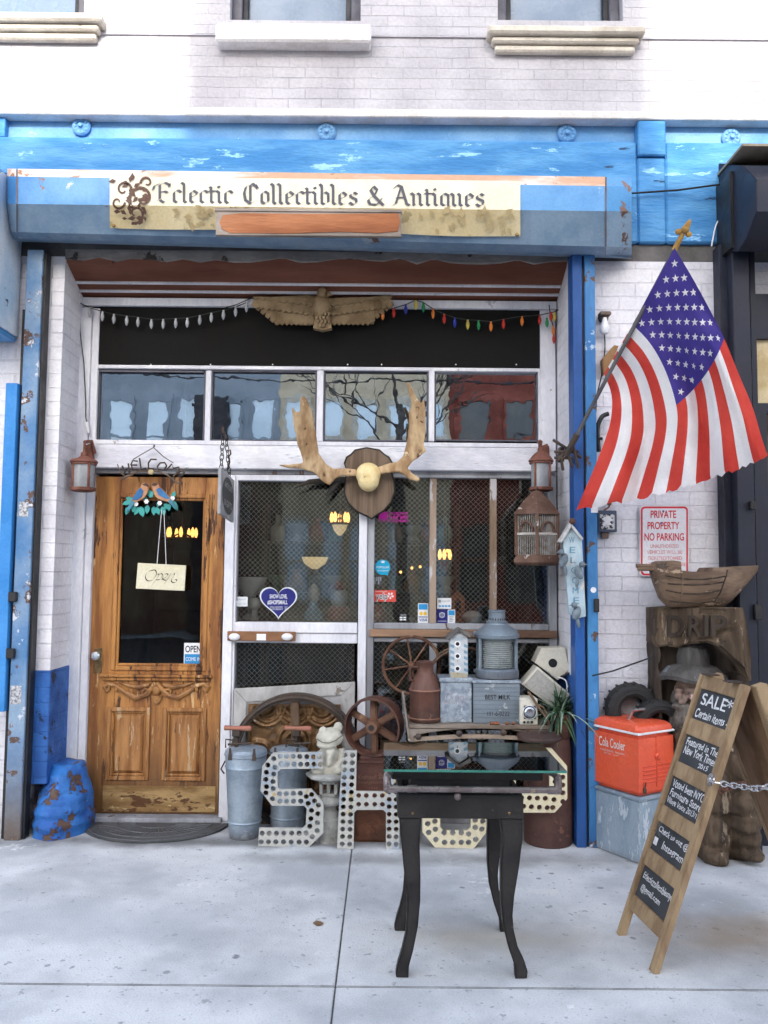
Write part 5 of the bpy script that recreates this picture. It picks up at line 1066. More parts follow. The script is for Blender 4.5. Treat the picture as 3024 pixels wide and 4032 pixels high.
def tinh(u, v):   # embossed swags, scrolls and a central crest
    h = 0
    for cx_ in (.2, .5, .8):
        for rr in (.1, .16, .2):
            d = math.hypot((u-cx_), (v-.98)*1.0); h = max(h, .014*math.exp(-((d-rr)/.02)**2)) if v < .99 else h
    for cx_, cy_, rr in ((.5, .62, .1), (.5, .62, .17), (.12, .5, .12), (.88, .5, .12), (.12, .5, .06), (.88, .5, .06), (.3, .36, .09), (.7, .36, .09), (.5, .2, .2), (.5, .2, .14)):
        d = math.hypot(u-cx_, v-cy_); h = max(h, .016*math.exp(-((d-rr)/.022)**2))
    h += .006*math.sin(u*60)*math.exp(-((v-.62)/.05)**2)*(abs(u-.5) < .14)+.006*mnoise.noise(V((u*14, v*14, 0)))
    if u < .03 or u > .97 or v > .965: h = .012
    return h
for j in range(nz+1):
    gv.append([b.bm.verts.new((x0+(x1-x0)*i/nx, YTi-tinh(i/nx, j/nz), zb_+(zt-zb_)*j/nz)) for i in range(nx+1)])
for j in range(nz):
    for i in range(nx): b.bm.faces.new((gv[j][i], gv[j][i+1], gv[j+1][i+1], gv[j+1][i]))
bk = B(); bk.bx(x0+.005, x1-.005, YTi+.002, YTi+.012, 0, zt-.005)
thing('tin_tile', 'embossed brown tin ceiling tile with swags behind the iron wheel', 'tile', [('tile', b, tin), ('backing_board', bk, oldwood)])
# ---- stone pedestal with frog
stone = M('weathered_stone', (.46, .46, .44), (.30, .30, .28), sc=8, bump=.7, bsc=50, rough=.9, peel2=(.2, .2, .18), p2th=.6, p2sc=7)
stonef = M('cast_stone_frog', (.62, .60, .52), (.46, .44, .37), sc=9, bump=.6, bsc=70, rough=.9, peel2=(.28, .26, .2), p2th=.64, p2sc=14)
YFg = 5.06
b = B(); b.lz(ZI, 530, [(62, 838), (60, 800), (46, 792), (42, 770), (34, 760), (34, 742), (44, 735), (62, 728), (64, 716), (56, 700), (40, 690)], YFg, 24, ym=760)
c = B(); kk = (PZ(ZI, 531, 650, YFg)-PZ(ZI, 530, 650, YFg)).length; cc = PZ(ZI, 530, 655, YFg)
for sx_, sy_ in ((-1, -1), (1, -1), (-1, 1), (1, 1)): c.box((cc.x+sx_*34*kk, YFg+sy_*34*kk, cc.z), (16*kk, 16*kk, 66*kk), bev=.004)
c.box((cc.x, YFg, cc.z+28*kk), (84*kk, 84*kk, 12*kk), bev=.004); c.box((cc.x, YFg, cc.z-28*kk), (84*kk, 84*kk, 14*kk), bev=.004); c.box((cc.x, YFg, cc.z), (14*kk, 70*kk, 56*kk)); 
d = B(); d.lz(ZI, 530, [(48, 624), (70, 616), (108, 600), (110, 590), (100, 584), (60, 578)], YFg, 8, ym=600)
zoff = b.bbox()[0].z
for q in (b,): 
    for v in q.bm.verts:
        if v.co.z < zoff+.01: v.co.z = 0
thing('stone_lantern', 'small grey stone lantern pedestal holding the frog statue', 'pedestal', [('base', b, stone), ('firebox', c, stone), ('cap', d, stone)])
b = B(); p = lambda x, y, dy=0: PZ(ZI, x, y, YFg+dy); e = lambda c_, r_, **k_: b.ball(c_, tuple(q*kk for q in r_), 16, **k_)
e(p(530, 560), (66, 60, 38)); e(p(530, 510), (50, 46, 60)); e(p(533, 425, -.03), (66, 58, 40)); e(p(520, 455, -.06), (50, 40, 22)); e(p(503, 396, -.04), (22, 22, 25)); e(p(573, 374, -.03), (22, 22, 25)); e(p(540, 395, -.01), (40, 40, 20))
b.tube([p(488, 495), p(478, 540, -.04), p(500, 575, -.08)], [22*kk, 15*kk, 14*kk], 10); b.tube([p(582, 480), p(590, 530, -.04), p(560, 572, -.08)], [22*kk, 15*kk, 14*kk], 10); e(p(478, 575, -.05), (30, 40, 20)); e(p(580, 575, -.05), (34, 40, 22)); e(p(537, 492, -.07), (24, 20, 22)); e(p(530, 530, -.08), (16, 14, 30))
b.bx(p(462, 590).x, p(600, 590).x, YFg-.07, YFg+.07, p(530, 596).z, p(530, 578).z)
b = remesh(b, .006, 2, .003, 60)
mo = B(); mo.tube([p(472, 428, -.098), p(500, 446, -.115), p(530, 448, -.118), p(562, 436, -.108), p(594, 412, -.085)], .0035, 6)
ey = B(); 
thing('frog_statue', 'cream stone frog statue sitting on the stone lantern', 'statue', [('body', b, stonef), ('mouth', mo, M('mouth_groove', (.16, .15, .12)))])
# ---- rusty belt pulley
YPu = 5.12; c0 = PZ(ZI, 742, 368, YPu); k = (PZ(ZI, 743, 368, YPu)-PZ(ZI, 742, 368, YPu)).length; Rp = 134*k
PM = Matrix.Rotation(R(-14), 3, 'Z') @ RM
b = B(); b.lathe([(Rp-.012, -.065), (Rp, -.065), (Rp+.004, 0), (Rp, .065), (Rp-.012, .065), (Rp-.014, 0), (Rp-.012, -.065)], c0, 56, PM, caps=False)
hub = B(); hub.lathe([(.018, .07), (.034, .07), (.04, .05), (.045, -.04), (.034, -.045)], c0, 24, PM); hub.disc(c0+PM@V((0, 0, .0715)), .018, 14, PM@V((0, 0, 1)), mi=1)
sp = []
for a in (32, 92, 152, 212, 272, 332):
    q = B(); d = PM@V((math.cos(R(a)), math.sin(R(a)), 0)); e_ = PM@V((-math.sin(R(a)), math.cos(R(a)), 0)); n_ = PM@V((0, 0, 1))
    r0, r1 = .03, Rp-.008; w0, w1 = .024, .02
    q.prism([c0+d*r0-e_*w0-n_*.012, c0+d*r0+e_*w0-n_*.012, c0+d*r1+e_*w1-n_*.012, c0+d*r1-e_*w1-n_*.012], n_*.026, bev=.008); sp.append(('spoke', q, rustwheel))
thing('belt_pulley', 'rusty six spoked belt pulley with a wide rim resting on the jerry can', 'pulley', [('rim', b, rustcan), ('hub', hub, [rustwheel, blackm])]+sp)
# ---- jerry can
jm = M('brown_jerry_can', (.125, .05, .035), (.08, .032, .024), sc=5, bump=.25, rough=.55, peel2=(.2, .10, .06), p2th=.6, low=(.0, .22, (.13, .05, .02)))
YJc = 5.02; x0, x1 = PZ(ZI, 646, 700, YJc).x, PZ(ZI, 812, 700, YJc).x; zt = PZ(ZI, 730, 505, YJc).z; zs_ = PZ(ZI, 730, 575, YJc).z
b = B(); b.prism([(x0, YJc, 0), (x1, YJc, 0), (x1, YJc, zs_), (x1-.02, YJc, zs_+.03), (x0+.03, YJc, zs_+.03), (x0, YJc, zs_)], (0, .16, 0), bev=.012)
c = B()
for i in range(3): c.box(((x0+x1)/2+.01, YJc+.05+i*.035, zs_+.045+i*.006), (.17-.01*i, .02, .05+.012*i), bev=.008)
c.bx(x0+.03, x1-.01, YJc+.02, YJc+.14, zs_+.028, zs_+.045, .006)
d = B(); d.tx('Kraftstoff 20 l', ZI, 668, 598, 792, 618, YJc-.002); d.tx('Feuergefährlich', ZI, 668, 624, 796, 644, YJc-.002); d.tx('1943', ZI, 720, 654, 756, 667, YJc-.002)
e_ = B(); e_.prism([(x0+.015, YJc-.001, .015), (x1-.015, YJc-.001, .015), (x1-.015, YJc-.001, .2), (x0+.015, YJc-.001, .2)], (0, -.006, 0), bev=.005)
thing('jerry_can', 'brown steel jerry can with raised lettering standing behind the letter H', 'jerry can', [('body', b, jm), ('carrying_handles', c, jm), ('lettering', d, M('raised_letters', (.26, .15, .10), (.2, .1, .07))), ('pressed_panel', e_, M('rust_panel', (.14, .05, .022), (.07, .028, .015), sc=8, bump=.5))])
# ---- painted jar behind the pulley
b = B(); b.lz(ZI, 815, [(20, 425), (40, 420), (58, 380), (60, 330), (52, 280), (34, 252), (20, 246)], 5.33, 24, ym=330); c = B(); c.lz(ZI, 815, [(36, 256), (26, 242), (8, 236)], 5.33, 16, ym=246)
d = B()
for i in range(10): d.ball(PZ(ZI, 780+i*7, 300+ (i*37) % 100, 5.33-.055), (.008, .006, .01), 8)
bx_ = B(); 
base = B(); base.bx(PZ(ZI, 770, 400, 5.3).x, PZ(ZI, 860, 400, 5.3).x, 5.26, 5.40, 0, PZ(ZI, 815, 424, 5.33).z)
one('wooden_box', 'plain dark wooden box behind the jerry can holding the painted jar', 'box', base, roomw)
thing('painted_jar', 'dark painted jar with red flowers standing behind the belt pulley', 'jar', [('jar', b, M('jar_paint', (.03, .035, .045), (.09, .05, .05), sc=20, bump=.1, rough=.3, peel=(.3, .03, .04), pth=.64, psc=18, peel2=(.1, .2, .28), p2th=.64, p2sc=24)), ('lid', c, blackm), ('flowers', d, M('red_flower', (.35, .03, .04)))])
# ---- bench
benchw = M('grey_bench_wood', (.30, .25, .21), (.16, .12, .09), sc=5, st=(.3, 1, 1), bump=.5, peel=(.42, .38, .34), pth=.6, psc=7, pst=(.4, 1, 1))
YB0 = 4.98; zb1 = PZ(ZJ, 450, 536, YB0).z; zbt = zb1
xa, xb = PZ(ZJ, 168, 540, YB0).x, PZ(ZJ, 765, 540, YB0).x
b = B()
for i in range(4): b.bx(xa, xb, YB0+.002+i*.1, YB0+.096+i*.1, zbt-.022, zbt-.001*i, .003)
fr = B()
n = 24
top = [(xa+(xb-xa)*i/n, YB0-.012, zbt-.024) for i in range(n+1)]
bot = [(xa+(xb-xa)*i/n, YB0-.012, zbt-.05-.03*math.sin(math.pi*i/n)*0-.0) for i in range(n+1)]
arch = [(xa+.03+(xb-xa-.06)*i/n, YB0-.012, PZ(ZJ, 450, 582-34*math.sin(math.pi*i/n)**.7, YB0).z) for i in range(n+1)]
fr.prism([(xa, YB0-.012, zbt-.024), (xa, YB0-.012, PZ(ZJ, 450, 605, YB0).z), (xa+.028, YB0-.012, PZ(ZJ, 450, 605, YB0).z)]+arch+[(xb-.03, YB0-.012, PZ(ZJ, 450, 600, YB0).z), (xb, YB0-.012, PZ(ZJ, 450, 600, YB0).z), (xb, YB0-.012, zbt-.024)], (0, .02, 0))
rail = B(); a2 = [(xa+.03+(xb-xa-.06)*i/n, YB0-.006, PZ(ZJ, 450, 590-16*math.sin(math.pi*i/n), YB0).z) for i in range(n+1)]
rail.prism(a2+[(q[0], q[1], q[2]-.022) for q in a2[::-1]], (0, .02, 0))
kn = []
for x in (208, 377, 560):
    q = B(); y = {208: 580, 377: 567, 560: 563}[x]; q.lathe([(.012, 0), (.010, .012), (.018, .02), (.019, .03), (.010, .038), (0, .04)], PZ(ZJ, x, y, YB0-.012), 16, Matrix.Rotation(R(90), 3, 'X')); kn.append(('knob', q, darkiron))
legs = []
for lx in (xa+.03, xb-.03):
    for ly in (YB0+.03, YB0+.37):
        q = B(); q.bx(lx-.02, lx+.02, ly-.02, ly+.02, 0, zbt-.023, .003); legs.append(('leg', q, benchw))
thing('wooden_bench', 'weathered grey wooden bench with an arched front rail and knobs behind the glass table', 'bench', [('top', b, benchw), ('front_rail', fr, benchw), ('lower_rail', rail, M('light_rail', (.42, .34, .26), (.3, .22, .16), sc=6, st=(.3, 1, 1)))]+kn+legs)
# ---- on the bench
def zfix(b, z, tol=.03):
    lo, _ = b.bbox(); bmesh.ops.translate(b.bm, verts=b.bm.verts, vec=(0, 0, z-lo.z)); return b
YC = 5.10
b = B(); b.lz(ZJ, 237, [(60, 545), (66, 540), (67, 530), (64, 520), (64, 415), (66, 408), (63, 400), (58, 382), (46, 360), (38, 345), (34, 338), (33, 310), (37, 303), (38, 296), (31, 294)], YC, 32, ym=430)
dz = zbt-b.bbox()[0].z; zfix(b, zbt); c = B(); 
for sg in (-1,): c.tube([V((PZ(ZJ, 205, 325, YC).x, YC-.02, PZ(ZJ, 205, 318, YC).z+dz)), V((PZ(ZJ, 174, 330, YC).x, YC-.03, PZ(ZJ, 174, 318, YC).z+dz)), V((PZ(ZJ, 174, 330, YC).x, YC-.03, PZ(ZJ, 174, 366, YC).z+dz)), V((PZ(ZJ, 186, 330, YC).x, YC-.03, PZ(ZJ, 186, 375, YC).z+dz))], .009, 8)
d = B(); d.torus((PZ(ZJ, 237, 410, YC).x, YC, PZ(ZJ, 237, 412, YC).z+dz), 66*(PZ(ZJ, 238, 430, YC)-PZ(ZJ, 237, 430, YC)).length, .005, (0, 0, 1), 32, 6); d.torus((PZ(ZJ, 237, 410, YC).x, YC, PZ(ZJ, 237, 528, YC).z+dz), 67*(PZ(ZJ, 238, 430, YC)-PZ(ZJ, 237, 430, YC)).length, .005, (0, 0, 1), 32, 6)
thing('milk_can', 'rusty red brown milk can at the left end of the bench', 'milk can', [('can', b, rustcan), ('handle', c, rustcan), ('hoop', d, M('worn_hoop', (.32, .17, .12), (.2, .09, .06), sc=8))])
YSw = 5.36; c0 = PZ(ZJ, 181, 286, YSw); k = (PZ(ZJ, 182, 286, YSw)-PZ(ZJ, 181, 286, YSw)).length; Rs = 118*k
b = B(); b.torus(c0, Rs, .011, n=56, m=8); sp = []
hub = B(); hub.lathe([(.012, -.04), (.024, -.035), (.026, .03), (.014, .06), (.01, .062)], c0, 16, RM)
for i in range(8):
    a = R(100+45*i); q = B(); q.tube([c0+V((0, -.02, 0)), c0+V((math.cos(a)*Rs, 0, math.sin(a)*Rs))], .0065, 6); sp.append(('spoke', q, rustwheel))
thing('spoked_wheel', 'thin rusty eight spoked wheel hanging on the window mesh behind the milk can', 'wheel', [('rim', b, rustwheel), ('hub', hub, rustwheel)]+sp)
b = B(); random.seed(3)
for i in range(9):
    o_ = random.uniform(-14, 14); o2 = random.uniform(-12, 12)
    b.tube(pl(ZJ, spl([(210, 320+o_), (255, 290+o_*.8), (320, 235+o2), (400, 218+o2*.8), (450, 222+o_*.5)], 4), 5.30+random.uniform(-.04, .04)), .006, 6)
b.tube(pl(ZJ, spl([(440, 225), (520, 250), (600, 330)], 4), 5.33), .006, 6)
one('vine_wreath', 'loose bundle of dry vine stems behind the blue striped birdhouse', 'wreath', b, M('dry_vine', (.17, .10, .06), (.09, .05, .03), sc=20, bump=.4))
# blue birdhouse on a zinc box
YZ = 5.06
b = B(); b.rect(ZJ, 300, 362, 432, 530, YZ, .2, .004); zfix(b, zbt+.0); zl_ = b.bbox()[1].z
lid = B(); lid.rect(ZJ, 296, 345, 436, 362, YZ-.006, .212, .004); q = lid.bbox()[0].z; bmesh.ops.translate(lid.bm, verts=lid.bm.verts, vec=(0, 0, zl_+.0005-q)); zt_ = lid.bbox()[1].z
sm = B(); sm.tx('Dairy', ZJ, 315, 395, 412, 465, YZ-.0008, shear=.3)
thing('zinc_box', 'mottled zinc milk box under the small blue birdhouse', 'box', [('box', b, galvs), ('lid', lid, galvs), ('faded_lettering', sm, M('faded_red', (.34, .30, .33), (.42, .42, .46), sc=30, bump=0))])
YBh = 5.09; b = B(); b.slab(ZJ, [(342, 350), (340, 188), (378, 158), (414, 184), (416, 350)], YBh, .1, bev=.002); zfix(b, zt_+.0)
dz = zt_-PZ(ZJ, 378, 350, YBh).z
up = lambda pts, Y: [p_+V((0, 0, dz)) for p_ in pl(ZJ, pts, Y)]
st = B()
for i in range(6):
    for s_ in (0, 1):
        x0_, x1_ = (342, 358) if s_ == 0 else (398, 415)
        st.prism(up([(x0_, 210+i*25), (x1_, 216+i*25), (x1_, 228+i*25), (x0_, 222+i*25)], YBh-.0005), (0, -.001, 0))
hl_ = B()
for y in (210, 261, 313): hl_.disc(PZ(ZJ, 372, y, YBh-.003)+V((0, 0, dz)), .0115*1.0, 16)
rim = B()
for y in (210, 261, 313): rim.disc(PZ(ZJ, 372, y, YBh-.0015)+V((0, 0, dz)), .019, 18, mi=0, d=.0012)
rf = B(); rf.prism(up([(325, 186), (380, 144), (380, 158), (334, 194)], YBh-.02), (0, .14, 0), bev=.002); rf.prism(up([(380.3, 144), (430, 170), (424, 186), (380.3, 158)], YBh-.02), (0, .14, 0), bev=.002)
pr = B()
for y in (228, 279, 331): pr.cyl(PZ(ZJ, 372, y+2, YBh)+V((0, 0, dz)), PZ(ZJ, 372, y+2, YBh-.03)+V((0, 0, dz)), .003, n=6)
le = B(); le.text('WELCOME', *(PZ(ZJ, x, y, YBh-.002)+V((0, 0, dz)) for x, y in ((350, 180), (404, 180), (350, 194))))
ba = B(); ba.prism(up([(345, 326), (412, 334), (412, 350), (344, 350)], YBh-.001), (0, -.002, 0), mi=0)
thing('birdhouse', 'small blue and white striped birdhouse with three holes on the zinc box', 'birdhouse', [('house', b, M('birdhouse_white', (.55, .58, .60), (.42, .46, .5), sc=8, bump=.3)), ('stripes', st, M('birdhouse_blue', (.22, .34, .44), (.16, .26, .36), sc=10)), ('hole_ring', rim, whitep), ('entrance_holes', hl_, blackp), ('roof', rf, M('grey_roof', (.10, .09, .085), (.16, .15, .14), sc=10, bump=.5)), ('perch', pr, oldwood), ('lettering', le, M('pale_blue_print', (.3, .4, .5))), ('skirt', ba, M('cream_skirt', (.55, .48, .34)))])
# milk crate and ship lantern
YMc = 5.04; b = B(); b.rect(ZJ, 438, 360, 632, 528, YMc, .27, .004); zfix(b, zbt); zl_ = b.bbox()[1].z
lid = B(); lid.rect(ZJ, 433, 348, 636, 360, YMc-.008, .286, .003); q = lid.bbox()[0].z; bmesh.ops.translate(lid.bm, verts=lid.bm.verts, vec=(0, 0, zl_+.0005-q)); zt_ = lid.bbox()[1].z; dz = zbt-PZ(ZJ, 535, 528, YMc).z
le = B(); le.tx('BEST MILK', ZJ, 487, 408, 592, 428, YMc-.001, bold=.01); le.tx('101-6-0222', ZJ, 495, 478, 588, 496, YMc-.001); bmesh.ops.translate(le.bm, verts=le.bm.verts, vec=(0, 0, dz))
gv_ = B()
for i in range(8): gv_.rect(ZJ, 440, 378+i*18, 630, 379+i*18, YMc-.0008, .0006)
bmesh.ops.translate(gv_.bm, verts=gv_.bm.verts, vec=(0, 0, dz))
thing('milk_crate', 'grey blue BEST MILK box under the ship lantern', 'crate', [('box', b, M('grey_blue_crate', (.21, .25, .29), (.14, .17, .20), sc=5, st=(.3, 1, 1), bump=.3, peel2=(.32, .35, .37), p2th=.62)), ('lid', lid, galvs), ('lettering', le, flat('stencil_black', (.02, .02, .022))), ('board_joint', gv_, flat('joint_dark', (.06, .075, .09)))])
YSl = 5.17; cx = 536; dz = zt_-PZ(ZJ, cx, 356, YSl).z
def LZ(prof, mi=0, n=36, ym=250): 
    q = B(); q.lz(ZJ, cx, prof, YSl, n, mi, ym); bmesh.ops.translate(q.bm, verts=q.bm.verts, vec=(0, 0, dz)); return q
base = LZ([(86, 356), (90, 352), (90, 322), (86, 316), (74, 314)]); 
lens = LZ([(68, 316)]+[(62+6*((i % 2)), 314-i*4.2) for i in range(28)]+[(64, 196)])
cap = LZ([(70, 196), (84, 192), (92, 188), (94, 176), (80, 158), (60, 142), (46, 134), (44, 128), (46, 122), (36, 118), (34, 84), (37, 82), (37, 76), (30, 74)])
k = (PZ(ZJ, cx+1, 250, YSl)-PZ(ZJ, cx, 250, YSl)).length; cX = PZ(ZJ, cx, 250, YSl).x; zz2 = lambda y: PZ(ZJ, cx, y, YSl).z+dz
post = B()
for a in (205, 335, 20, 160): post.tube([(cX+82*k*math.cos(R(a)), YSl+82*k*math.sin(R(a)), zz2(320)), (cX+82*k*math.cos(R(a)), YSl+82*k*math.sin(R(a)), zz2(190))], .011, 6)
ears = B(); ears.rect(ZJ, 440, 322, 452, 336, YSl-.02, .04, .003); ears.rect(ZJ, 436, 164, 452, 180, YSl-.02, .04, .003); ears.rect(ZJ, 612, 160, 624, 186, YSl-.02, .04, .003); bmesh.ops.translate(ears.bm, verts=ears.bm.verts, vec=(0, 0, dz))
vent = B()
for i in range(9):
    a = R(200+i*17.5); vent.box((cX+35*k*math.cos(a), YSl+35*k*math.sin(a), zz2(112)), (.006, .006, .012))
thing('ship_lantern', 'large galvanised ship lantern with a ribbed glass lens on the milk box', 'lantern', [('base', base, galvd), ('lens', lens, M('ribbed_lens', (.34, .37, .37), (.22, .25, .25), sc=6, rough=.15, bump=0, spec=.8)), ('cap', cap, galvd), ('guard_post', post, galvd), ('mounting_ear', ears, galvd), ('vent_holes', vent, blackp)])
# radio, speaker, white birdhouse
ivory = M('ivory_paint', (.66, .63, .54), (.56, .53, .44), sc=5, bump=.1, rough=.5, peel2=(.36, .3, .22), p2th=.7)
YRd = 5.0; b = B(); b.rect(ZJ, 632, 416, 706, 527, YRd, .14, .005); zfix(b, zbt); dz = zbt-PZ(ZJ, 670, 527, YRd).z; zr_top = b.bbox()[1].z
sh = lambda q: (bmesh.ops.translate(q.bm, verts=q.bm.verts, vec=(0, 0, dz)), q)[1]
f_ = B(); f_.rect(ZJ, 648, 446, 698, 502, YRd-.003, .003, .001); dl = B(); dl.lathe([(.032, 0), (.032, .008), (.024, .014), (.022, .024), (0, .026)], PZ(ZJ, 672, 474, YRd-.003), 24, Matrix.Rotation(R(90), 3, 'X')); kn = B()
for x in (650, 666, 682): kn.ball(PZ(ZJ, x, 515, YRd-.006), .008, 10)
hdl = B(); hdl.torus(PZ(ZJ, 672, 474, YRd-.004), .04, .002, n=28, m=5)
thing('radio', 'small ivory radio with a round dial at the right end of the bench', 'radio', [('case', b, ivory), ('panel', sh(f_), flat('radio_panel', (.04, .045, .06))), ('dial', sh(dl), M('chrome', (.6, .62, .66), metal=.9, rough=.2, bump=0)), ('knobs', sh(kn), blackp), ('dial_ring', sh(hdl), whitep)])
YSp = 5.10
b = B(); b.slab(ZJ, [(705, 292), (845, 410), (792, 478), (640, 366)], YSp, .14, bev=.006); c = B(); c.slab(ZJ, [(706, 303), (834, 411), (790, 466), (652, 367)], YSp-.004, .004)
cd_ = B(); cd_.tube(pl(ZJ, spl([(790, 335), (822, 350), (826, 395), (790, 425), (778, 455)], 5), YSp-.02), .004, 6)
sup = B()
thing('loudspeaker', 'ivory loudspeaker box with grey grille tilted on its corner above the radio', 'speaker', [('case', b, ivory), ('grille', c, M('grille_cloth', (.40, .39, .36), (.3, .29, .27), sc=60, bump=.3)), ('cord', cd_, whitep)])
YWb = 5.16; b = B(); b.slab(ZJ, [(722, 216), (820, 213), (838, 306), (790, 349), (694, 275)], YWb, .14, bev=.005); h_ = B(); h_.disc(PZ(ZJ, 769, 277, YWb-.002), .027, 20); bk = B(); bk.slab(ZJ, [(735, 338), (716, 318), (690, 322), (640, 366), (700, 300)], YWb-.01, .05)
e_ = B(); e_.tube(pl(ZJ, [(800, 335), (840, 318), (890, 302)], YWb-.03), .007, 6)
thing('birdhouse', 'white tilted birdhouse with one round hole above the loudspeaker', 'birdhouse', [('house', b, ivory), ('entrance_hole', h_, blackp), ('perch', e_, blackm)])
bk.bm.free()
# ---- drum, lid, plant
b = B(); b.lz(ZJ, 748, [(96, 1050), (100, 1044), (101, 930), (99, 800), (101, 792), (99, 700), (97, 640), (92, 612)], 5.07, 40, ym=850)
zfix(b, 0); zt_ = b.bbox()[1].z
c = B(); c.lz(ZJ, 712, [(60, 608), (88, 600), (93, 590), (92, 582), (70, 572), (52, 566), (48, 572), (20, 575), (0, 575)], 4.92, 36, ym=585); zfix(c, zt_+.001)
one('rusty_drum', 'tall rusty steel drum standing in the corner right of the letter P', 'drum', b, M('drum_rust', (.10, .045, .035), (.065, .03, .025), sc=5, bump=.3, peel2=(.16, .07, .05), p2th=.6))
one('drum_lid', 'round rusty lid resting askew on the drum beside the plant', 'lid', c, M('lid_brown', (.075, .042, .035), (.045, .028, .024), sc=6, bump=.3, rough=.5, peel2=(.13, .08, .065)))
pot = B(); pot.lz(ZJ, 805, [(40, 690), (56, 600), (60, 590), (52, 590), (48, 602)], 5.06, 20, ym=620); zfix(pot, zt_+.0)
zpl = pot.bbox()[1].z
lv = B(); random.seed(11); pc = V((PZ(ZJ, 800, 560, 5.05).x, 5.05, zpl-.02))
for i in range(170):
    a = random.uniform(0, 6.283); el = random.uniform(-.1, 1.35); l = random.uniform(.14, .31)*(1.0 if el < 1 else .8); w = random.uniform(.006, .010)
    d = V((math.cos(a)*math.cos(el), math.sin(a)*math.cos(el), math.sin(el))); s_ = d.cross(V((0, 0, 1))).normalized(); mi = random.choice((0, 1, 1, 2)); prev = None
    st_ = pc+V((random.uniform(-.03, .03), random.uniform(-.03, .03), random.uniform(0, .05)))
    for j in range(6):
        t = j/5; p_ = st_+d*l*t+V((0, 0, -.16*t*t*math.cos(el))); ww = w*(1-t**1.6)+.0006; cur = (p_-s_*ww, p_+s_*ww)
        if prev: lv.face((prev[0], prev[1], cur[1], cur[0]), mi)
        prev = cur
thing('spiky_plant', 'green and grey spiky leaved plant in a pot on the rusty drum', 'plant', [('pot', pot, ruststeel), ('leaves', lv, [M('leaf_green', (.07, .15, .06), (.04, .10, .04), sc=9, bump=.05), M('leaf_grey', (.26, .34, .26), (.18, .26, .2), sc=9, bump=.05), M('leaf_dark', (.02, .05, .03), (.015, .035, .02), sc=9, bump=.05)])])
dr = B(); dr.tube(pl(ZJ, spl([(665, 395), (690, 430), (715, 470), (742, 505), (760, 552)], 4), 4.99), [.008]*16+[.012], 7); dr.tube(pl(ZJ, [(700, 450), (728, 460), (745, 490)], 4.99), .005, 6)
one('dry_branch', 'thin dry branch propped between the radio and the plant', 'branch', dr, oldwood)
bl_ = B(); bl_.slab(ZJ, [(140, 400), (148, 400), (176, 600), (166, 600)], 4.955, .05, bev=.003); one('wooden_stick', 'upright pale wooden stick leaning beside the pulley and milk can', 'stick', bl_, benchw)
st_ = B(); random.seed(5)
for (x, w_) in ((535, .022), (515, .013), (580, .012), (605, .01)):
    q = PZ(ZJ, x, 524, 4.99); st_.ball((q.x, 5.0, zbt+.009), (w_, .014, .011), 8)
one('bark_chips', 'few brown bark chips lying on the bench before the milk box', 'bark', st_, M('bark', (.25, .09, .04)))
# ---- doormat
mat_ = B(); YMt = 5.30; x0, x1 = P(98, 1025, 5.2).x, P(279, 1025, 5.2).x; cx = (x0+x1)/2; a_ = (x1-x0)/2
ol = [(cx+a_*math.cos(math.pi+math.pi*i/32), 5.33+.37*math.sin(math.pi+math.pi*i/32)*1.0, .003) for i in range(33)]
mat_.prism(ol, (0, 0, .010), bev=.003)
rb = B()
for r_ in (.30, .55, .78, .94):
    rb.tube([(cx+a_*r_*math.cos(math.pi+math.pi*i/28), 5.325+.37*r_*math.sin(math.pi+math.pi*i/28), .013) for i in range(29)], .004, 5)
for i in range(1, 24): an = math.pi+math.pi*i/24; rb.tube([(cx+a_*.3*math.cos(an), 5.325+.37*.3*math.sin(an), .013), (cx+a_*.78*math.cos(an), 5.325+.37*.78*math.sin(an), .013)], .0032, 5)
thing('doormat', 'half round dark rubber doormat with fan ribs before the wooden door', 'doormat', [('mat', mat_, M('rubber', (.06, .063, .068), (.095, .098, .1), sc=5, bump=.3)), ('ribs', rb, M('rubber_rib', (.12, .125, .13), (.08, .08, .085), sc=9))])
# ---- glass topped iron table
iron = M('table_iron', (.020, .018, .018), (.034, .03, .029), sc=6, bump=.35, rough=.55, spec=.25, peel2=(.10, .085, .075), p2th=.66, p2sc=10); pipe = M('iron_pipe', (.24, .20, .20), (.13, .10, .10), sc=8, bump=.3, rough=.35, metal=.35, peel2=(.34, .25, .2), p2th=.62)
YT0, YT1 = 3.385, 3.86
Lf = [(180, 388), (186, 450), (200, 600), (214, 720), (214, 800), (208, 880), (192, 950), (175, 1005), (167, 1045), (170, 1060), (220, 1062), (223, 1012), (240, 950), (260, 850), (270, 740), (271, 640), (267, 500), (275, 388)]
Rf = [(697, 388), (697, 480), (682, 600), (662, 720), (655, 800), (660, 860), (678, 935), (705, 990), (718, 1032), (715, 1060), (667, 1062), (664, 1010), (640, 940), (615, 840), (606, 740), (605, 600), (612, 480), (600, 388)]
legs = []
lf3 = [pl(ZM, q, YT0) for q in (Lf, Rf)]
for pts in lf3:
    mz = min(q.z for q in pts); top = max(q.z for q in pts)
    for yy in (YT0, YT1-.05):
        q = B(); q.prism([V((p_.x, yy, (p_.z-mz)*top/(top-mz))) for p_ in pts], (0, .05, 0), bev=.007); legs.append(('leg', q, iron))
za = lf3[0][0].z
xA, xB = PZ(ZM, 176, 340, YT0).x, PZ(ZM, 698, 340, YT0).x; zA_ = PZ(ZM, 440, 295, YT0).z
ap = B(); ap.bx(xA, xB, YT0-.012, YT0+.012, za-.003, zA_, .004); ap.bx(xA+.004, xB-.004, YT1-.02, YT1+.004, za-.003, zA_-.001, .004); ap.bx(xA-.001, xA+.022, YT0+.0125, YT1-.0205, za-.002, zA_-.002, .003); ap.bx(xB-.022, xB+.001, YT0+.0125, YT1-.0205, za-.002, zA_-.002, .003)
sc_ = B()
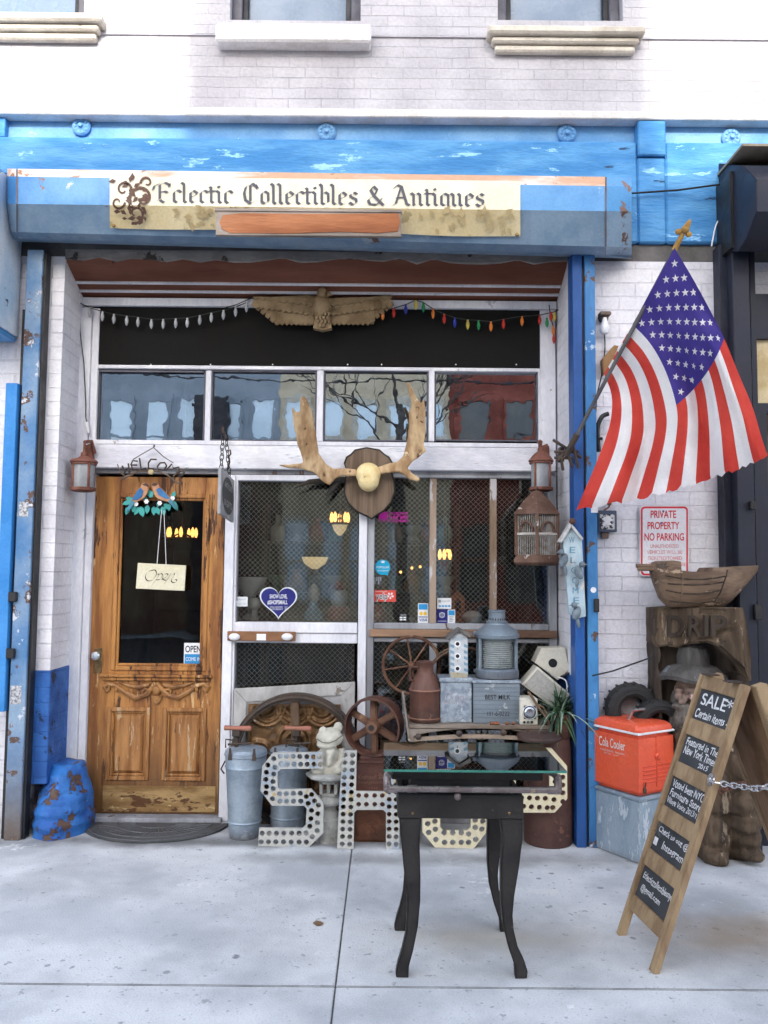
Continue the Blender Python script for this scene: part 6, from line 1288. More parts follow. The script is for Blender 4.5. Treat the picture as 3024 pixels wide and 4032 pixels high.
for x in (238, 640): sc_.ball(PZ(ZM, x, 374, YT0-.012), (.006, .004, .006), 8)
tr = B(); zt0, zt1 = PZ(ZM, 460, 236, YT0-.02).z, PZ(ZM, 460, 200, YT0-.02).z; xC, xD = PZ(ZM, 150, 218, YT0-.02).x, PZ(ZM, 780, 218, YT0-.02).x
tr.bx(xC, xD, YT0-.02, YT0-.0, zt0, zt1, .004); tr.bx(xC, xD, YT1-.03, YT1-.01, zt0, zt1, .004); tr.bx(xC, xC+.02, YT0, YT1-.03, zt0, zt1); tr.bx(xD-.02, xD, YT0, YT1-.03, zt0, zt1); tr.bx(xA+.05, xB-.05, YT0+.02, YT1-.04, zA_-.03, zt0-.001)
tf = B()
for i in range(7): tf.bx(xC+.021+i*(xD-xC-.042)/7, xC+.019+(i+1)*(xD-xC-.042)/7, YT0+.001, YT1-.031, zt1-.016, zt1-.0012, .002)
nt_ = B()
for x in (178, 755): nt_.rect(ZM, x-12, 203, x+12, 213, YT0-.0215, .002)
pp = B(); Yp_ = YT0-.06; k = (PZ(ZM, 441, 275, Yp_)-PZ(ZM, 440, 275, Yp_)).length; rp = 13*k
A_, Bp = PZ(ZM, 150, 272, Yp_), PZ(ZM, 835, 278, Yp_); Bp.z = A_.z
pp.cyl(A_, Bp, rp, n=16)
for x in (236, 165): pp.cyl(PZ(ZM, x-20, 272, Yp_).xyz*1.0, PZ(ZM, x+20, 272, Yp_), rp*1.25, n=16) if x == 236 else None
def elbow(x, sg):
    c_ = V((PZ(ZM, x, 275, Yp_).x, Yp_, A_.z)); pp.tube([c_+V((-sg*.04, 0, 0)), c_+V((-sg*.012, 0, 0)), c_+V((0, .0, .010)), c_+V((sg*.002, .004, .035)), c_+V((0, .02, .05))], [rp*1.3, rp*1.32, rp*1.35, rp*1.25, rp*1.3], 14); pp.ball(c_, rp*1.35, 12)
    pp.tube([c_+V((0, .0, .045)), c_+V((-sg*.01, .03, .055)), V((c_.x-sg*.035, YT0+.06, c_.z+.05)), V((c_.x-sg*.1, YT0+.1, c_.z+.045))], [rp*1.1, rp, rp*.9, rp*.9], 12)
elbow(133, -1); elbow(843, 1)
bo = B(); bo.cyl(PZ(ZM, 424, 272, Yp_-rp), PZ(ZM, 424, 272, Yp_+.08), .012, n=10); bo.lathe([(.004, -.028), (.012, -.022), (.014, -.01), (.01, 0)], PZ(ZM, 425, 290, Yp_), 12)
table = thing('iron_table', 'black iron side table with curved legs, pipe rail and a glass top on the pavement', 'table', [('apron', ap, iron, [('screw', sc_, brass)]), ('top_frame', tr, iron, [('notch', nt_, blackp)]), ('tray_slats', tf, M('tray_slat_wood', (.60, .63, .57), (.28, .30, .27), sc=5, st=(1, .3, 1), bump=.3)), ('pipe_rail', pp, pipe, [('centre_bolt', bo, pipe)])]+legs)
gm = glass('table_glass', .14, (.80, .94, .88), wob=0); ge = M('glass_edge', (.03, .16, .12), (.05, .24, .18), rough=.1, bump=0, spec=.8)
zg = PZ(ZM, 490, 194, 3.24).z; gx0_, gx1_ = PZ(ZM, 117, 194, 3.24).x, PZ(ZM, 880, 194, 3.24).x
b = B(); b.bx(gx0_, gx1_, 3.24, 3.76, zg-.009, zg)
for f in b.bm.faces: f.material_index = 0 if abs(f.normal.z) > .5 else 1
b.bm.normal_update()
for f in b.bm.faces: f.material_index = 0 if abs(f.normal.z) > .5 else 1
q = obj('glass_top', b, [gm, ge], table, smooth=False)
st2 = B()
for (x, y) in ((gx0_+.1, 3.42), (gx1_-.2, 3.42), (gx0_+.1, 3.74), (gx1_-.2, 3.74)): st2.cyl((x, y, zt1-.005), (x, y, zg-.0095), .014, n=10)
addpart(table, ('glass_pad', st2, blackm))

b = B(); b.prism([V(G(388+dx, 1146+dy).xyz)+V((0, 0, .004)) for dx, dy in ((0, 0), (4, -3), (9, -2), (13, 0), (9, 3), (4, 3))], (0, 0, .003)); one('dry_leaf', 'small dry brown leaf lying on the pavement left of the table', 'leaf', b, M('leaf_brown', (.24, .15, .08)))
b = B(); b.prism([V(G(702+dx, 1248+dy).xyz)+V((0, 0, .001)) for dx, dy in ((0, 0), (9, -1), (10, 2), (1, 3))], (0, 0, .004)); one('paper_scrap', 'tiny white paper scrap in the front pavement joint', 'scrap', b, whitep)
# ================================================================ flag on its pole
def cloth(name, c1_, c2_):
    m = M(name, c1_, c2_, sc=3, bump=.25, bsc=220, rough=.85, spec=.1); nt = m.node_tree; N, L = nt.nodes, nt.links; bs = N['Principled BSDF']
    t = N.new('ShaderNodeBsdfTranslucent'); L.new(bs.inputs['Base Color'].links[0].from_socket, t.inputs[0]); mx = N.new('ShaderNodeMixShader'); mx.inputs[0].default_value = .25
    L.new(bs.outputs[0], mx.inputs[1]); L.new(t.outputs[0], mx.inputs[2]); L.new(mx.outputs[0], N['Material Output'].inputs['Surface']); return m
fred, fwhite, fblue = cloth('flag_red', (.64, .075, .055), (.52, .05, .04)), cloth('flag_white', (.84, .82, .82), (.72, .70, .72)), cloth('flag_blue', (.085, .06, .30), (.055, .042, .23))
T0 = [(640, 150), (700, 250), (760, 360), (806, 452), (850, 560), (900, 680), (930, 780), (952, 848)]
T7 = [(500, 405), (560, 470), (610, 560), (646, 675), (648, 760), (630, 870), (612, 965)]
T1 = [(405, 570), (430, 640), (428, 720), (405, 800), (370, 890), (340, 960), (312, 1025)]
NC = [3, 3, 3]
def resamp(c, ic, n=41):
    c = spl(c, 8); ic *= 8
    def part_(pts, m):
        L_ = [0]
        for a, b_ in zip(pts, pts[1:]): L_.append(L_[-1]+math.dist(a, b_))
        out = []
        for k in range(m+1):
            t = L_[-1]*k/m; j = next((i for i in range(1, len(L_)) if L_[i] >= t-1e-9), len(L_)-1); f = (t-L_[j-1])/max(1e-9, L_[j]-L_[j-1])
            out.append((pts[j-1][0]+(pts[j][0]-pts[j-1][0])*f, pts[j-1][1]+(pts[j][1]-pts[j-1][1])*f))
        return out
    m0 = round((n-1)*.4); return part_(c[:ic+1], m0)+part_(c[ic:], n-1-m0)[1:]
NS = 40; C0, C7, C1 = resamp(T0, 3), resamp(T7, 3), resamp(T1, 3)
def flagpix(s, t):
    x = s*NS; i = min(NS-1, int(x)); f = x-i
    q = [(c[i][0]+(c[i+1][0]-c[i][0])*f, c[i][1]+(c[i+1][1]-c[i][1])*f) for c in (C0, C7, C1)]
    a = 7/13; l0 = (t-a)*(t-1)/a; l7 = t*(t-1)/(a*(a-1)); l1 = t*(t-a)/(1-a)
    return tuple(l0*q[0][k]+l7*q[1][k]+l1*q[2][k] for k in (0, 1))
def flagpt(s, t, dy=0):
    x, y = flagpix(s, t)
    Y = 4.28+.46*t + .05*min(1, s*2.2)*math.sin(2*math.pi*(t*2.6+.15)+s*2.2) + .03*s*math.sin(2*math.pi*(t*5.2)+s*4) + .04*s + .025*s*mnoise.noise(V((s*5, t*9, 1.3)))
    return PZ(ZE, x, y, Y+dy)
b = B(); sub = 4; NT = 13*sub; gv = [[b.bm.verts.new(flagpt(i/NS, j/NT)) for i in range(NS+1)] for j in range(NT+1)]
random.seed(4); frayed = [random.uniform(0, .012) for _ in range(NT+1)]
for j in range(NT+1): gv[j][NS].co += V((random.uniform(-.004, .004), 0, random.uniform(-.008, .012)))
for j in range(NT):
    for i in range(NS):
        f = b.bm.faces.new((gv[j][i], gv[j+1][i], gv[j+1][i+1], gv[j][i+1])); st_ = j//sub
        f.material_index = 2 if (st_ < 7 and i < 16) else (0 if st_ % 2 == 0 else 1)
for row in range(9):
    for c_ in range(6 if row % 2 == 0 else 5):
        s0 = .4*((c_*2+1+(row % 2))/12); t0 = (7/13)*((row+1)/10)
        p0 = flagpt(s0, t0); ds = (flagpt(s0+.01, t0)-p0)/.01; dt = (flagpt(s0, t0+.01)-p0)/.01
        n_ = ds.cross(dt).normalized(); n_ = n_ if n_.y < 0 else -n_
        # keep stars nearly regular under the drape
        e1 = (ds.normalized()-dt.normalized()).normalized(); e2 = n_.cross(e1).normalized(); r = .0225
        pts = []
        for k in range(10):
            a = math.pi/2+k*math.pi/5; rr = r if k % 2 == 0 else r*.4
            pts.append(p0+n_*.003+e1*(rr*math.cos(a)*.85)+e2*(rr*math.sin(a)))
        cc = b.bm.verts.new(p0+n_*.0034); vs = [b.bm.verts.new(q) for q in pts]
        for k in range(10):
            f = b.bm.faces.new((cc, vs[k], vs[(k+1) % 10])); f.material_index = 1
pb, ptip = PZ(ZE, 285, 830, 4.90), PZ(ZE, 694, 54, 4.24)
pole = B(); pole.tube([pb, pb.lerp(ptip, .9)], .0115, 10)
fin = B(); d = (ptip-pb).normalized(); p9 = pb.lerp(ptip, .88)
fin.tube([p9, pb.lerp(ptip, .945)], [.016, .013], 10); fin.ball(pb.lerp(ptip, .96), (.022, .022, .022), 12); fin.tube([pb.lerp(ptip, .955), pb.lerp(ptip, .985), ptip], [.02, .014, .003], 8); e_ = d.cross(V((0, 1, 0))).normalized(); q = pb.lerp(ptip, .95); fin.ball(q+e_*.03+V((0, 0, -.01)), (.02, .014, .016), 8); fin.ball(q-e_*.028, (.018, .014, .016), 8)
bk = B(); bk.tube([pb-d*.03, pb+d*.12], .019, 10); bk.box(PZ(ZE, 262, 840, 4.95), (.03, .05, .09), bev=.005)
for (x0_, y0_, x1_, y1_) in ((235, 790, 330, 850), (240, 830, 320, 830), (250, 860, 285, 815), (300, 800, 320, 885), (262, 850, 268, 892), (280, 830, 300, 880), (240, 850, 300, 852)):
    bk.tube([PZ(ZE, x0_, y0_, 4.90), PZ(ZE, x1_, y1_, 4.92)], .009, 6)
thing('flag', 'faded American flag with frayed edge hanging from a slanted pole', 'flag', [('cloth', b, [fred, fwhite, fblue]), ('pole', pole, M('pole_grey', (.07, .07, .075), (.12, .12, .12))), ('finial', fin, M('gilt', (.5, .3, .08), (.3, .17, .05), metal=.4)), ('bracket', bk, darkiron)])
# ---- wall fittings right of the rail
YR = YW-.004
b = B(); c = PZ(ZE, 400, 385, YR); b.lathe([(.03, 0), (.034, .02), (.026, .05), (.022, .06)], c, 20, Matrix.Rotation(R(90), 3, 'X')); b.box(c+V((0, -.05, .01)), (.07, .06, .025), bev=.006)
g_ = B(); g_.lathe([(.014, .0), (.016, -.02), (.03, -.055), (.032, -.075), (.022, -.1), (.001, -.108)], c+V((.0, -.05, -.012)), 18)
cd_ = B(); cd_.tube(pl(ZE, spl([(404, 410), (408, 480), (400, 560), (382, 640), (378, 700)], 5), YR-.02), .004, 5)
thing('wall_bulb', 'bare white bulb in a metal socket on the wall beside the blue rail', 'lamp', [('socket', b, M('socket_metal', (.22, .17, .14), (.14, .1, .08), metal=.3)), ('bulb', g_, M('white_bulb', (.75, .76, .78), (.7, .71, .73), rough=.2, bump=0)), ('cord', cd_, blackp)])
b = B(); b.slab(ZE, [(400, 520), (440, 474), (455, 476), (440, 510), (404, 575)], YR-.06, .06, bev=.004); one('wooden_block', 'brown wooden block on the wall half hidden behind the flag', 'block', b, M('brown_block', (.3, .16, .06), (.2, .1, .04), sc=10, st=(1, 1, .3)))
b = B(); b.tube(pl(ZE, spl([(420, 703), (400, 712), (386, 740), (384, 780), (388, 830)], 5), YR-.05), .014, 8); b.cyl(PZ(ZE, 396, 786, YR), PZ(ZE, 396, 786, YR-.07), .01, n=8); one('black_hose', 'curved black hose clipped to the wall below the bare bulb', 'hose', b, blackm)
b = B(); b.rect(ZK, 178, 128, 265, 226, YR-.05, .05, .004); c = B(); c.rect(ZK, 188, 146, 254, 214, YR-.053, .003); d = B(); d.rect(ZK, 195, 226, 228, 256, YR-.03, .03, .004); e_ = B(); e_.tube(pl(ZK, spl([(205, 128), (228, 112), (230, 100)], 4), YR-.03), .006, 6); e_.ball(PZ(ZK, 230, 97, YR-.03), .014, 8)
f_ = B()
for q in ([(196, 165), (225, 150), (248, 172), (232, 180), (245, 196), (215, 192), (205, 205), (198, 190), (210, 180)],): f_.slab(ZK, q, YR-.0545, .001)
thing('meter_box', 'small blue rimmed electrical box with a torn black and white sticker', 'box', [('box', b, M('box_blue_grey', (.06, .09, .15), (.1, .1, .12), sc=10, peel=(.12, .06, .04), pth=.6)), ('sticker', c, M('torn_sticker', (.62, .62, .62), (.04, .04, .045), sc=34, a=.46, b=.54, bump=0)), ('knockout', d, M('knock_rust', (.2, .13, .1))), ('conduit', e_, rust), ('scribble', f_, whitep)])
# ---- no parking sign
b = B()
def rrect(x0, y0, x1, y1, r, n=6):
    out = []
    for cx_, cy_, a0 in ((x1-r, y0+r, -90), (x1-r, y1-r, 0), (x0+r, y1-r, 90), (x0+r, y0+r, 180)):
        for i in range(n+1): a = R(a0+90*i/n); out.append((cx_+r*math.cos(a), cy_+r*math.sin(a)))
    return out
YN = YR-.02
b.slab(ZK, rrect(370, 106, 592, 428, 20), YN, .004, bev=.001); rd = B(); rd.slab(ZK, rrect(374, 110, 588, 424, 18), YN-.0012, .0012); wi = B(); wi.slab(ZK, rrect(382, 119, 580, 415, 12), YN-.0022, .001)
t1 = B(); t2 = B(); Yt = YN-.003
t1.tx('PRIVATE', ZK, 418, 128, 534, 163, Yt, bold=.02); t1.tx('PROPERTY', ZK, 404, 180, 549, 214, Yt, bold=.02); t1.tx('NO PARKING', ZK, 390, 231, 570, 266, Yt, bold=.02)
t2.tx('UNAUTHORIZED', ZK, 417, 282, 546, 299, Yt, bold=.01); t2.tx('VEHICLES WILL BE', ZK, 401, 309, 562, 326, Yt, bold=.01); t2.tx('TICKETED/TOWED', ZK, 405, 337, 560, 354, Yt, bold=.01); t2.tx('AT OWNERS EXPENSE', ZK, 394, 365, 578, 382, Yt, bold=.01)
sc_ = B()
for (x, y) in ((476, 132), (466, 186)): sc_.ball(PZ(ZK, x, y, Yt), (.007, .005, .007), 8)
thing('parking_sign', 'white and red PRIVATE PROPERTY NO PARKING sign on the brick wall', 'sign', [('plate', b, whitep), ('red_border', rd, redp), ('white_field', wi, M('sign_white', (.80, .79, .82), (.72, .71, .76), sc=3, bump=0, peel2=(.6, .58, .66), p2th=.66)), ('heading', t1, redp), ('small_print', t2, M('faded_red_print', (.62, .08, .10), (.72, .42, .44), sc=16, bump=0)), ('screw', sc_, M('blue_screw', (.12, .12, .3)))])
# ---- cables on the wall
b = B(); b.tube([P(734, 838, 4.93), P(760, 832, 4.9), P(808, 815, 4.85)], .005, 6); one('wall_cable', 'thin black cable stretched from the rail towards the carved post', 'cable', b, blackp)
b = B(); b.tube([P(783, 240, YW-.06), P(840, 236, YW-.06), P(893, 229, 4.95)], .006, 6); one('wall_cable', 'thin dark cable crossing the blue wall from one hood to the other', 'cable', b, blackp)
b = B(); b.tube(pl(ZS, spl([(98, 95), (103, 130), (100, 170), (84, 205), (76, 240), (72, 262)], 5), YW-.05), .005, 6); one('wall_cable', 'loose white cable hanging beside the black hood', 'cable', b, whitep)
# ---- birdcage
cage_m = M('rusty_cage', (.14, .075, .05), (.09, .045, .03), sc=9, bump=.5, peel=(.42, .38, .34), pth=.64, psc=16); bar_m = M('cage_bar', (.55, .53, .5), (.3, .25, .2), sc=30, bump=0)
Yc = 5.17; cx = 222; kk = (PZ(ZO, cx+1, 880, Yc)-PZ(ZO, cx, 880, Yc)).length; cX = PZ(ZO, cx, 880, Yc).x; zz = lambda y: PZ(ZO, cx, y, Yc).z
HX = Matrix.Rotation(R(20), 3, 'Z')
def hexl(prof, mi=0): q = B(); q.lathe([(r*kk, zz(y)) for r, y in prof], (cX, Yc, 0), 6, HX); return q
roof = hexl([(198, 742), (196, 732), (120, 640), (62, 585), (40, 560), (16, 552)]); base = hexl([(170, 1128), (200, 1108), (202, 1095), (185, 1062), (176, 1048)])
posts = []
for i in range(6):
    a = R(20+60*i); q = B(); q.box((cX+178*kk*math.cos(a), Yc+178*kk*math.sin(a), (zz(740)+zz(1050))/2), (.02, .02, zz(740)-zz(1050)), Matrix.Rotation(a, 3, 'Z'), .003); posts.append(('corner_post', q, cage_m))
bars = B(); band = B(); arch = B()
for i in range(6):
    a0, a1 = R(20+60*i), R(80+60*i); p0 = V((cX+176*kk*math.cos(a0), Yc+176*kk*math.sin(a0), 0)); p1 = V((cX+176*kk*math.cos(a1), Yc+176*kk*math.sin(a1), 0))
    for j in range(1, 11): q = p0.lerp(p1, j/11); bars.tube([q+V((0, 0, zz(742))), q+V((0, 0, zz(1050)))], .0022, 4)
    n_ = ((p0+p1)/2-V((cX, Yc, 0))).normalized()*.006
    band.prism([p0+n_+V((0, 0, zz(880))), p1+n_+V((0, 0, zz(880))), p1+n_+V((0, 0, zz(898))), p0+n_+V((0, 0, zz(898)))], -n_)
    ac = [p0.lerp(p1, .5-.32*math.cos(math.pi*k/12))+n_+V((0, 0, zz(880)+ (zz(800)-zz(880))*math.sin(math.pi*k/12))) for k in range(13)]
    arch.tube(ac, .008, 5)
hook = B(); hook.tube([(cX, Yc, zz(556)), (cX, Yc, zz(530)), (cX+.02, 5.22, zz(520))], .006, 6)
thing('birdcage', 'rusty six sided birdcage with a peaked roof hanging below the right lantern', 'birdcage', [('roof', roof, cage_m), ('base', base, cage_m), ('bars', bars, bar_m), ('band', band, M('band_white', (.6, .59, .57), (.4, .36, .33), sc=20)), ('arches', arch, cage_m), ('hook', hook, darkiron)]+posts)
# ---- welcome birdhouse plaque on the pier
pbm = M('pale_blue_board', (.45, .57, .63), (.36, .48, .56), sc=8, st=(1, 1, .4), bump=.4, peel=(.62, .60, .56), pth=.56, psc=9); Yb = 4.93
b = B(); b.slab(ZK, [(20, 262), (56, 208), (106, 262), (124, 610), (92, 618), (48, 600)], Yb, .03, bev=.002); rf = B(); rf.slab(ZK, [(0, 270), (52, 185), (60, 200), (14, 276)], Yb-.025, .06, bev=.003); rf.slab(ZK, [(60.5, 190), (113, 255), (106, 266), (60.5, 208)], Yb-.025, .06, bev=.003)
birds = []
kk = (PZ(ZK, 51, 400, Yb)-PZ(ZK, 50, 400, Yb)).length
for (x, y, sx_) in ((22, 355, 1), (92, 410, -1), (80, 595, 1)):
    bd = B(); birds.append(bd); p_ = PZ(ZK, x, y, Yb-.035); bd.ball(p_, (20*kk, .028, 34*kk), 12, rot=Matrix.Rotation(R(18*sx_), 3, 'Y')); bd.ball(p_+V((sx_*-12*kk, -.015, 36*kk)), (14*kk, .024, 14*kk), 10); bd.ball(p_+V((sx_*8*kk, 0, -44*kk)), (9*kk, .012, 26*kk), 8, rot=Matrix.Rotation(R(-10*sx_), 3, 'Y')); bd.tube([p_+V((sx_*-22*kk, -.02, 37*kk)), p_+V((sx_*-38*kk, -.025, 34*kk))], [.006, .001], 6)
wd = B()
for i, chh in enumerate('WELCOME'): wd.text(chh, *(PZ(ZK, x, y, Yb-.002) for x, y in ((46+i*3.5, 248+i*46), (72+i*3.5, 248+i*46), (46+i*3.5, 276+i*46))))
hg_ = B(); hg_.tube(pl(ZK, [(56, 190), (60, 165), (72, 172)], Yb-.01), .006, 6); hg_.ball(PZ(ZK, 62, 178, Yb-.015), .02, 8)
gbm = M('grey_bird', (.20, .25, .29), (.12, .15, .18), sc=14, bump=.4)
thing('birdhouse_plaque', 'tall pale blue birdhouse shaped welcome board with three grey birds on the pier', 'plaque', [('board', b, pbm), ('roof', rf, M('white_gable', (.6, .6, .6), (.4, .4, .4), sc=12, bump=.4)), *[('bird', q, gbm) for q in birds], ('lettering', wd, M('blue_letters', (.12, .28, .42))), ('hook', hg_, ruststeel)])
# ================================================================ carved post with fisherman
tot = M('carved_driftwood', (.125, .084, .052), (.055, .037, .024), sc=6, st=(2.2, 2.2, .3), bump=1, bsc=30, rough=.85, peel=(.05, .035, .025), pth=.6, psc=9, pst=(2, 2, .3), peel2=(.26, .20, .14), p2th=.61, p2sc=8)
totd = M('dark_driftwood', (.06, .042, .03), (.03, .022, .017), sc=6, st=(2, 2, .3), bump=1, bsc=30, rough=.9)
hatm = M('weathered_hat', (.10, .095, .09), (.055, .05, .046), sc=8, st=(1.5, 1.5, .4), bump=.8, peel2=(.2, .22, .25), p2th=.6); facem = M('painted_face', (.30, .20, .16), (.17, .12, .095), sc=9, bump=.6, peel=(.55, .36, .33), pth=.58, psc=9); beardm = M('grey_beard', (.17, .15, .13), (.08, .068, .058), sc=10, st=(2, 2, .4), bump=1)
YT = 4.80
def fY(u): return (4.95-.00300*(u-808)) if u < 904 else 4.662+.0040*(u-904)
def PK(x, y, dy=0): u, v = ZK(x, y); return P(u, v, min(5.04, fY(u)+dy))
def PL(x, y, dy=0): u, v = ZL(x, y); return P(u, v, fY(u)+dy)
blk = B(); blk.prism([PK(*q) for q in [(425, 572), (520, 566), (700, 572), (840, 571), (858, 640), (876, 760), (882, 905), (862, 905), (840, 850), (800, 800), (740, 750), (680, 728), (600, 738), (540, 752), (490, 745), (450, 752), (428, 728)]], (0, .13, 0), bev=.012)
bmesh.ops.subdivide_edges(blk.bm, edges=blk.bm.edges[:], cuts=5, use_grid_fill=True)
for v in blk.bm.verts: v.co += V((.006*mnoise.noise(v.co*14), .012*mnoise.noise(V((v.co.x*22, v.co.y*8, v.co.z*3))), .004*mnoise.noise(v.co*9+V((7, 0, 0)))))
zblk = max(v.co.z for v in blk.bm.verts)
le = B()
for chh, x0_, x1_ in (('D', 494, 570), ('R', 590, 650), ('I', 664, 680), ('P', 694, 768)):
    le.text(chh, PK(x0_, 606, -.014), PK(x1_, 606, -.014), PK(x0_, 702, -.014), bold=.015)
fs = list(le.bm.faces); ret = bmesh.ops.extrude_face_region(le.bm, geom=fs); bmesh.ops.translate(le.bm, verts=[q for q in ret['geom'] if isinstance(q, bmesh.types.BMVert)], vec=(0, .03, 0)); bmesh.ops.recalc_face_normals(le.bm, faces=le.bm.faces)
le.prism([PK(*q, -.01) for q in [(427, 625), (440, 620), (440, 692), (427, 698)]], (0, .02, 0))
xL, xR = PK(428, 900).x, PK(880, 900).x; zB = PK(600, 735).z
col_ = B(); col_.bx(xL+.01, xR, 4.98, 5.095, 0, zB+.05); col_.prism([PK(*q, .01) for q in [(428, 728), (468, 735), (470, 780), (462, 840), (470, 900), (480, 1010), (470, 1160), (455, 1160), (448, 1000), (440, 840)]], (0, .12, 0)); col_.bx(xR-.06, xR+.01, 4.80, 5.05, 0, PK(860, 880).z); col_.bx(xL+.02, xL+.08, 4.98, 5.08, 0, PK(450, 1140).z)
col_ = remesh(col_, .014, 2, .012, 12)
kk = (PZ(ZK, 601, 900, YT)-PZ(ZK, 600, 900, YT)).length; p = lambda x, y, dy=0: PK(x, y, dy)
hat = B(); hat.lathe([(150*kk, p(600, 905).z), (158*kk, p(600, 890).z), (120*kk, p(600, 855).z), (75*kk, p(600, 835).z), (72*kk, p(600, 800).z), (64*kk, p(600, 760).z), (40*kk, p(600, 742).z), (0, p(600, 740).z)], (p(612, 900, .1).x, p(612, 900, .1).y, 0), 28)
bmesh.ops.scale(hat.bm, vec=(1, .75, 1), space=Matrix.Translation((0, -p(612, 900, .1).y, 0)), verts=hat.bm.verts)
for v in hat.bm.verts: v.co += V((0, 0, .012*math.sin(v.co.x*40+v.co.y*35)*(1 if v.co.z < p(600, 850).z else .3)))
for v in hat.bm.verts: v.co += V((.008*mnoise.noise(v.co*12), .008*mnoise.noise(v.co*12+V((3, 0, 0))), 0))
fc = B(); e = lambda c_, r_, **k_: fc.ball(c_, tuple(q*kk for q in r_), 16, **k_)
e(p(585, 965, .12), (62, 70, 85)); e(p(570, 985, .005), (13, 18, 26)); e(p(560, 1000, .0), (18, 18, 14)); e(p(548, 945, .03), (24, 20, 14)); e(p(606, 945, .03), (24, 20, 14)); e(p(545, 975, .03), (20, 20, 22)); e(p(610, 975, .03), (20, 20, 22)); fc = remesh(fc, .008, 2, .004, 40)
bd = B(); e = lambda c_, r_, **k_: bd.ball(c_, tuple(q*kk for q in r_), 14, **k_)
e(p(560, 1020, .01), (52, 22, 18)); e(p(580, 1075, .05), (62, 50, 65)); e(p(585, 1150, .07), (66, 50, 90)); e(p(530, 1000, .08), (18, 40, 60)); e(p(640, 1000, .08), (22, 40, 70)); bd = remesh(bd, .009, 1, .010, 34)
for k in range(16):
    x = 516+k*8.5; bs0 = p(x, 1010+abs(x-575)*.2, .04); 
    bd.tube([bs0, p(x+3*math.sin(k), 1055, .0+.0006*abs(x-580)), p(x+(x-580)*.12+5*math.sin(k*2.1), 1110, .005), p(x+(x-580)*.2, 1170+12*math.sin(k*1.7), .03)], [.008, .011, .011, .004], 6)
ey = B()
for x in (550, 598): ey.ball(p(x, 958, .022), tuple(q*kk for q in (9, 7, 5)), 10)
kl = (PZ(ZL, 601, 700, YT)-PZ(ZL, 600, 700, YT)).length; g = lambda x, y, dy=0: PL(x, y, dy)
bo = B(); e = lambda c_, r_, **k_: bo.ball(c_, tuple(q*kl for q in r_), 16, **k_)
e(g(520, 400, .10), (120, 60, 110)); e(g(645, 480, .1), (60, 80, 80)); e(g(650, 590, .05), (66, 80, 62)); e(g(655, 660, .05), (62, 80, 50)); e(g(662, 720, .06), (56, 80, 50)); e(g(670, 770, .03), (52, 90, 28)); e(g(548, 560, .1), (60, 90, 120)); e(g(550, 700, .1), (52, 90, 90)); e(g(545, 780, .06), (50, 100, 36)); e(g(600, 640, .16), (120, 60, 200))
bo.bx(g(520, 700).x, g(715, 700).x, 4.82, 5.0, 0.0, .1)
bo = remesh(bo, .011, 0, .016, 20)
for v in bo.bm.verts: v.co.z = max(v.co.z, 0)
rc = B(); chain(rc, g(575, 560, -.03), g(650, 530, -.055), 6, .014, .006); chain(rc, g(650, 530, -.055), g(712, 560, .0), 5, .014, .006)
thing('carved_post', 'carved driftwood post of a bearded fisherman in a brimmed hat under the word DRIP', 'carving', [('top_block', blk, tot, [('raised_lettering', le, totd)]), ('back_column', col_, totd), ('hat', hat, hatm), ('face', fc, facem, [('eyes', ey, blackm)]), ('beard', bd, beardm), ('body', bo, tot), ('rusty_chain', rc, ruststeel)])
# ---- wooden boat on top
ztop = zblk-.004; bt = M('boat_wood', (.18, .115, .072), (.10, .062, .04), sc=7, st=(.35, 1.5, 1.5), bump=.8, bsc=40, peel=(.08, .055, .04), pth=.6, psc=8, pst=(.4, 1, 1), peel2=(.36, .26, .18), p2th=.6)
Yb = 4.86; sec = [(432, 392, 410, .03), (450, 366, 470, .06), (475, 358, 530, .085), (515, 357, 566, .105), (545, 362, 571, .115), (546, 402, 571, .115), (600, 408, 571, .125), (680, 406, 571, .125), (690, 388, 571, .12), (745, 386, 571, .11), (790, 384, 545, .09), (840, 380, 495, .07), (890, 377, 440, .045), (925, 375, 402, .02)]
b = B(); rings = []
for (x, y0_, y1_, w_) in sec:
    x_ = PZ(ZK, x, 480, 4.80).x; zt_, zb_ = PZ(ZK, 640, y0_, 4.80).z, max(ztop, PZ(ZK, 640, y1_, 4.80).z)
    if y1_ >= 566: zb_ = ztop
    rings.append([b.bm.verts.new((x_, Yb+sy*w_*f, zb_+(zt_-zb_)*h)) for sy, f, h in ((-1, .92, 1), (-1, 1, .8), (-1, .88, .4), (-1, .6, .1), (-1, .35, 0), (1, .35, 0), (1, .6, .1), (1, .88, .4), (1, 1, .8), (1, .92, 1))])
for r0, r1 in zip(rings, rings[1:]):
    for k in range(10): b.bm.faces.new((r0[k], r1[k], r1[(k+1) % 10], r0[(k+1) % 10]))
b.bm.faces.new(rings[0][::-1]); b.bm.faces.new(rings[-1]); bmesh.ops.recalc_face_normals(b.bm, faces=b.bm.faces)
gr = B()
def hull(x, y, out=.0):    # a point on the near side of the hull
    for s0, s1 in zip(sec, sec[1:]):
        if s0[0] <= x <= s1[0]:
            f = (x-s0[0])/max(1e-6, s1[0]-s0[0]); y0_, y1_, w_ = (s0[i]+(s1[i]-s0[i])*f for i in (1, 2, 3)); break
    h = min(1, max(0, (y1_-y)/(y1_-y0_))); fr_ = [(0, .35), (.1, .6), (.4, .88), (.8, 1), (1, .92)]
    for a, c_ in zip(fr_, fr_[1:]):
        if a[0] <= h <= c_[0]: wf = a[1]+(c_[1]-a[1])*(h-a[0])/(c_[0]-a[0]); break
    zt_, zb_ = PZ(ZK, 640, y0_, 4.80).z, max(ztop, PZ(ZK, 640, y1_, 4.80).z)
    return V((PZ(ZK, x, 480, 4.80).x, Yb-w_*wf-out, zb_+(zt_-zb_)*h))
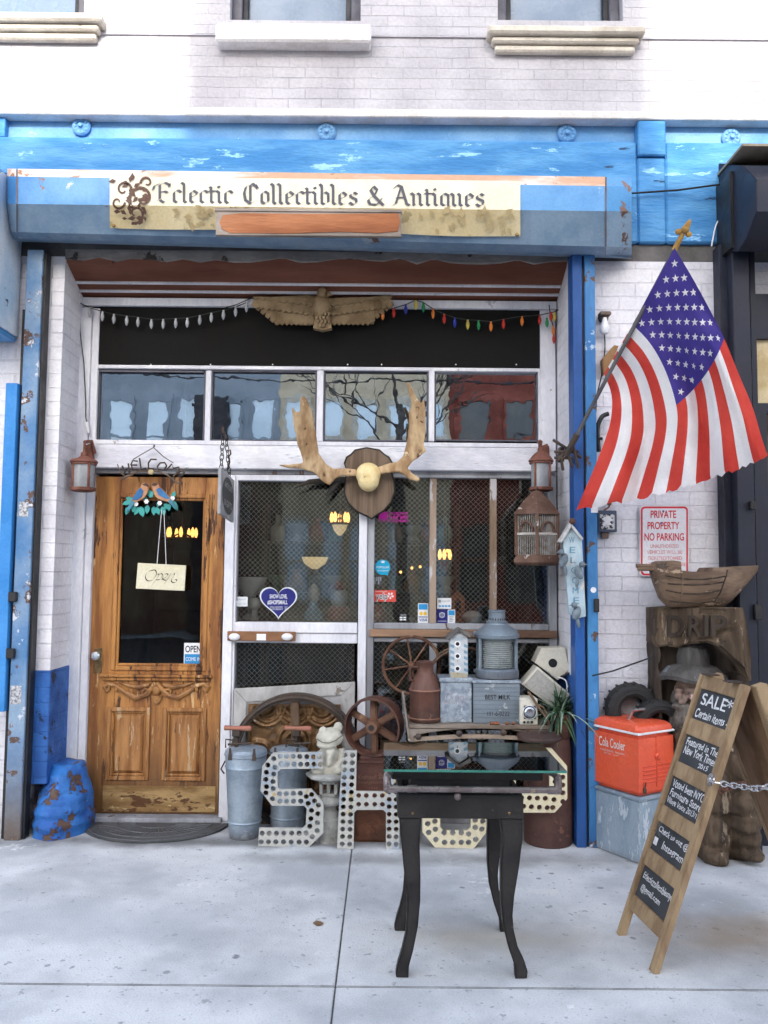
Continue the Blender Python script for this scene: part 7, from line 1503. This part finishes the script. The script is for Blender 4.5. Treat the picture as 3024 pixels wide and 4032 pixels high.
for pth in ([(480, 425), (560, 440), (650, 440), (752, 425)], [(490, 462), (560, 466), (650, 464), (740, 452)], [(485, 492), (560, 506), (650, 504), (725, 490)], [(505, 540), (570, 548), (640, 548), (705, 540)], [(756, 398), (742, 440), (722, 500), (700, 545)]):
    gr.tube([hull(x, y, -.001) for x, y in spl(pth, 5)], .0045, 5)
rods = B(); rods.tube([PZ(ZK, 352, 380, Yb-.02), PZ(ZK, 440, 382, Yb-.02)], .012, 8); rods.tube([PZ(ZK, 360, 396, Yb-.03), PZ(ZK, 445, 394, Yb-.03)], .011, 8)
hd = B(); kb = (PZ(ZK, 501, 400, Yb)-PZ(ZK, 500, 400, Yb)).length
hd.ball(PZ(ZK, 490, 402, Yb), (56*kb, .075, 46*kb), 18); hd.ball(PZ(ZK, 466, 400, Yb), (36*kb, .06, 36*kb), 14); hd = remesh(hd, .008, 3, .004, 30)
thing('wooden_bird', 'carved wooden bird shaped bowl with a slim bill and upturned tail on the carved post', 'carving', [('body', b, bt), ('wing_grooves', gr, totd), ('bill', rods, bt), ('head', hd, bt)])
# ================================================================ tyres, cooler, zinc tub
tyre_m = M('tyre_rubber', (.018, .018, .019), (.03, .03, .03), sc=12, bump=.3, rough=.75)
def tyre(Z, cx, cy, rr, Y, label, hubc):
    k = (PZ(Z, cx+1, cy, Y)-PZ(Z, cx, cy, Y)).length; c = PZ(Z, cx, cy, Y); r = rr*k
    t = B(); t.lathe([(r*.5, -.045), (r*.62, -.06), (r*.85, -.062), (r*.97, -.045), (r, -.02), (r, .02), (r*.97, .045), (r*.85, .062), (r*.62, .06), (r*.5, .045)], c, 48, RM, caps=False)
    for q in (.66, .8): t.torus(c+V((0, -.06, 0)), r*q, .004, n=48, m=5)
    h = B(); h.lathe([(r*.51, -.04), (r*.45, -.03), (r*.3, -.02), (r*.28, -.035), (0, -.038)], c, 32, RM)
    tr_ = B()
    for i in range(36):
        a = 2*math.pi*i/36; tr_.box(c+V((r*.985*math.cos(a), -.03*(1 if i % 2 else -1)*1, r*.985*math.sin(a))), (.012, .05, .012), Matrix.Rotation(-a, 3, 'Y'))
    return thing('tyre', label, 'tyre', [('tread', t, tyre_m, [('tread_blocks', tr_, tyre_m)]), ('hub', h, hubc)])
tyre(ZK, 333, 1034, 120, 5.025, 'black tyre with a pale grey hub leaning on the wall above the red cooler', M('hub_grey', (.42, .42, .44), (.3, .3, .32)))
tyre(ZK, 452, 1100, 112, 4.95, 'darker black tyre half hidden by the carved post behind the red cooler', tyre_m)
z0 = PZ(ZK, 333, 1154, 5.025).z; b = B(); b.bx(1.46, 1.66, 5.0, 5.095, 0, z0-.005, .004)
one('wooden_crate', 'plain wooden crate behind the zinc tub carrying the tyres', 'crate', b, oldwood)
C = G((2200+290*1.1031)/3.17647, (2500+822*1.1031)/3.17647); Lc = G((2200+150*1.1031)/3.17647, (2500+768*1.1031)/3.17647); C.z = Lc.z = 0
d1 = (Lc-C).normalized(); d2 = V((d1.y, -d1.x, 0)); 
if d2.x < 0: d2 = -d2
def zpix(x, y, Y): return PZ(ZL, x, y, Y).z
def rbox(b, o0, l, m, z0, z1, bev=.006, in1=0, mi=0):
    pts = [o0+d1*in1+d2*in1, o0+d1*(l-in1)+d2*in1, o0+d1*(l-in1)+d2*(m-in1), o0+d1*in1+d2*(m-in1)]
    return b.prism([q+V((0, 0, z0)) for q in pts], (0, 0, z1-z0), mi, bev)
def mlen(x, y, dd):      # how far along dd from C the vertical edge measured at (x, y) stands
    u, v = ZL(x, y); q = P(u, v, C.y); s = q.x/C.y; return (s*C.y-C.x)/(dd.x-s*dd.y)
zt_ = zpix(290, 583, C.y); zc0 = zt_+.004; zc1 = zpix(290, 362, C.y)
lz_ = max(.2, mlen(133, 540, d1)); mz_ = .27
tub = B(); rbox(tub, C, lz_, mz_, 0, zt_-.02, .008); rim = B(); rbox(rim, C-d1*.006-d2*.006, lz_+.012, mz_+.012, zt_-.02, zt_, .006)
thing('zinc_tub', 'weathered square zinc tub with white streaks under the red cooler', 'tub', [('body', tub, M('streaked_zinc', (.34, .41, .48), (.22, .29, .36), sc=5, st=(2, 2, .5), bump=.2, rough=.5, metal=.3, peel2=(.50, .55, .60), p2th=.54, p2sc=8, pst=(2.5, 2.5, .6), low=(-.02, .06, (.2, .2, .2)))), ('rim', rim, galv)])
coral = M('coral_red_paint', (.72, .105, .045), (.66, .085, .04), sc=3, bump=.06, rough=.35, peel2=(.5, .12, .06), p2th=.7, p2sc=14); chrome = M('chrome_metal', (.62, .62, .64), (.5, .5, .52), metal=.9, rough=.22, bump=.05)
lc = mlen(112, 430, d1); mc = mlen(410, 430, d2); O = C-d1*.0
body = B(); rbox(body, O, lc, mc, zc0, zc1, .02)
band = B(); rbox(band, O-d1*.006-d2*.006, lc+.012, mc+.012, zc1+.001, zc1+.014, .004)
lid = B(); zl2 = zc1+.05
pts0 = [O, O+d1*lc, O+d1*lc+d2*mc, O+d2*mc]; ce = (pts0[0]+pts0[2])/2
rg = []
for f_, z in ((1.02, zc1+.0145), (1.02, zc1+.028), (.97, zc1+.045), (.86, zc1+.056), (.4, zc1+.06)):
    ring = []
    for i, q in enumerate(pts0):
        for t in (.06, .5, .94):
            nx = pts0[(i+1) % 4]; ring.append(lid.bm.verts.new(ce+(q.lerp(nx, t)-ce)*f_+V((0, 0, z))))
    rg.append(ring)
for a, c_ in zip(rg, rg[1:]):
    for i in range(12): lid.bm.faces.new((a[i], a[(i+1) % 12], c_[(i+1) % 12], c_[i]))
lid.bm.faces.new(rg[-1]); lid.bm.faces.new(rg[0][::-1]); bmesh.ops.recalc_face_normals(lid.bm, faces=lid.bm.faces)
hce = ce-d1*.05+d2*.02; ha = B(); zh = zc1+.058
for sg in (-.05, .05):
    q = hce+d2*sg*1.2; ha.tube([q+d1*.03+V((0, 0, zh)), q+d1*.012+V((0, 0, zh+.025)), q+V((0, 0, zh+.055))], [.012, .008, .008], 6)
ha.tube([hce-d2*.07+V((0, 0, zh+.055)), hce+d2*.07+V((0, 0, zh+.055))], .010, 8)
tx_ = B(); fdir = -d2    # the printed face looks along -d2
def fp(a, z, off=.0015): return O+d1*(lc*(1-a))+V((0, 0, zc0+(zc1-zc0)*z))-d2*off
tx_.text('Cola Cooler', fp(.2, .86), fp(.74, .86), fp(.2, .70), bold=.01); tx_.text('ROADSIDE BEVERAGE', fp(.22, .655), fp(.5, .655), fp(.22, .625)); tx_.text('INSULATED', fp(.54, .655), fp(.73, .655), fp(.54, .625)); tx_.text('KEEPS COLD', fp(.3, .60), fp(.45, .60), fp(.3, .58)); tx_.text('ALL DAY', fp(.5, .60), fp(.6, .60), fp(.5, .58))
def sp_(a, z, off=.002): return O+d2*(mc*a)+V((0, 0, zc0+(zc1-zc0)*z))-d1*off
lt = B()
for sx_ in (.12, .52):
    for i in range(5): lt.tube([sp_(sx_, .22+i*.065), sp_(sx_+.36, .22+i*.065)], .004, 6)
lt.tube([sp_(.5, .12), sp_(.5, .95)], .004, 6)
cp_ = B(); cp_.lathe([(.020, 0), (.020, .006), (.012, .010), (.012, .018), (0, .02)], sp_(.52, .62, .0), 16, V((0, 0, 1)).rotation_difference(-d1).to_matrix())
op = B(); q = sp_(.14, .09, .004); op.box(q, (.02, .02, .03), bev=.004); op.tube([q, q+V((0, 0, .045))-d1*.01], .004, 6)
thing('cola_cooler', 'coral red Cola Cooler box with a metal carrying handle on the zinc tub', 'cooler', [('body', body, coral), ('trim_band', band, whitep), ('lid', lid, coral, [('carrying_handle', ha, chrome)]), ('lettering', tx_, M('cream_print', (.78, .72, .66))), ('ribs', lt, coral), ('cap', cp_, coral), ('bottle_opener', op, darkiron)])
# ================================================================ sandwich board
bw = M('board_wood', (.40, .28, .16), (.25, .16, .09), sc=6, st=(2, 2, .5), bump=.4, bsc=50, rough=.7, peel2=(.22, .12, .06), p2th=.64); bwd = M('board_wood_dark', (.26, .15, .075), (.16, .085, .04), sc=6, st=(2, 2, .5), bump=.4, rough=.7); slate = M('chalk_slate', (.035, .038, .045), (.06, .063, .07), sc=6, bump=.1, rough=.85, peel2=(.10, .105, .115), p2th=.62, p2sc=9); chalk = M('chalk', (.80, .80, .82), (.66, .66, .68), sc=40, bump=0, rough=.9)
zlp = lambda x, y: ((2200+x*1.1031)/3.17647, (2500+y*1.1031)/3.17647)
FL, FR = G(*zlp(204, 1066)), G(*zlp(336, 1213)); TL, TR = P(*zlp(504, 137), FL.y-.0), P(*zlp(674, 180), FR.y)
TL.z = TR.z = (TL.z+TR.z)/2; FL.z = FR.z = 0
mx = (TL.x-FL.x+TR.x-FR.x)/2; pass
W_ = FL.y-FR.y
nb = ((FR-FL).cross(TL-FL)).normalized()
if nb.x > 0: nb = -nb          # faces the street side, towards -X
def bp(a, h, off=0): return FL.lerp(FR, a)+(TL-FL)*h+nb*off
def bar(b, a0, a1, h0, h1, d0=-.03, d1_=0, bev=.003):
    return b.prism([bp(a0, h0, d1_), bp(a1, h0, d1_), bp(a1, h1, d1_), bp(a0, h1, d1_)], nb*(d0-d1_), 0, bev)
parts = []
st_w = .07
b = B(); bar(b, -.005, st_w, .0, 1.0, -.036); parts.append(('stile', b, bw)); b = B(); bar(b, 1-st_w-.045, 1.0, .0, 1.0, -.028); parts.append(('stile', b, bw))
rails = [(1.0, .948), (.833, .772), (.668, .612), (.5, .44), (.335, .275), (.16, .105)]; L1, R1 = st_w+.001, 1-st_w-.046
for h1, h0 in rails: b = B(); bar(b, L1, R1, h0, h1, -.033, -.006); parts.append(('rail', b, bw))
texts = [[('SALE*', .1, .93, .50, .92, 0), ('Certain items -', .05, .95, .08, .36, .2)], [('Featured in The', .06, .95, .66, .92, .15), ('New York Times', .06, .95, .34, .62, .15), ('2015', .55, .82, .08, .26, .15)], [('Voted best NYC', .06, .96, .68, .92, .15), ('Furniture Store', .06, .96, .38, .62, .15), ('Village Voice 2013/12', .04, .97, .08, .32, .15)], [('Check us out @', .08, .95, .62, .88, .15), ('Instagram', .3, .92, .16, .48, .1)], [('Eclecticcollectiblesnyc', .06, .96, .54, .82, .15), ('@gmail.com', .1, .7, .2, .45, .15)]]
for k in range(5):
    h1, h0 = rails[k][1], rails[k+1][0]; b = B(); bar(b, L1, R1, h0+.0005, h1-.0005, -.03, -.016, 0); t = B()
    for s_, a0, a1, v0, v1, sh_ in texts[k]:
        A0, A1 = L1+(R1-L1)*a0, L1+(R1-L1)*a1; H0, H1 = h0+(h1-h0)*v0, h0+(h1-h0)*v1; n0 = len(t.bm.verts)
        t.text(s_, bp(A0, H1, -.0145), bp(A1, H1, -.0145), bp(A0, H0, -.0145), shear=sh_, bold=.012)
        t.bm.verts.ensure_lookup_table()
        for v in t.bm.verts[n0:]: v.co += (TL-FL)*(.004*mnoise.noise(v.co*40))
    if k == 3: t.prism([bp(L1+.03, h0+(h1-h0)*.2, -.0145), bp(L1+.12, h0+(h1-h0)*.2, -.0145), bp(L1+.12, h0+(h1-h0)*.46, -.0145), bp(L1+.03, h0+(h1-h0)*.46, -.0145)], nb*.0004)
    parts.append(('chalkboard', b, slate, [('chalk_writing', t, chalk)]))
bx2 = B(); bk0 = V((TL.x+.40, 0, 0))
def bq(a, h, off=0):
    base = V((TR.x+.38, FL.y+(FR.y-FL.y)*a, 0)); top = V((TL.x+(TR.x-TL.x)*a+.035, FL.y+(FR.y-FL.y)*a, TL.z-.01)); n2 = V((TL.z, 0, .385)).normalized(); return base.lerp(top, h)+n2*off
def bar2(b, a0, a1, h0, h1, d=.05): return b.prism([bq(a0, h0), bq(a1, h0), bq(a1, h1), bq(a0, h1)], bq(0, 0, d)-bq(0, 0), 0, .003)
for a0, a1 in ((0, .1), (.88, 1.0)): b = B(); bar2(b, a0, a1, 0, 1); parts.append(('back_stile', b, bw))
b = B(); bar2(b, .101, .879, .1, .98, .03); parts.append(('back_panel', b, bwd))
hg_ = B(); hg_.bx(TL.x-.01, TL.x+.05, FR.y+.04, FR.y+.1, TL.z+.001, TL.z+.006); hg_.bx(TL.x-.01, TL.x+.05, FL.y-.1, FL.y-.04, TL.z+.001, TL.z+.006); parts.append(('hinge', hg_, darkiron))
ca = bp(.97, .66, .012); cb = bq(.97, .655, -.012)
w_ = B(); w_.lathe([(.026, 0), (.026, .004), (.012, .008), (.010, .012), (0, .012)], bp(.93, .66, .001), 20, V((0, 0, 1)).rotation_difference(nb).to_matrix()); parts.append(('washer', w_, chrome))
ch = B(); s0 = V((bp(.96, .66).x+.02, FR.y-.028, bp(.96, .66).z-.0)); e0 = V((bq(.97, .65).x, FR.y-.02, s0.z-.0)); 
midp = (s0+e0)/2+V((0, 0, -.02)); chain(ch, s0, midp, 7, .011, .0038); chain(ch, midp, e0, 7, .011, .0038); ch.tube([bp(.95, .66, .006), bp(1.0, .66, .004)+V((0, -.02, 0)), s0], .004, 6); parts.append(('chain', ch, chrome))
thing('sandwich_board', 'wooden A frame board with five chalk panels on the pavement at right', 'sandwich board', parts)
# ================================================================ things seen through the glass
glow = emit('lamp_glow', (1, .5, .13), 3.5); glow2 = emit('shade_glow', (1, .74, .38), .55); porc = M('white_porcelain', (.70, .70, .68), (.6, .6, .58), rough=.25, bump=0); lampm = M('lamp_brass', (.25, .14, .05), (.15, .08, .03), metal=.6, rough=.4)
sh = B(); ys_ = 5.62; zsh = PZ(ZG, 400, 812, ys_).z; sh.bx(-1.03, -.18, ys_, 6.1, zsh-.03, zsh); 
for x in (-1.0, -.21): sh.bx(x-.02, x+.02, 5.63, 6.08, 0.02, zsh-.031)
one('display_table', 'dark wooden display table inside the left window', 'table', sh, roomw)
sh = B(); zs2 = PZ(ZH, 400, 645, ys_).z; sh.bx(-.06, 1.1, ys_, 6.1, zs2-.03, zs2)
for x in (-.03, 1.07): sh.bx(x-.02, x+.02, 5.63, 6.08, 0.02, zs2-.031)
one('display_table', 'dark wooden display table inside the right window', 'table', sh, roomw)
YI = 5.80
def onz(b, z): return zfix(b, z)
a_ = B(); a_.lz(ZG, 182, [(30, 690), (34, 680), (40, 674), (70, 640), (88, 600), (90, 587), (84, 590), (60, 640), (0, 668)], YI, 28, ym=640); st = B(); st.lz(ZG, 182, [(40, 812), (38, 800), (12, 785), (14, 690)], YI, 20, ym=750)
th = thing('bowl_lamp', 'white glass bowl lamp in the left window above the heart sticker', 'lamp', [('bowl', a_, porc), ('stem', st, porc)]); th.location.z += zsh-(st_b := th.location.z)
for i, (x, lab) in enumerate(((207, 'white globe lamp left of the heart sticker inside the window'), (107, 'white globe lamp at the left corner inside the window'))):
    a_ = B(); a_.ball(PZ(ZG, x, 726, YI-.08), 33*(PZ(ZG, 1, 700, YI)-PZ(ZG, 0, 700, YI)).length, 16); st = B(); st.lz(ZG, x, [(26, 812), (24, 800), (16, 790), (16, 752)], YI-.08, 16, ym=780)
    th = thing('globe_lamp', lab, 'lamp', [('globe', a_, porc), ('pillar', st, porc)]); th.location.z = zsh
a_ = B(); a_.lz(ZG, 522, [(58, 812), (56, 800), (40, 760), (26, 735), (22, 712)], YI, 20, ym=760); st = B(); st.lz(ZG, 525, [(22, 711), (34, 680), (30, 650), (18, 632), (6, 618)], YI, 18, ym=660)
th = thing('glass_decanter', 'blue glass decanter with a silver stopper inside the left window', 'decanter', [('body', a_, M('blue_glass', (.10, .22, .34), (.06, .14, .24), rough=.15, bump=0)), ('stopper', st, M('silvered', (.4, .42, .44), (.25, .26, .28), rough=.2, sc=30))]); th.location.z = zsh
a_ = B(); a_.lz(ZG, 660, [(62, 812), (64, 790), (56, 750), (50, 740)], YI, 20, ym=770); gl = B(); gl.lz(ZG, 660, [(34, 739), (48, 700), (46, 670), (30, 650)], YI, 20, ym=690); st = B(); st.lz(ZG, 660, [(34, 649), (40, 640), (24, 620), (10, 604)], YI, 18, ym=620)
th = thing('red_lantern', 'old red kerosene lantern inside the left window', 'lantern', [('tank', a_, M('dull_red', (.26, .06, .05), (.16, .04, .035))), ('chimney', gl, lglass), ('cap', st, M('dull_red2', (.2, .05, .045)))]); th.location.z = zsh
a_ = B(); a_.lz(ZH, 36, [(40, 645), (42, 620), (30, 585), (14, 570)], YI, 20, ym=610); 
th = one('red_vase', 'red vase inside the window behind the yelp sticker', 'vase', a_, M('vase_red', (.32, .04, .03), (.22, .03, .02), rough=.25, bump=0)); th.location.z = zs2
a_ = B(); a_.slab(ZH, [(345, 645), (345, 540), (375, 512), (402, 540), (402, 645)], YI, .12, bev=.003); h_ = B(); h_.slab(ZH, [(362, 600), (362, 560), (374, 545), (386, 560), (386, 600)], YI-.003, .003)
th = thing('wooden_shrine', 'small orange brown wooden house with an arched opening inside the right window', 'ornament', [('house', a_, M('orange_wood', (.34, .13, .05), (.22, .08, .03))), ('opening', h_, blackp)]); th.location.z = zs2
a_ = B(); a_.lz(ZH, 432, [(18, 645), (38, 630), (44, 615), (30, 600), (8, 592)], YI-.05, 20, ym=620)
th = one('tureen', 'white lidded tureen inside the right window', 'tureen', a_, porc); th.location.z = zs2
def chandelier(Z, cx, cy, w, Y, label, n=5, rimw=1.0, shade=None):
    k = (PZ(Z, cx+1, cy, Y)-PZ(Z, cx, cy, Y)).length; c = PZ(Z, cx, cy, Y); r = w*k
    f = B(); f.torus(c, r, .01, (0, 0, 1), 28, 6); f.tube([c+V((0, 0, .02)), V((c.x, Y, 3.44))], .006, 6)
    for i in range(n): a = 6.283*i/n+.4; f.tube([c+V((0, 0, .05)), c+V((r*math.cos(a), r*math.sin(a), 0))], .006, 5)
    ps = [('frame', f, lampm)]
    for i in range(n):
        a = 6.283*i/n+.4; q = B(); q.lathe([(.008, .0), (.016, .03), (.012, .06), (.002, .08)], c+V((r*math.cos(a), r*math.sin(a), .01)), 10); ps.append(('bulb', q, glow))
    if shade: q = B(); q.lathe([(r*.95, .0), (r*.7, -.05), (r*.2, -.09)], c, 24, caps=False); ps.append(('shade', q, shade))
    return thing('chandelier', label, 'chandelier', ps)
chandelier(ZG, 664, 290, 46, 6.3, 'lit chandelier with a white bowl shade in the left window', 5, shade=glow2)
chandelier(ZN, 500, 765, 100, 6.6, 'lit candle chandelier seen through the door glass', 7)
chandelier(ZH, 318, 380, 24, 6.4, 'small lit lamp with a red and cream shade behind the right mullion', 3, shade=M('red_shade', (.45, .05, .03), (.7, .5, .25), sc=12, bump=0))
def pend(Z, x, y, Y, label, r=.014, sh=None):
    c = PZ(Z, x, y, Y); cd2 = B(); cd2.tube([c+V((0, 0, .02)), V((c.x, Y, 3.44))], .004, 5); q = B(); q.ball(c, r, 10); ps = [('cord', cd2, blackp), ('bulb', q, glow)]
    if sh: s_ = B(); s_.lathe([(sh, .03), (sh*.8, -.02), (sh*.2, -.06)], c, 20, caps=False); ps.append(('shade', s_, glow2))
    return thing('pendant_lamp', label, 'lamp', ps)
pend(ZG, 530, 490, 6.2, 'glowing pendant bowl lamp in the middle of the left window', .014, .10)
pend(ZH, 330, 338, 6.7, 'bright bare bulb high behind the right mullion')
for i, (x, y, l_) in enumerate(((88, 452, 'lowest bare bulb at the left of the row behind the round blue sticker'), (135, 427, 'second bare bulb of the row right of the round blue sticker'), (182, 410, 'third bare bulb of the row right of the round blue sticker'), (216, 405, 'highest bare bulb of the row next to the mullion'))): pend(ZH, x, y, 7.0, l_, .012)
# crowded shelves behind the glass
vcol = [M('shelf_ware_'+n, c_, rough=.35, bump=0) for n, c_ in (('cream', (.55, .5, .4)), ('blue', (.1, .2, .34)), ('amber', (.4, .2, .06)), ('green', (.12, .24, .14)), ('red', (.34, .06, .05)), ('grey', (.35, .36, .37)))]
protos = []
for k, pf in enumerate(([(.04, 0), (.06, .05), (.05, .12), (.02, .16), (.03, .19)], [(.05, 0), (.055, .02), (.03, .06), (.07, .13), (.075, .14)], [(.045, 0), (.05, .03), (.05, .12), (.018, .15), (.018, .22)])):
    protos.append(pf)
vn = 0; wn_ = ('cream', 'blue', 'amber', 'green', 'red', 'grey'); sn_ = ('swelling vase', 'footed bowl', 'tall bottle')
for (sx0, sx1, sy, where) in ((-.98, -.3, 6.75, 'left window'), (.0, .62, 6.85, 'mullioned window')):
    fr_ = B(); shs = []
    for x_ in (sx0, sx1): fr_.bx(x_-.015, x_+.015, sy, sy+.3, .021, 2.15)
    for q_, z_ in enumerate((.55, 1.0, 1.42, 1.84)):
        s_ = B(); s_.bx(sx0+.016, sx1-.016, sy, sy+.3, z_-.02, z_); shs.append(('shelf', s_, roomw))
    thing('shelf_unit', 'open wooden shelf unit full of small wares deep behind the '+where, 'shelf', [('side_frame', fr_, roomw)]+shs)
    for q_, z_ in enumerate((1.0, 1.42, 1.84)):
        for r_ in range(4):
            k = (vn*5+q_) % 6; pf = protos[(vn*7+r_) % 3]; vn += 1; x_ = sx0+.1+r_*(sx1-sx0-.2)/3
            b = B(); b.lathe([(r*1.15, z) for r, z in pf], (x_, sy+.12, z_+.001), 16)
            one('shelf_ware', '%s %s, %s from left on the %s shelf behind the %s' % (wn_[k], sn_[(vn*7-7+r_) % 3], ('first', 'second', 'third', 'fourth')[r_], ('lower', 'middle', 'top')[q_], where), 'vase', b, vcol[k], 'small wares on the shelves inside')
# tall dim goods deep in the room
random.seed(9)
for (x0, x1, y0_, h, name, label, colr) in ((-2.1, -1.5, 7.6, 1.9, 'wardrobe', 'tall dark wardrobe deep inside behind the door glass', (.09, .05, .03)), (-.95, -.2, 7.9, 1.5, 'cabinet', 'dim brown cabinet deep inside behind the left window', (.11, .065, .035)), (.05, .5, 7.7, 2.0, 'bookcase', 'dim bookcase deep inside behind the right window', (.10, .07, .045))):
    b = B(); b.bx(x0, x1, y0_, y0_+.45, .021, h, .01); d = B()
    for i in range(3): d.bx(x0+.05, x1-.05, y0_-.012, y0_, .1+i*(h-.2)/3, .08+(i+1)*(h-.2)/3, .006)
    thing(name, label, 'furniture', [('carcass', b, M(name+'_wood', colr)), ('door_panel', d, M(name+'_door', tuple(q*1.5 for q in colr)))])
# ================================================================ light
EL, AZ = 25, 0
w = bpy.data.worlds.new('World'); scene.world = w; w.use_nodes = True
N, L = w.node_tree.nodes, w.node_tree.links
sk = N.new('ShaderNodeTexSky'); sk.sky_type = 'NISHITA'; sk.sun_disc = False; sk.sun_elevation = R(EL); sk.sun_rotation = R(180); sk.air_density = 1; sk.dust_density = 2.5; sk.ozone_density = 1
hs = N.new('ShaderNodeHueSaturation'); hs.inputs['Saturation'].default_value = .62; L.new(sk.outputs[0], hs.inputs['Color']); L.new(hs.outputs[0], N['Background'].inputs['Color']); N['Background'].inputs['Strength'].default_value = .64
sd = bpy.data.lights.new('sun', 'SUN'); sd.energy = 4.5; sd.angle = R(.5); sd.color = (1, .95, .86)
so = bpy.data.objects.new('sun', sd); COL.objects.link(so); so.rotation_euler = (R(90-EL), 0, 0); so.location = (0, -20, 12)
scene.view_settings.view_transform = 'Standard'; scene.view_settings.look = 'None'; scene.view_settings.exposure = 0
scene.cycles.use_denoising = True; scene.cycles.max_bounces = 5; scene.cycles.transparent_max_bounces = 10
scene.cycles.caustics_reflective = False; scene.cycles.caustics_refractive = False
scene.cycles.use_adaptive_sampling = True; scene.cycles.adaptive_threshold = .05
